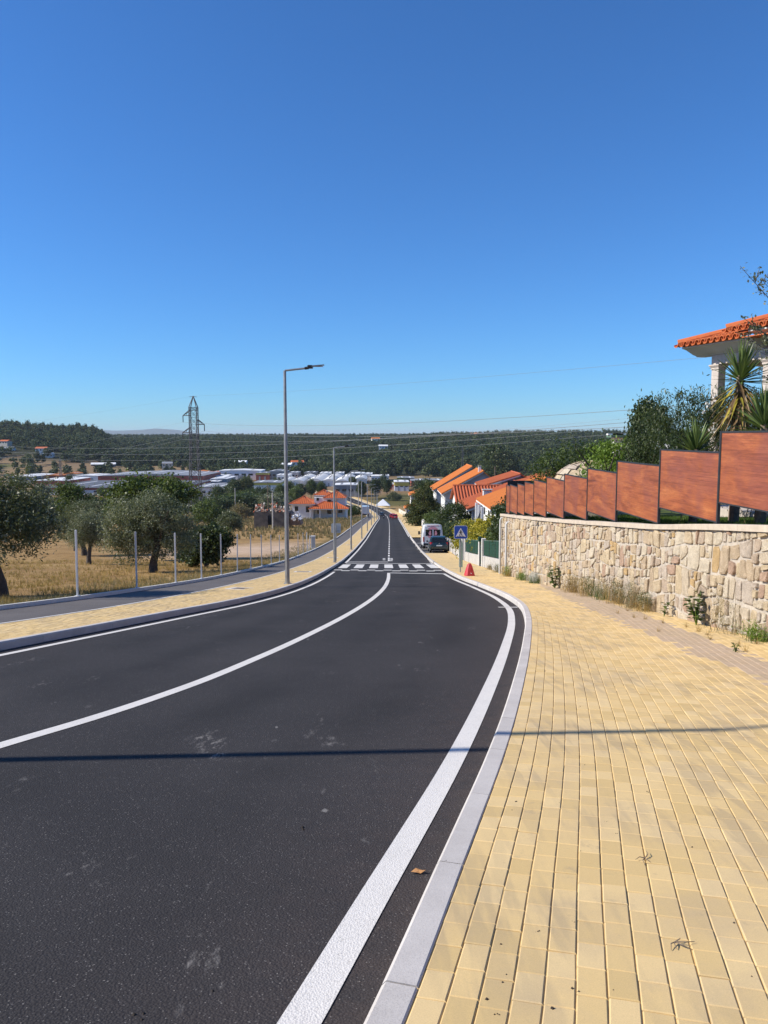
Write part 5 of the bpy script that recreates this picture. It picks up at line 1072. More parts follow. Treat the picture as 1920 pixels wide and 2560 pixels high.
def tiles(ya, yb, z0, xr, hipped):
    n = int((yb - ya) / .235)
    for q in range(n):
        y = ya + (q + .5) * (yb - ya) / n; L = (yb - y) * .9 if hipped else 2.6; L = min(2.6, max(.35, L)); x = vx - .74; ns = max(1, int(L / .42))
        for j in range(min(ns, 4)):
            xa_, xb_ = x + j * .42, x + j * .42 + .46; za, zb_ = z0 + (xa_ - x) * TS + .02, z0 + (xb_ - x) * TS - .005; secs = []
            for xx, zz, rr in ((xa_, za, .098), (xb_, zb_, .08)):
                o_ = [(xx, y + math.cos(a) * rr, zz + math.sin(a) * rr * 1.05) for a in np.linspace(0, math.pi, 8)]; i_ = [(xx, y + math.cos(a) * (rr - .016), zz + math.sin(a) * (rr - .016) * 1.05) for a in np.linspace(math.pi, 0, 8)]; secs.append(o_ + i_)
            MB().loft(secs).build('tile', 'roof_tile', vt, VO)
        # channel tile between
        y2 = y + .5 * (yb - ya) / n; secs = []
        for xx, zz in ((x - .03, z0 - .005), (x + L, z0 + L * TS - .005)): secs.append([(xx, y2 + math.cos(a) * .09, zz + .05 - math.sin(a) * .085) for a in np.linspace(0, math.pi, 7)] + [(xx, y2 + math.cos(a) * .078, zz + .05 - math.sin(a) * .07) for a in np.linspace(math.pi, 0, 7)])
        MB().loft(secs).build('channel_tile', 'roof_tile', vt, VO)
tiles(21.85, 24.55, zc(2.83), 12, True); tiles(12.6, 22.6, zc(3.05), 12, True)
vt.rotation_euler = (0, 0, R(20)); vt.location = (11.34, 20.22, VO[2] - .07)
for (yb, z0) in ((24.6, zc(2.86)), (22.65, zc(3.08))):
    pr = None
    for j in range(9):
        f_ = j * .42; a = (vx - .72 + f_, yb - .1 - f_ * 1.05, z0 + .05 + f_ * TS); b = (vx - .72 + f_ + .46, yb - .1 - (f_ + .46) * 1.05, z0 + .05 + (f_ + .46) * TS + .02); MB().tube([a, b], [.125, .105], 10).build('hip_tile', 'roof_tile', vt, VO)
MB().box(13.2, 13.4, 12, 23.4, VO[2] - .4, zc(2.5)).build('wall', 'white_wall', vt, VO); sh = MB().box(13.12, 13.198, 17.6, 19.4, zc(-.2), zc(1.9)).build('shutter', 'dark_metal', vt, VO)
for q in range(20): MB().box(13.10, 13.119, 17.62, 19.38, zc(-.18 + q * .104), zc(-.18 + q * .104 + .07)).build('slat', 'dark_metal', sh, VO)
MB().box(vx - .2, 15.5, 12, 24, VO[2] - .6, VO[2] + .06).build('veranda_floor', 'stone_trim', vt, VO)
# ------------------------------------------------------------------ garden plants
def yucca(label, loc, trunk_h, n_green, L, dead=0, yellow=0, seed=0):
    g = random.Random(seed); t = thing('yucca', label, 'plant', loc, 0, 'yuccas behind the fence')
    if trunk_h > 0: MB().tube([(0, 0, -.2), (.03, 0, trunk_h * .5), (0, 0, trunk_h)], [.10, .085, .07], 9).build('trunk', 'dead_wood', t)
    def leaf(m, az, el, l, wd, droop, z0):
        d = Vector((math.cos(az) * math.cos(el), math.sin(az) * math.cos(el), math.sin(el))); sd = Vector((-math.sin(az), math.cos(az), 0)); p = Vector((0, 0, z0)) + d * .03; pts = []
        for j in range(6):
            f_ = j / 5; wj = wd * (.75 + .6 * f_ if f_ < .35 else 1.0 - ((f_ - .35) / .65) ** 1.6) ; q = p + d * l * f_ + Vector((0, 0, -droop * l * f_ * f_)); pts.append((q, max(wj, .001)))
        vs = []; up = sd.cross(d) * -1
        for q, wj in pts: vs += [q - sd * wj, q + up * -wj * .35, q + sd * wj]
        fs = []
        for j in range(5): b = j * 3; fs += [(b, b + 1, b + 4, b + 3), (b + 1, b + 2, b + 5, b + 4)]
        m.add(vs, fs, g.random())
    m = MB()
    for i in range(n_green): f_ = i / n_green; leaf(m, g.uniform(0, 6.283), R(88 - 88 * f_ ** .8 + g.uniform(-9, 9)), L * g.uniform(.75, 1.08), .03, .03 + .10 * f_, trunk_h - .14 * f_)
    m.build('green_leaves', 'yucca_green', t)
    if yellow:
        m = MB(); 
        for i in range(yellow): leaf(m, g.uniform(0, 6.283), R(g.uniform(-60, 10)), L * g.uniform(.8, 1.1), .026, .25, trunk_h - .1 - g.random() * .35)
        m.build('yellow_leaves', 'yucca_yellow', t)
    if dead:
        m = MB()
        for i in range(dead): leaf(m, g.uniform(0, 6.283), R(g.uniform(-88, -8)), L * g.uniform(.8, 1.15), .024, .35, trunk_h - .12 - g.random() ** 1.5 * .9)
        m.build('dead_leaves', 'yucca_dead', t)
    return t
yucca('tall yucca with a skirt of dead hanging leaves before the columns', (7.1, 15.5, gard(7.1, 15.5)), 3.0, 95, .72, 120, 26, 1)
yucca('low yucca rosette behind the second panel, left of the tall one', (6.95, 17.2, gard(6.95, 17.2)), 1.7, 75, .78, 10, 8, 2)
yucca('yucca rosette at the right photo edge above the nearest panel', (6.75, 13.7, gard(6.75, 13.7)), 1.8, 75, .75, 14, 14, 3)
yucca('small yucca half hidden behind the tall one', (7.75, 17.0, gard(7.75, 17.0)), 1.5, 60, .7, 8, 6, 4)
ol = thing('oleander', 'dark oleander bush with white flowers left of the tall yucca', 'bush', (8.75, 21, gard(8.75, 21)), 0, None, (1.12, 1.12, 1.5))
link('crown', foliage('crown', 'leaf_dark', [(0, 0, 1.25, 1.15, 1.0, 1.15), (.6, -.3, 1.75, .75, .7, .7), (-.4, .3, 1.6, .8, .8, .8), (.9, -1.2, 1.3, .9, .9, .9)], 420, 60, .09, .085, .24, 71, .45, 1.0), ol); link('flowers', foliage('flowers', 'petal', [(0, 0, 1.6, 1.05, .9, 1.0), (.6, -.3, 1.95, .75, .7, .65)], 30, 9, .035, .05, .9, 72, .95), ol); link('stems', bush_t, ol); [o_.__setitem__('kind', 'stuff') for o_ in ol.children if o_.name.startswith('flowers')]
def bush(name, label, loc, blobs, mat, ncl, per, spread, leaf, asp=.5, seed=1, hollow=.45, up=0., cat='bush', group=None, stems=True, sc=1.):
    t = thing(name, label, cat, loc, 0, group, sc); link('crown', foliage('crown', mat, blobs, ncl, per, spread, leaf, asp, seed, hollow, up), t)
    if stems: link('stems', bush_t, t)
    return t
bush('garden_shrub', 'tall dark shrub with upright shoots left of the oleander', (8.3, 24.2, gard(8.3, 24.2)), [(0, 0, 1.0, .75, .75, 1.0), (.1, 0, 1.8, .55, .55, .7), (.35, .1, 2.3, .3, .3, .5), (-.5, 0, 1.5, .3, .3, .8)], 'leaf_dark', 330, 60, .08, .05, .5, 81, .4, 1., sc=(1.0, 1.0, 1.42))
bush('magnolia', 'dark glossy small tree behind the tall dark shrub', (9.2, 27, gard(9.2, 27)), [(0, 0, 2.2, .8, .8, .9), (0, 0, 2.9, .5, .5, .5)], 'leaf_dark', 150, 45, .12, .11, .5, 82, .4, cat='tree', sc=(.9, .9, 1.27))
bush('lime_shrub', 'bright lime green shrub beside the stone dome', (7.7, 26.5, gard(7.7, 26.5)), [(0, 0, .9, .55, .55, .7), (.15, 0, 1.3, .4, .4, .45)], 'leaf_lime', 140, 50, .09, .06, .5, 83, .4, .8, sc=1.6)
bush('fruit_tree', 'small fruit tree with orange fruit left of the stone dome', (8.0, 32.5, gard(8.0, 32.5)), [(0, 0, 1.4, .9, .8, .6), (-.6, 0, 1.2, .6, .6, .5), (.8, 0, 1.5, .6, .6, .5)], 'leaf_green', 130, 50, .13, .08, .5, 84, .4, cat='tree', sc=1.5)
# stone dome
t = thing('stone_dome', 'rounded stone oven dome peeking over the fence panels', 'oven', (7.9, 29.5, gard(7.9, 29.5)), 0, None, 1.42)
m = MB()
for j in range(7):
    for q in range(16):
        a0, a1 = (q + .5 * (j % 2)) * 6.283 / 16 + .012, (q + 1 + .5 * (j % 2)) * 6.283 / 16 - .012; e0, e1 = j * R(90) / 7.2 + .012, (j + 1) * R(90) / 7.2 - .012; rr = random.uniform(.98, 1.03); P = []
        for rad in (.82, rr):
            for a, e in ((a0, e0), (a1, e0), (a1, e1), (a0, e1)): P.append((math.cos(a) * math.cos(e) * rad * 1.1, math.sin(a) * math.cos(e) * rad * 1.1, .55 + math.sin(e) * rad * .95))
        MB().add(P, [(4, 5, 6, 7), (0, 1, 5, 4), (1, 2, 6, 5), (2, 3, 7, 6), (3, 0, 4, 7)]).build('stone', 'wall_stone', t)
m = MB(); m.loft([[(math.cos(a) * r_ * 1.08, math.sin(a) * r_ * 1.08, z) for a in np.linspace(0, 6.283, 17)[:-1]] for r_, z in ((.95, -.1), (.95, .55), (.85, .95), (.55, 1.32), (.1, 1.46))]); m.build('mortar', 'mortar', t)
# tree at the right edge, only twigs reach into the picture
t = thing('garden_tree', 'thin leafy branches of a garden tree at the right photo edge', 'tree', (8.6, 14.3, gard(8.6, 14.3))); TO = (8.6, 14.3, gard(8.6, 14.3)); m = MB(); m.tube([(8.6, 14.3, TO[2] - .2), (8.55, 14.3, 1.6), (8.5, 14.4, 2.6)], [.09, .07, .05], 8); P = []
tw = [((8.5, 14.4, 2.6), at(1905, 700, 14.4)), ((8.5, 14.4, 2.4), at(1850, 665, 14.6)), ((8.45, 14.4, 2.3), at(1852, 790, 14.3)), ((8.5, 14.3, 2.2), at(1868, 845, 14.2)), ((8.5, 14.4, 2.6), at(1928, 600, 14.4)), ((8.45, 14.3, 2.0), at(1885, 930, 14.2)), ((8.5, 14.2, 2.3), at(1900, 880, 14.0)), ((8.5, 14.5, 2.4), at(1880, 820, 14.6)), ((8.5, 14.3, 2.2), at(1915, 850, 14.1))]
for a, b in tw:
    a = Vector(a); b = Vector(b); mid = a.lerp(b, .5) + Vector((.1, 0, -.05)); m.tube([a, mid, b], [.022, .013, .004], 5)
    n = int((b - a).length * 60)
    for q in range(n):
        f_ = .2 + .8 * q / n; c_ = a.lerp(mid, f_ * 2) if f_ < .5 else mid.lerp(b, f_ * 2 - 1); P.append(c_ + Vector((random.gauss(0, .045), random.gauss(0, .06), random.gauss(0, .045))))
    for q in range(4):
        c_ = mid.lerp(b, random.random()); e = c_ + Vector((random.uniform(-.25, .2), random.uniform(-.2, .2), random.uniform(-.05, .25))); m.tube([c_, e], [.008, .003], 4)
        for j in range(14): P.append(c_.lerp(e, random.random()) + Vector((random.gauss(0, .03), random.gauss(0, .03), random.gauss(0, .03))))
m.build('branches', 'bark_grey', t, TO)
g = np.random.default_rng(5); P = np.array([tuple(p) for p in P]) - np.array(TO); n = len(P); a = g.normal(size=(n, 3)); a /= np.linalg.norm(a, axis=1)[:, None]; b = np.cross(a, g.normal(size=(n, 3))); b /= np.linalg.norm(b, axis=1)[:, None]; s_ = .028 * g.uniform(.7, 1.3, (n, 1))
link('leaves', mesh_np('leaves', np.stack([P - a * s_, P + b * s_ * .6, P + a * s_, P - b * s_ * .6], 1).reshape(-1, 3), np.arange(4 * n).reshape(-1, 4), 'leaf_olive', rnd=np.repeat(g.random(n), 4)), t)
# shrubs by the green fence and houses
bush('yellow_shrub', 'yellow leafed shrub spilling over the dark gate', (6.5, 57.5, float(gz(57.5))), [(0, 0, 1.7, 1.1, 1.8, 1.1), (-.5, -.8, 1.3, .8, 1.2, 1.0)], 'leaf_yellow', 150, 50, .16, .15, .6, 91)
bush('yellow_shrub', 'yellow-green shrub behind the left mesh panel', (6.7, 51.0, float(gz(51.0))), [(0, 0, 1.8, 1.0, 2.4, 1.0), (.6, 1.0, 2.3, .9, 1.4, .8), (-.2, -2, 1.5, .7, 1.4, .8)], 'leaf_yellow', 170, 50, .16, .14, .6, 92)
bush('hedge_bush', 'green bush behind the right mesh panel below the vine', (6.8, 43.5, float(gz(43.5))), [(0, 0, 1.5, .8, 2.2, .8), (.3, -2.4, 1.7, .8, 1.4, 1.0)], 'leaf_green', 240, 50, .15, .12, .6, 93)
bush('climbing_vine', 'tall dark green vine at the far end of the stone wall', (6.6, 39.2, float(gz(39.2))), [(0, 0, 1.6, .8, 1.2, 1.4), (.2, .4, 2.9, .7, 1.0, 1.0), (-.2, 1.2, 2.2, .7, .9, 1.2), (.35, 0, 3.5, .4, .6, .5)], 'leaf_dark', 300, 55, .14, .12, .65, 94)
bush('hedge_bush', 'dark hedge behind the parked van', (7.8, 84, float(gz(84))), [(0, 0, 1.4, 1.0, 4.0, 1.1), (.4, -5, 1.6, 1.0, 3.0, 1.0)], 'leaf_dark', 200, 50, .25, .2, .6, 95)
bush('round_shrub', 'large dark rounded shrub before the white houses', (8.7, 94, float(gz(94))), [(0, 0, 2.2, 2.2, 2.2, 2.2)], 'leaf_dark', 300, 55, .3, .2, .5, 96, .75)
bush('garden_shrub', 'olive green shrub over the wall beyond the van', (7.2, 112, float(gz(112))), [(0, 0, 1.7, 1.3, 2.2, 1.6)], 'leaf_green', 150, 50, .28, .2, .5, 97)
tree('conifer', 'large dense dark conifer right of the road', 'tree', (7.9, 152, float(gz(152)) - .3), conif_c, tall_t, (1.5, 1.5, 1.12), .4)
tree('broadleaf_tree', 'leafy tree standing right behind the large conifer', 'tree', (10.5, 176, float(gz(176)) - .3), tall_c[1], tall_t, 1.15, 1.4)
# ------------------------------------------------------------------ weeds along the wall
def broadleaf(label, loc, h, n, L, seed):
    g = random.Random(seed); t = thing('weed', label, 'weed', loc, 0, 'weeds along the wall foot'); m = MB(); s_ = MB()
    for k_ in range(max(2, n // 9)):
        a = g.uniform(0, 6.28); tip = Vector((math.cos(a) * h * .28, math.sin(a) * h * .28, h * g.uniform(.7, 1.))); s_.tube([(0, 0, -.02), tip * .5 + Vector((0, 0, .03)), tip], [.008, .006, .003], 5)
        for q in range(9):
            p = tip * (.2 + .8 * q / 8); az = g.uniform(0, 6.28); d = Vector((math.cos(az), math.sin(az), g.uniform(-.1, .5))).normalized(); sd = d.cross(Vector((0, 0, 1))).normalized(); l = L * g.uniform(.6, 1.1)
            m.add([p, p + d * l * .4 + sd * l * .30, p + d * l * .4 - Vector((0, 0, l * .05)), p + d * l * .4 - sd * l * .30, p + d * l * .95 - Vector((0, 0, l * .22))], [(0, 1, 2), (0, 2, 3), (1, 4, 2), (2, 4, 3)], g.random())
    m.build('leaves', 'leaf_green', t); s_.build('stems', 'leaf_lime', t)
def dryweed(label, loc, h, n, seed, mats=('grass_dry', 'leaf_brown'), spread=.25):
    n = max(8, int(n * .5)); h *= .95
    t = thing('weed', label, 'weed', loc, 0, 'weeds along the wall foot'); g = np.random.default_rng(seed)
    pts = np.stack([g.normal(0, spread * .4, n), g.normal(0, spread, n), np.zeros(n) - .01], 1); V, F_, rr = blades(pts, h, .007, 1.3, 4, seed); link('blades', mesh_np('blades', V, F_, mats[0], rnd=rr), t)
    link('seed_heads', foliage('seed_heads', mats[1], [(0, 0, h * .42, spread * .55, spread * 1.1, h * .42)], max(16, int(n * 1.5)), 16, .06, .03, .4, seed, .2), t)
wy = lambda y, d=.16: (float(WX(y)) - d, y, float(gz(y)))
broadleaf('large green broad-leaved weed at the wall foot on the right', wy(13.6), .62, 72, .19, 1); broadleaf('small broad-leaved seedling left of the large green weed', wy(15.2), .3, 22, .14, 2); broadleaf('dark green broad-leaved weed midway along the wall', wy(24.6), .75, 72, .24, 3)
for i, (y, h, n, lb, mt) in enumerate(((12.5, .95, 26, 'tall thin wispy weed right of the large green weed', ('leaf_brown', 'leaf_brown')), (11.4, .30, 80, 'low green tuft at the right end of the wall foot', ('grass_green', 'leaf_lime')), (16.4, .55, 110, 'bushy olive-brown weed next to the small seedling', ('grass_dry', 'leaf_olive')), (17.4, .85, 60, 'tall grey-green weed against the wall joint', ('leaf_brown', 'leaf_olive')), (18.5, .8, 90, 'spreading weed with fine stems, third clump from the right', ('grass_dry', 'leaf_olive')), (19.7, .6, 70, 'short clump in the middle of the wall foot', ('grass_green', 'leaf_olive')), (21.0, .75, 80, 'upright green-brown clump left of the middle', ('grass_dry', 'leaf_green')), (22.6, .7, 90, 'dry brown clump beside the dark broad-leaved weed', ('grass_dry', 'leaf_brown')), (27.6, .45, 160, 'long low green weed patch with pale flowers', ('grass_green', 'petal')), (29.5, .4, 90, 'green weed patch left of the pale flowers', ('grass_green', 'leaf_lime')), (32.6, .55, 110, 'green-yellow tuft between the two drain pipes', ('grass_dry', 'leaf_lime')), (36.3, .6, 70, 'grey wispy tuft at the foot of the block wall', ('leaf_brown', 'leaf_olive')), (39.4, .3, 60, 'short dry tuft under the green mesh fence', ('grass_dry', 'leaf_brown')))):
    x, yy, z = wy(min(y, 35.2)); 
    if y > 35.4: x, yy, z = sx(y) - .12, y, float(gz(y))
    dryweed(lb, (x, yy, z), h, n, 20 + i, mt, .24)
V = []; Fc = []; rr = []
for (x, y) in [(5.05, 14.6), (4.95, 14.9), (5.3, 13.2), (5.15, 13.9), (5.25, 12.6), (5.2, 12.1), (5.0, 11.5), (5.1, 10.8), (4.95, 10.3), (5.45, 11.0), (5.4, 12.9), (4.9, 15.8), (5.3, 16.4), (4.6, 12.6)]:
    v, f_, r2 = blades([(x, y, float(gz(y)) - .004)] * 3, .11, .006, 1.6, 6, int(x * 100 + y * 10)); Fc.append(f_ + sum(len(q) for q in V)); V.append(v); rr.append(r2)
tag(link('joint_grass', mesh_np('joint_grass', np.concatenate(V), np.concatenate(Fc), 'grass_dry', rnd=np.concatenate(rr))), 'sparse dry grass sprouting from brick joints near the wall', 'grass', kind='stuff')
broadleaf('small dark rosette weed growing in the grey brick band', (4.78, 10.2, float(gz(10.2))), .13, 27, .06, 9)
# ------------------------------------------------------------------ mid-ground trees and bushes, left of the road
mid = [  # u, v of the foot, distance, crown kind, scale, label
 (572, 1326, 112, ('b', 2), 1.15, 'round grey-green bush left of the ruined barn'), (600, 1300, 160, ('b', 3), 1.3, 'brownish bush touching the barn wall'), (520, 1310, 150, ('b', 1), 1.7, 'green bush behind the dark fig bush'),
 (545, 1297, 175, ('b', 0), 2.1, 'dark bush left of the barn'), (575, 1290, 195, ('b', 1), 2.3, 'light green reed clump behind the barn left end'), (612, 1288, 190, ('b', 0), 2.2, 'dark rounded tree directly behind the barn'), (642, 1282, 205, ('b', 1), 2.0, 'green bush over the barn roof left side'), (672, 1282, 200, ('b', 2), 2.2, 'grey-green tree over the barn roof middle'), (700, 1278, 215, ('b', 2), 2.0, 'grey-green tree between barn and villa'),
 (660, 1262, 250, ('b', 0), 2.2, 'dark tree below the yellow-banded warehouse'), (628, 1262, 255, ('b', 1), 2.4, 'green tree below the poplars'), (592, 1268, 250, ('b', 1), 2.2, 'bright green tree left of the poplars foot'),
 (586, 1252, 300, ('t', 1), 1.05, 'dark poplar, left of the pair'), (617, 1250, 300, ('t', 2), 1.1, 'pale green poplar, right of the pair'), (560, 1254, 290, ('b', 0), 2.6, 'dark bushes under the dark poplar'),
 (700, 1252, 275, ('t', 0), .72, 'green tree at the left end of the tall hedge'), (726, 1250, 275, ('t', 0), .78, 'second tree of the tall hedge behind the villa'), (752, 1250, 278, ('t', 1), .78, 'third darker tree of the tall hedge'), (778, 1248, 280, ('t', 0), .8, 'fourth tree of the tall hedge behind the roof'), (804, 1246, 285, ('t', 0), .75, 'last tree of the tall hedge right end'), (738, 1256, 262, ('b', 1), 2.0, 'green bush left behind the villa roof'),
 (880, 1290, 240, ('b', 1), 1.4, 'small bush by the white truck'), (905, 1248, 385, ('t', 1), 1.05, 'dark tree left of the pair by the far bend'), (940, 1246, 390, ('t', 1), 1.2, 'dark tree right of the pair by the far bend'), (968, 1240, 400, ('t', 1), 1.0, 'dark tree at the meadow edge'), (985, 1252, 360, ('b', 2), 1.7, 'grey bush beside the green meadow'), (958, 1212, 500, ('c', 0), 1.8, 'dark cypress behind the far trees'), (882, 1222, 430, ('t', 2), .8, 'pale tree in front of the vaulted sheds'),
 (175, 1238, 330, ('c', 0), 1.75, 'dark pointed conifer before the factory'), (255, 1240, 340, ('b', 1), 1.5, 'lone green bush in front of the factory'), (105, 1255, 230, ('b', 2), 2.0, 'grey bush behind the left olive'), (250, 1300, 140, ('b', 0), 1.9, 'dark bush behind the smallest olive'), (290, 1310, 125, ('b', 1), 1.6, 'green bush between the olives'), (225, 1298, 150, ('b', 2), 1.8, 'olive coloured bush beyond the slender tree'), (130, 1310, 130, ('b', 2), 1.7, 'grey-green bush right of the left olive'), (60, 1300, 150, ('b', 2), 2.0, 'grey bush half behind the left olive'), (350, 1290, 165, ('b', 1), 2.2, 'green bush behind the dark fig tree'), (440, 1280, 185, ('b', 0), 2.4, 'dark bush beside the pylon foot'), (500, 1285, 185, ('b', 1), 2.0, 'green bush right of the pylon foot'),
 (1240, 1220, 210, ('t', 1), 1.5, 'tall dark tree rising behind the orange roofs'), (1262, 1222, 215, ('t', 2), 1.3, 'paler tree beside the tall dark one'), (1150, 1222, 330, ('b', 0), 2.6, 'dark bushes behind the farthest orange roof'), (1190, 1222, 320, ('b', 1), 2.6, 'green bushes behind the row of roofs'), (1215, 1224, 260, ('t', 1), .8, 'dark tree behind the small chimney'), (1060, 1232, 300, ('b', 0), 2.4, 'dark bush behind the conifer'), (1005, 1216, 480, ('b', 1), 2.4, 'bush by the far yellow building'), (1110, 1200, 600, ('t', 1), 1.0, 'dark tree behind the white roofs'),
 (330, 1196, 640, ('t', 0), .9, 'green tree behind the long factory'), (118, 1158, 780, ('t', 1), 1.3, 'round dark tree alone in the brown field'), (75, 1190, 650, ('t', 1), .95, 'dark tree at the lower edge of the brown field'), (45, 1192, 645, ('t', 1), .8, 'dark tree left of the field edge tree'), (100, 1192, 655, ('t', 1), .9, 'dark tree right of the field edge tree'), (275, 1186, 660, ('t', 1), 1.0, 'dark tree at the right of the brown field'), (250, 1188, 660, ('t', 1), .9, 'dark rounded tree by the factory roof'), (205, 1190, 650, ('b', 0), 2.6, 'low dark bush above the factory')]
def foot(u, v, Y):
    """distance at which the ground meets the sight line"""
    ys_ = np.linspace(70, 625, 1200); zz = np.array([at(u, v, q).z for q in ys_]); xx = (u - 960) / 1920 * ys_; d = terrain(xx, ys_) - zz; k_ = np.argmax(d > 0); return Y if Y > 625 else float(ys_[k_]) if d.max() > 0 else 620.
for u, v, Y, (kd, ix), s_, lb in mid:
    Y0 = Y; Y = foot(u, v, Y); s_ = s_ * Y / Y0; p = at(u, v, Y); z = G(p.x, Y) - .3; j = random.uniform(.9, 1.12)
    cr, tk = (bush_c[ix], bush_t) if kd == 'b' else (tall_c[ix], tall_t) if kd == 't' else (cyp_c, bush_t)
    tree('bush' if kd == 'b' else 'conifer' if kd == 'c' else 'broadleaf_tree', lb, 'bush' if kd == 'b' else 'tree', (p.x, Y, z), cr, tk, (s_ * j, s_ * j, s_ / j), random.uniform(0, 6.2), 'trees and bushes in the valley')
# ------------------------------------------------------------------ warehouses and valley buildings
def shed(label, u0, u1, ve, vb, Y, depth, wall_, roof_, band=None, arch=False, slope=.08, doors=2, wins=0, band_h=.32, cat='warehouse', name='warehouse', rz=0., group='buildings in the valley'):
    if name == 'warehouse': Y = foot((u0 + u1) / 2, vb, 300)
    a, b = at(u0, vb, Y), at(u1, vb, Y); h = at(u0, ve, Y).z - a.z; wd = b.x - a.x; zg = G((a.x + b.x) / 2, Y) - .5; zt = max(at(u0, ve, Y).z, zg + 2.0) + (1.3 if name == 'warehouse' else 0)
    t = thing(name, label, cat, (a.x, Y, zg), rz, group)
    H_ = zt - zg; MB().box(0, wd, 0, depth, 0, H_).build('wall', wall_, t)
    if band: MB().box(-.06, wd + .06, -.06, depth + .06, H_ - h * band_h, H_ + .35).build('band', band, t)
    top = H_ + (.36 if band else .01)
    if arch:
        secs = []
        for q in range(9): f_ = q / 8; secs.append((wd * f_ * 1.02 - .01 * wd, top + math.sin(f_ * math.pi) * wd * .16))
        rf = MB().prism([(secs[0][0], top - .1)] + secs + [(secs[-1][0], top - .1)], depth + .4, -.4, 'y').build('roof', roof_, t, None, True)
        for q in range(3): MB().tube([(wd * .5, depth * (q + .5) / 3, top + wd * .12), (wd * .5, depth * (q + .5) / 3, top + wd * .16 + .9), (wd * .5 + .5, depth * (q + .5) / 3, top + wd * .16 + 1.1)], .35, 7).build('vent', 'industrial_grey', rf)
    else:
        rf = MB().prism([(-.3, top), (wd + .3, top), (wd + .3, top + .2), (wd / 2, top + .2 + wd * slope * .25), (-.3, top + .2)], depth + .3, -.3, 'y').build('roof', roof_, t)
        for q in range(max(2, int(wd / 14))): x = wd * (q + .5) / max(2, int(wd / 14)); zz = top + .2 + wd * slope * .25 * (1 - abs(x - wd / 2) / (wd / 2)); MB().box(x - .6, x + .6, depth * .15, depth * .85, zz - .02, zz + .10).build('roof_light', 'industrial_white' if roof_ != 'industrial_white' else 'industrial_grey', rf)
    for q in range(doors): x = wd * (q + .7) / (doors + .4); MB().box(x - min(2, wd * .06), x + min(2, wd * .06), -.05, -.003, .5, min(4.5, H_ * .62)).build('door', 'steel_door', t)
    for q in range(wins): x = wd * (q + .5) / wins; MB().box(x - wd / wins * .3, x + wd / wins * .3, -.05, -.003, H_ * .55, H_ * .72).build('window', 'glass_dark', t)
    return t
shed('long factory hall with red upper band and white lower wall', 246, 507, 1196, 1216, 505, 60, 'industrial_white', 'industrial_grey', 'red_band', doors=3, wins=8, band_h=.55)
shed('low dark flat factory roof with red edge before the long hall', 108, 455, 1227, 1238, 400, 75, 'industrial_white', 'industrial_dark', 'red_band', doors=4, wins=6, band_h=.35, slope=.0)
shed('red walled factory wing at the left of the low dark roof', 84, 170, 1207, 1222, 470, 40, 'red_band', 'industrial_white', None, doors=1); shed('pale roofed shed behind the left olive tree', 22, 84, 1196, 1208, 520, 40, 'industrial_grey', 'industrial_white')
shed('orange roofed shed left among the factories', 116, 145, 1194, 1204, 530, 16, 'red_band', 'roof_tile_orange', slope=.5); shed('small orange roofed building above the factory hall', 162, 189, 1189, 1195, 590, 16, 'cream_wall', 'roof_tile_orange', slope=.5); shed('white low hall in front of the orange roofed building', 190, 246, 1194, 1202, 545, 30, 'industrial_white', 'industrial_white')
shed('white warehouse with blue-grey roof at the pylon foot', 484, 568, 1226, 1247, 318, 36, 'industrial_white', 'industrial_grey', wins=5, slope=.12); shed('long orange roofed hall behind the pylon', 455, 528, 1188, 1196, 560, 25, 'red_band', 'roof_tile_orange', slope=.3, doors=1); shed('white hall right of the pylon with a dark side', 508, 560, 1196, 1208, 520, 30, 'industrial_white', 'industrial_white', doors=2)
shed('grey box shed right of the pylon', 513, 545, 1209, 1219, 450, 25, 'industrial_grey', 'industrial_white', doors=1); shed('white shed with grey gable before the poplars', 528, 568, 1202, 1217, 470, 30, 'industrial_grey', 'industrial_white', slope=.25); shed('long thin white roofed hall under the wood edge', 548, 653, 1181, 1190, 600, 22, 'industrial_white', 'industrial_white', wins=6, doors=1)
shed('small red box hall beside the long white roof', 532, 550, 1184, 1192, 585, 15, 'roof_tile', 'roof_tile', slope=.1, doors=1); shed('white building with yellow fascia and dark doorways', 631, 700, 1214, 1229, 385, 24, 'white_wall', 'industrial_grey', 'yellow_band', doors=3, band_h=.28); shed('red and orange fronted shop hall behind the poplars', 640, 672, 1188, 1202, 520, 20, 'red_band', 'industrial_grey', 'yellow_band', doors=2, band_h=.2)
shed('blue-grey gabled hall in the valley centre', 668, 715, 1184, 1200, 540, 25, 'industrial_grey', 'industrial_grey', slope=.35, wins=4); shed('white printed hall left of the vaulted sheds', 692, 722, 1192, 1206, 500, 22, 'industrial_white', 'industrial_white', wins=3)
for i, (u0, u1, ve, vb, Y) in enumerate(((700, 726, 1207, 1215, 445), (727, 758, 1208, 1216, 445), (766, 806, 1207, 1217, 435), (808, 836, 1206, 1216, 440), (838, 872, 1208, 1218, 430), (750, 780, 1199, 1208, 500), (782, 815, 1199, 1208, 500), (817, 850, 1199, 1208, 505), (852, 884, 1200, 1209, 505), (886, 916, 1202, 1210, 500))):
    shed('%s white barrel-vaulted shed from the left in the %s row' % (ordn[i if i < 5 else i - 5], 'front' if i < 5 else 'back'), u0, u1, ve, vb, Y, 38, 'industrial_grey' if i in (2, 4) else 'industrial_white', 'vault_white', arch=True, doors=1, group='barrel-vaulted sheds')
shed('grey workshop with green gable and dark open front', 836, 902, 1219, 1244, 352, 18, 'industrial_grey', 'industrial_white', None, doors=3, wins=4)
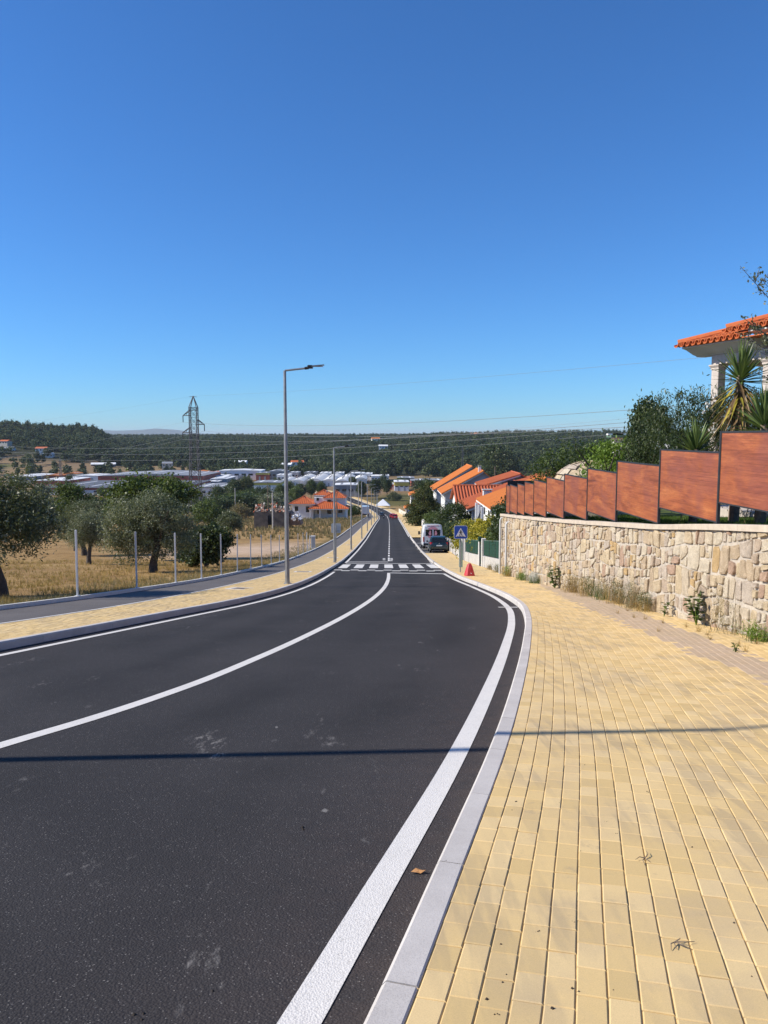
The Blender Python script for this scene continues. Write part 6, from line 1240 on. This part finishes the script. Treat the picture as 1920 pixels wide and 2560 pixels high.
for i, (u0, u1, ve, vb, Y, wm, rm, lb) in enumerate(((800, 825, 1187, 1196, 560, 'industrial_white', 'industrial_white', 'low white hall behind the vaults, left'), (838, 858, 1187, 1196, 560, 'industrial_white', 'industrial_white', 'white square hall behind the vaults'), (876, 910, 1188, 1200, 560, 'industrial_grey', 'industrial_white', 'white roofed hall by the third lamp head'), (908, 930, 1189, 1198, 565, 'industrial_white', 'industrial_white', 'bright white hall right of the third lamp head'), (928, 952, 1195, 1204, 540, 'industrial_white', 'vault_white', 'pale hall behind the dark far trees'), (952, 972, 1194, 1204, 545, 'industrial_white', 'industrial_white', 'small white hall left of the cypress'), (995, 1036, 1200, 1208, 540, 'industrial_dark', 'industrial_grey', 'dark fronted grey hall right of the cypress'), (1028, 1122, 1207, 1216, 480, 'red_band', 'industrial_grey', 'long grey roofed hall with red wall behind the conifer'), (760, 790, 1186, 1194, 570, 'industrial_dark', 'industrial_dark', 'dark hall behind the vaults'), (722, 745, 1186, 1194, 575, 'pink_wall', 'industrial_grey', 'pinkish hall behind the vaults'))):
    shed(lb, u0, u1, ve, vb, Y, 22, wm, rm, doors=1, wins=3)
shed('yellow and white building with low white roof by the far road', 986, 1022, 1212, 1228, 420, 20, 'white_wall', 'industrial_white', 'yellow_band', doors=2, wins=3, band_h=.5); shed('white shed with red stripes left of the yellow building', 974, 990, 1216, 1224, 425, 14, 'red_band', 'industrial_white', doors=1)
# white peaked tent by the bend
t = thing('party_tent', 'white pointed tent roof beside the far bend', 'tent', (.5, 330, G(3.0, 330))); t.location.x = 2.6 + at(925, 1250, 330).x + 3
V = [(-3, -3, 1.5), (3, -3, 1.5), (3, 3, 1.5), (-3, 3, 1.5), (0, 0, 4.2)]; MB().add(V, [(0, 1, 4), (1, 2, 4), (2, 3, 4), (3, 0, 4), (3, 2, 1, 0)]).build('canopy', 'sign_white', t)
for a in (-1, 1):
    for b in (-1, 1): MB().tube([(a * 2.9, b * 2.9, -1), (a * 2.9, b * 2.9, 1.5)], .06, 6).build('pole', 'post_white', t)
# houses on the hills
def cottage(label, u, v, Y, wd, dp, h, wallm, roofm, rise=1.6):
    p = at(u, v, Y); z = G(p.x, Y); z = max(z, p.z - 3) - 1.0; t = thing('hill_house', label, 'house', (p.x, Y, z), random.uniform(-.3, .3), 'houses on the wooded hills')
    H_ = max(h, p.z + h - z); MB().box(-wd / 2, wd / 2, 0, dp, 0, H_).build('wall', wallm, t); MB().prism([(-.5, H_), (dp + .5, H_), (dp / 2, H_ + rise)], -wd / 2 - .4, wd / 2 + .4, 'x').build('roof', roofm, t)
    for q in range(3): MB().box(-wd / 2 + wd * (q + .3) / 3, -wd / 2 + wd * (q + .7) / 3, -.05, -.004, H_ - 2.2, H_ - .9).build('window', 'glass_dark', t)
for args in (('salmon roofed house at the left photo edge on the hill', 8, 1112, 860, 10, 9, 4, 'cream_wall', 'roof_tile'), ('white block house below the salmon roof', 20, 1130, 820, 9, 8, 4, 'white_wall', 'industrial_grey'), ('white house with red roof on the brown hillside', 102, 1133, 800, 11, 8, 5, 'white_wall', 'roof_tile'), ('white terrace house just below the red roofed one', 120, 1143, 780, 9, 7, 3, 'white_wall', 'industrial_white'), ('long pale farm shed above the brown field', 258, 1168, 740, 22, 8, 2.5, 'industrial_dark', 'industrial_white'), ('cream house alone among dark trees left of the pylon', 418, 1172, 720, 9, 8, 5, 'cream_wall', 'industrial_grey'), ('pale flat roofed shed in the wood right of the pylon', 600, 1166, 720, 11, 8, 4, 'industrial_white', 'industrial_white'), ('white house with red roof behind the nearest lamp', 745, 1166, 710, 11, 8, 4, 'white_wall', 'roof_tile'), ('white house beside the red roof in the wood', 715, 1170, 700, 9, 7, 3, 'white_wall', 'industrial_white'), ('orange roofed house high on the wooded ridge', 940, 1103, 1150, 12, 9, 4, 'cream_wall', 'roof_tile_orange'), ('white villa in the trees of the right hill', 958, 1125, 960, 11, 8, 5, 'white_wall', 'industrial_white'), ('orange roof showing on the skyline of the right hill', 1185, 1092, 1260, 22, 9, 5, 'roof_tile', 'roof_tile_orange')):
    cottage(*args)
t = shed('white garden house with dark green roof right of the fruit tree', 1534, 1556, 1094, 1125, 60, .7, 'white_wall', 'green_band', None, doors=0, cat='house', name='garden_house', group=None)
# ------------------------------------------------------------------ electricity pylon, cables
def pylon(label, loc, hgt, w0, w1, arms=True, s_=1., rz=0.):
    t = thing('electricity_pylon', label, 'pylon', loc, rz, 'electricity pylons'); rb = .095 * s_
    top = hgt - 2.9 * s_; n = 11; W = lambda z: w0 + (w1 - w0) * min(1, z / (hgt * .55)) if z < hgt * .55 else w1
    m = MB(); zs = [top * (i / n) for i in range(n + 1)]
    for a in (-1, 1):
        for b in (-1, 1): m.tube([(a * W(z) / 2, b * W(z) / 2, z) for z in zs] + [(0, 0, hgt)], rb * 1.25, 5)
    m.build('legs', 'pylon_steel', t); m = MB(); zz = 0; 
    while zz < top - .2:
        z2 = min(top, zz + W(zz) * .95); a, b = W(zz) / 2, W(z2) / 2
        for s1 in (-1, 1):
            for q in (0, 1):
                P = lambda x, z, h_: (x, s1 * h_, z) if q == 0 else (s1 * h_, x, z)
                m.tube([P(-a, zz, a), P(b, z2, b)], rb * .6, 4); m.tube([P(a, zz, a), P(-b, z2, b)], rb * .6, 4)
                if q == 0 or True: m.tube([P(-b, z2, b), P(b, z2, b)], rb * .55, 4)
        zz = z2
    m.build('lattice', 'pylon_steel', t)
    tips = []
    if arms:
        for (z, sd, l) in ((hgt - 5.0 * s_, -1, 2.9 * s_), (hgt - 7.3 * s_, 1, 2.9 * s_), (hgt - 9.4 * s_, -1, 3.2 * s_)):
            m = MB(); h_ = W(z) / 2
            for b in (-1, 1): m.tube([(sd * h_, b * h_, z), (sd * (h_ + l * .62), 0, z)], rb, 5); m.tube([(sd * h_, b * h_, z + 1.3 * s_), (sd * (h_ + l * .62), 0, z)], rb, 5); 
            for q in (.3, .6): m.tube([(sd * (h_ + l * .62 * q), h_ * (1 - q), z), (sd * (h_ + l * .62 * q * .8), h_ * (1 - q), z + 1.3 * s_ * (1 - q))], rb * .6, 4)
            ar = m.build('cross_arm', 'pylon_steel', t); x = sd * (h_ + l * .62); MB().tube([(x, 0, z), (x, 0, z - 1.7 * s_)], .11 * s_, 6).build('insulator', 'insulator', ar); tips.append(Vector((x, 0, z - 1.7 * s_)))
        m = MB(); m.tube([(-.95 * s_, 0, hgt - .25), (0, 0, hgt - .1), (.95 * s_, 0, hgt - .25)], rb * .7, 4); m.build('earth_bracket', 'pylon_steel', t)
    return t, [Vector(loc) + q for q in tips] + [Vector(loc) + Vector((0, 0, hgt))]
PYY = 200; p = at(490, 1290, PYY); zg = G(p.x, PYY); hp = at(490, 990, PYY).z - zg
py, tips = pylon('tall steel lattice pylon with three arms left of the nearest lamp', (p.x, PYY, zg), hp, 3.5, 1.9)
p2 = at(1156, 1200, 640); pylon('thin lattice mast in the valley behind the orange roofs', (p2.x, 640, G(p2.x, 640)), 26, 3.2, 1.0, False, 1.)
p3 = at(153, 1215, 560); pylon('small lattice pylon above the factory in the brown field', (p3.x, 560, G(p3.x, 560)), 20, 2.6, 1.0, True, .7)
def cable(label, a, b, sag, r_=.028, mat='wire', n=26):
    pts = [Vector(a).lerp(Vector(b), i / n) - Vector((0, 0, sag * 4 * (i / n) * (1 - i / n))) for i in range(n + 1)]
    tag(MB().tube(pts, r_, 4).build('power_cable', mat), label, 'cable', 'overhead power cables')
ends = [at(2100, 985, 60), at(2100, 1035, 60), at(2100, 1010, 60), at(2100, 862, 60)]
lbs = ['upper sky cable from the left top arm running right', 'second sky cable from the right arm running right', 'lowest of the pylon cables running right', 'highest thin earth cable running right from the pylon tip']
for i in range(4): cable(lbs[i], tips[i], ends[i], 1.6 if i < 3 else .6, .03 if i < 3 else .016)
endl = [at(-300, 1180, 320), at(-300, 1210, 320), at(-300, 1240, 320), at(-300, 1085, 320)]
lbl = ['upper cable slanting down left from the pylon', 'middle cable slanting down left from the pylon', 'lowest cable slanting down left from the pylon', 'faint earth cable left of the pylon tip']
for i in range(4): cable(lbl[i], tips[i], endl[i], 2.0, .016 if i < 3 else .012, 'galvanised' if i < 3 else 'wire')
for i, (va, vb, lb) in enumerate(((1101, 1063, 'pale cable crossing the hills, upper of three'), (1114, 1086, 'pale cable crossing the hills, middle of three'), (1129, 1101, 'pale cable crossing the hills, lowest of three'))):
    cable(lb, at(-200, va, 170), at(2000, vb - 60, 75), 3.0, .012, 'galvanised')
# wooden and concrete poles in the valley
for i, (u, vt, vb, Y, lb) in enumerate(((588, 1220, 1250, 255, 'pale pole in front of the poplars'), (670, 1205, 1255, 265, 'dark pole before the yellow-banded building'), (682, 1232, 1306, 142, 'slim concrete pole before the ruined barn'), (842, 1232, 1304, 190, 'dark wooden pole beside the villa'), (289, 1185, 1226, 420, 'pole rising from the dark factory roof'), (237, 1230, 1255, 300, 'dark pole left of the lone bush'), (896, 1198, 1256, 330, 'tall pale pole left of the far bend'), (1237, 1166, 1220, 200, 'pole by the tall dark tree'))):
    a = at(u, vb, Y); zg = G(a.x, Y); h = at(u, vt, Y).z - zg; o = MB().tube([(0, 0, -.3), (0, 0, h)], [.16, .11], 7).build('utility_pole', 'concrete' if i in (0, 2, 6) else 'dead_wood'); o.location = (a.x, Y, zg); tag(o, lb, 'pole', 'utility poles in the valley')
# ------------------------------------------------------------------ forest on the hills
def ftree(name, mat, blobs, ncl, per, sp, lf, seed): return foliage(name, mat, blobs, ncl, per, sp, lf, .8, seed, .5, .3)
fmesh = [ftree('fa', 'forest_a', [(0, 0, 6.5, 2.4, 2.4, 3.6), (0, 0, 9, 1.5, 1.5, 2.2)], 42, 8, .65, 1.25, 1), ftree('fb', 'forest_b', [(0, 0, 4.6, 3.2, 3.2, 3.0), (1.2, 0, 5.5, 2, 2, 2.2)], 46, 8, .75, 1.3, 2), ftree('fc', 'forest_a', [(0, 0, 4.2, 2.9, 2.9, 3.0)], 40, 8, .7, 1.3, 3), ftree('fd', 'forest_b', [(0, 0, 8.6, 2.6, 2.6, 1.7), (0, 0, 5, .9, .9, 3)], 36, 8, .6, 1.15, 4)]
src = [bpy.data.objects.new('forest_source', m_) for m_ in fmesh]
def pack(a0, a1, y0, y1, cell):
    n = int((a1 - a0) * (y1 ** 2 - y0 ** 2) / 2 / cell); a = rng.uniform(a0, a1, n); Y = np.sqrt(rng.uniform(y0 ** 2, y1 ** 2, n)); return a * Y, Y
XS, YF = zip(*[pack(-.62, .66, 640, 900, 42), pack(-.62, .66, 900, 1400, 62), pack(-.40, .20, 1400, 2700, 120), pack(-.62, .66, 1400, 1500, 90), pack(-.62, .66, 575, 645, 260)])
X = np.concatenate(XS); Y = np.concatenate(YF); a = X / Y
field = (a < -.245) & (Y < 760 + 60 * fbm(X, Y, .02)) & (rng.random(len(X)) > .10 + .5 * (fbm(X, Y, .03) > .45))
clear_ = (fbm(X + 300, Y, .017) > .83) & (Y < 1150)
for u, v, Yc, r_ in ((8, 1112, 860, 22), (20, 1130, 820, 20), (102, 1133, 800, 26), (120, 1143, 780, 22), (258, 1168, 740, 24), (418, 1172, 720, 13), (600, 1166, 720, 13), (745, 1166, 710, 16), (715, 1170, 700, 14), (940, 1103, 1150, 12), (958, 1125, 960, 12), (1185, 1092, 1260, 16), (985, 1190, 640, 24), (1040, 1170, 720, 26), (1120, 1160, 780, 18)):
    c_ = at(u, v, Yc); clear_ |= (np.abs(X - c_.x) < r_) & (Y > Yc - r_ * 1.6) & (Y < Yc + r_ * .9)
keep = ~field & ~clear_ & ~((Y < 645) & (np.abs(a) < .12)); X, Y = X[keep], Y[keep]
Z = terrain(X, Y) - .6
kindn = np.clip((fbm(X, Y, .013) * 1.5 + 1.7 + rng.normal(0, .75, len(X))).astype(int), 0, 3); sc_ = rng.uniform(.7, 1.25, len(X)) * np.where(Y < 645, .6, 1)
pm = bpy.data.meshes.new('forest'); pm.vertices.add(len(X)); pm.vertices.foreach_set('co', np.stack([X, Y, Z], 1).astype(np.float32).ravel())
for nm, ty, arr in (('which', 'INT', kindn), ('size', 'FLOAT', sc_), ('turn', 'FLOAT', rng.uniform(0, 6.28, len(X)))):
    at_ = pm.attributes.new(nm, ty, 'POINT'); at_.data.foreach_set('value', arr.astype(np.int32 if ty == 'INT' else np.float32))
forest = link('forest', pm); tag(forest, 'dense dark wood covering the hills across the valley', 'forest', kind='stuff')
ng = bpy.data.node_groups.new('forest_scatter', 'GeometryNodeTree'); ng.interface.new_socket('Geometry', in_out='INPUT', socket_type='NodeSocketGeometry'); ng.interface.new_socket('Geometry', in_out='OUTPUT', socket_type='NodeSocketGeometry')
gi = ng.nodes.new('NodeGroupInput'); go = ng.nodes.new('NodeGroupOutput'); jn = ng.nodes.new('GeometryNodeJoinGeometry'); ng.links.new(jn.outputs[0], go.inputs[0])
def named(nm, ty): q = ng.nodes.new('GeometryNodeInputNamedAttribute'); q.data_type = ty; q.inputs[0].default_value = nm; return q.outputs[0]
wh = named('which', 'INT'); sz = named('size', 'FLOAT'); tn = named('turn', 'FLOAT'); cx = ng.nodes.new('ShaderNodeCombineXYZ'); ng.links.new(tn, cx.inputs[2]); er = ng.nodes.new('FunctionNodeEulerToRotation'); ng.links.new(cx.outputs[0], er.inputs[0])
for i, s_ in enumerate(src):
    oi = ng.nodes.new('GeometryNodeObjectInfo'); oi.inputs['Object'].default_value = s_; oi.inputs['As Instance'].default_value = True
    cp = ng.nodes.new('FunctionNodeCompare'); cp.data_type = 'INT'; cp.operation = 'EQUAL'; ng.links.new(wh, cp.inputs[2]); cp.inputs[3].default_value = i
    ip = ng.nodes.new('GeometryNodeInstanceOnPoints'); ng.links.new(gi.outputs[0], ip.inputs['Points']); ng.links.new(cp.outputs[0], ip.inputs['Selection']); ng.links.new(oi.outputs['Geometry'], ip.inputs['Instance']); ng.links.new(er.outputs[0], ip.inputs['Rotation']); ng.links.new(sz, ip.inputs['Scale']); ng.links.new(ip.outputs[0], jn.inputs[0])
md = forest.modifiers.new('scatter', 'NODES'); md.node_group = ng
print('forest trees', len(X))
# tall skyline pines, each one a thing
for i, (u, v, Y, s_, lb) in enumerate(((4, 1072, 1000, 1.5, 'tall pine at the left photo edge on the skyline'), (35, 1070, 1010, 1.5, 'left of two umbrella pines standing above the skyline'), (45, 1070, 1015, 1.55, 'right of two umbrella pines standing above the skyline'), (203, 1078, 1030, 1.3, 'tall pine breaking the skyline of the left hill'), (248, 1082, 1020, 1.3, 'dark pine where the left hill begins to fall'), (285, 1092, 1000, 1.1, 'last small pine on the falling ridge'))):
    p = at(u, v, Y); t = thing('pine_tree', lb, 'tree', (p.x, Y, G(p.x, Y) - .5), i, 'pines on the skyline', s_); link('crown', fmesh[3], t); link('trunk', tall_t, t)
# ------------------------------------------------------------------ small things on the pavement and road
m = MB()
def clod(x, y, s_, z):
    for q in range(random.choice((1, 1, 2, 3))):
        a, b = x + random.gauss(0, s_), y + random.gauss(0, s_); r_ = s_ * random.uniform(.5, 1.1); P = []
        for (dx, dy, dz) in ((-1, 0, 0), (0, -1, 0), (1, 0, 0), (0, 1, 0)): P.append((a + dx * r_ * random.uniform(.6, 1.2), b + dy * r_ * random.uniform(.6, 1.2), z - .002))
        P.append((a + random.uniform(-.3, .3) * r_, b + random.uniform(-.3, .3) * r_, z + r_ * .7)); m.add(P, [(0, 1, 4), (1, 2, 4), (2, 3, 4), (3, 0, 4)])
for (u, v, s_) in ((1120, 2157, .012), (1135, 2195, .012), (1150, 2160, .010), (1245, 2354, .014), (1252, 2455, .012), (1383, 2527, .017), (1195, 2500, .011), (1270, 2440, .006), (1437, 2480, .010), (1397, 2007, .011), (1288, 2005, .006), (1460, 1912, .008), (1725, 2120, .010), (1450, 1767, .007), (1322, 1588, .018), (1540, 2086, .006), (1515, 2055, .006), (1345, 2333, .006), (1435, 2310, .006), (1450, 2130, .006), (1700, 1880, .005), (1620, 1982, .006), (1840, 2310, .006), (1785, 2105, .006), (1282, 2025, .005), (1600, 1890, .004), (1880, 2445, .006), (1500, 1830, .004), (1240, 2540, .008), (1530, 2480, .006)):
    d = (v - 1280) / 1920; tt = np.linspace(1.5, 14, 900); fy = math.cos(PITCH) - d * math.sin(PITCH); fz = math.sin(PITCH) + d * math.cos(PITCH); k_ = np.argmax(EYE - fz * tt < gz(fy * tt)); clod((u - 960) / 1920 * tt[k_], fy * tt[k_], s_, float(gz(fy * tt[k_])))
for (u, v, s_) in ((515, 2480, .016), (350, 2540, .013), (762, 2076, .012), (541, 2078, .008), (775, 2060, .007), (1365, 1960, .006), (600, 2350, .007), (870, 1870, .005)):
    d = (v - 1280) / 1920; tt = np.linspace(1.5, 14, 900); fy = math.cos(PITCH) - d * math.sin(PITCH); fz = math.sin(PITCH) + d * math.cos(PITCH); k_ = np.argmax(EYE - fz * tt < gz(fy * tt) + RD); clod((u - 960) / 1920 * tt[k_], fy * tt[k_], s_, float(gz(fy * tt[k_])) + RD)
o = m.build('dirt_crumbs', 'dirt'); tag(o, 'dark crumbs of dirt scattered on bricks and asphalt', 'dirt', kind='stuff')
def lying(u, v, off=0.):
    d = (v - 1280) / 1920; tt = np.linspace(1.5, 14, 3000); fy = math.cos(PITCH) - d * math.sin(PITCH); fz = math.sin(PITCH) + d * math.cos(PITCH); k_ = np.argmax(EYE - fz * tt < gz(fy * tt) + off); return ((u - 960) / 1920 * tt[k_], fy * tt[k_], float(gz(fy * tt[k_])) + off)
x, y, z = lying(1045, 2184, RD); o = MB().add([(-.035, 0, .004), (-.01, .018, .014), (.02, .012, .006), (.038, -.004, .016), (.012, -.016, .005), (-.012, -.014, .010), (0, 0, .012)], [(0, 5, 6), (5, 4, 6), (4, 3, 6), (3, 2, 6), (2, 1, 6), (1, 0, 6)]).build('fallen_leaf', 'dead_leaf'); o.location = (x, y, z + .004); tag(o, 'orange-brown fallen leaf by the kerb on the white line', 'leaf')
for i, (u, v, lb, sd) in enumerate(((1612, 2150, 'branched dry twig lying on the bricks, upper of two', 1), (1688, 2360, 'small forked dry twig lying on the bricks, lower of two', 2))):
    g = random.Random(sd); m = MB(); x, y, z = lying(u, v)
    for q in range(5): a = g.uniform(0, 6.28); l = g.uniform(.03, .075); m.tube([(0, 0, .006), (math.cos(a) * l * .5, math.sin(a) * l * .5, .012), (math.cos(a + .3) * l, math.sin(a + .3) * l, .006)], [.0025, .002, .001], 5)
    o = m.build('twig', 'dead_wood'); o.location = (x, y, z + .002); tag(o, lb, 'twig')
# ------------------------------------------------------------------ haze
HZ = True
if HZ:
    k = bpy.data.materials.new('haze'); k.use_nodes = True; t_ = k.node_tree; t_.nodes.clear(); out = t_.nodes.new('ShaderNodeOutputMaterial'); pv = t_.nodes.new('ShaderNodeVolumePrincipled')
    pv.inputs['Color'].default_value = (.80, .90, 1.0, 1); pv.inputs['Density'].default_value = 6e-5; pv.inputs['Anisotropy'].default_value = .0; t_.links.new(pv.outputs[0], out.inputs['Volume']); MATS['haze'] = k
    zmin = min(float(GZ.min()), -150) - 2; o = MB().box(-18500, 18500, -950, 23000, zmin, 118).build('haze', 'haze'); tag(o, 'thin blue haze over the valley', 'haze', kind='stuff')
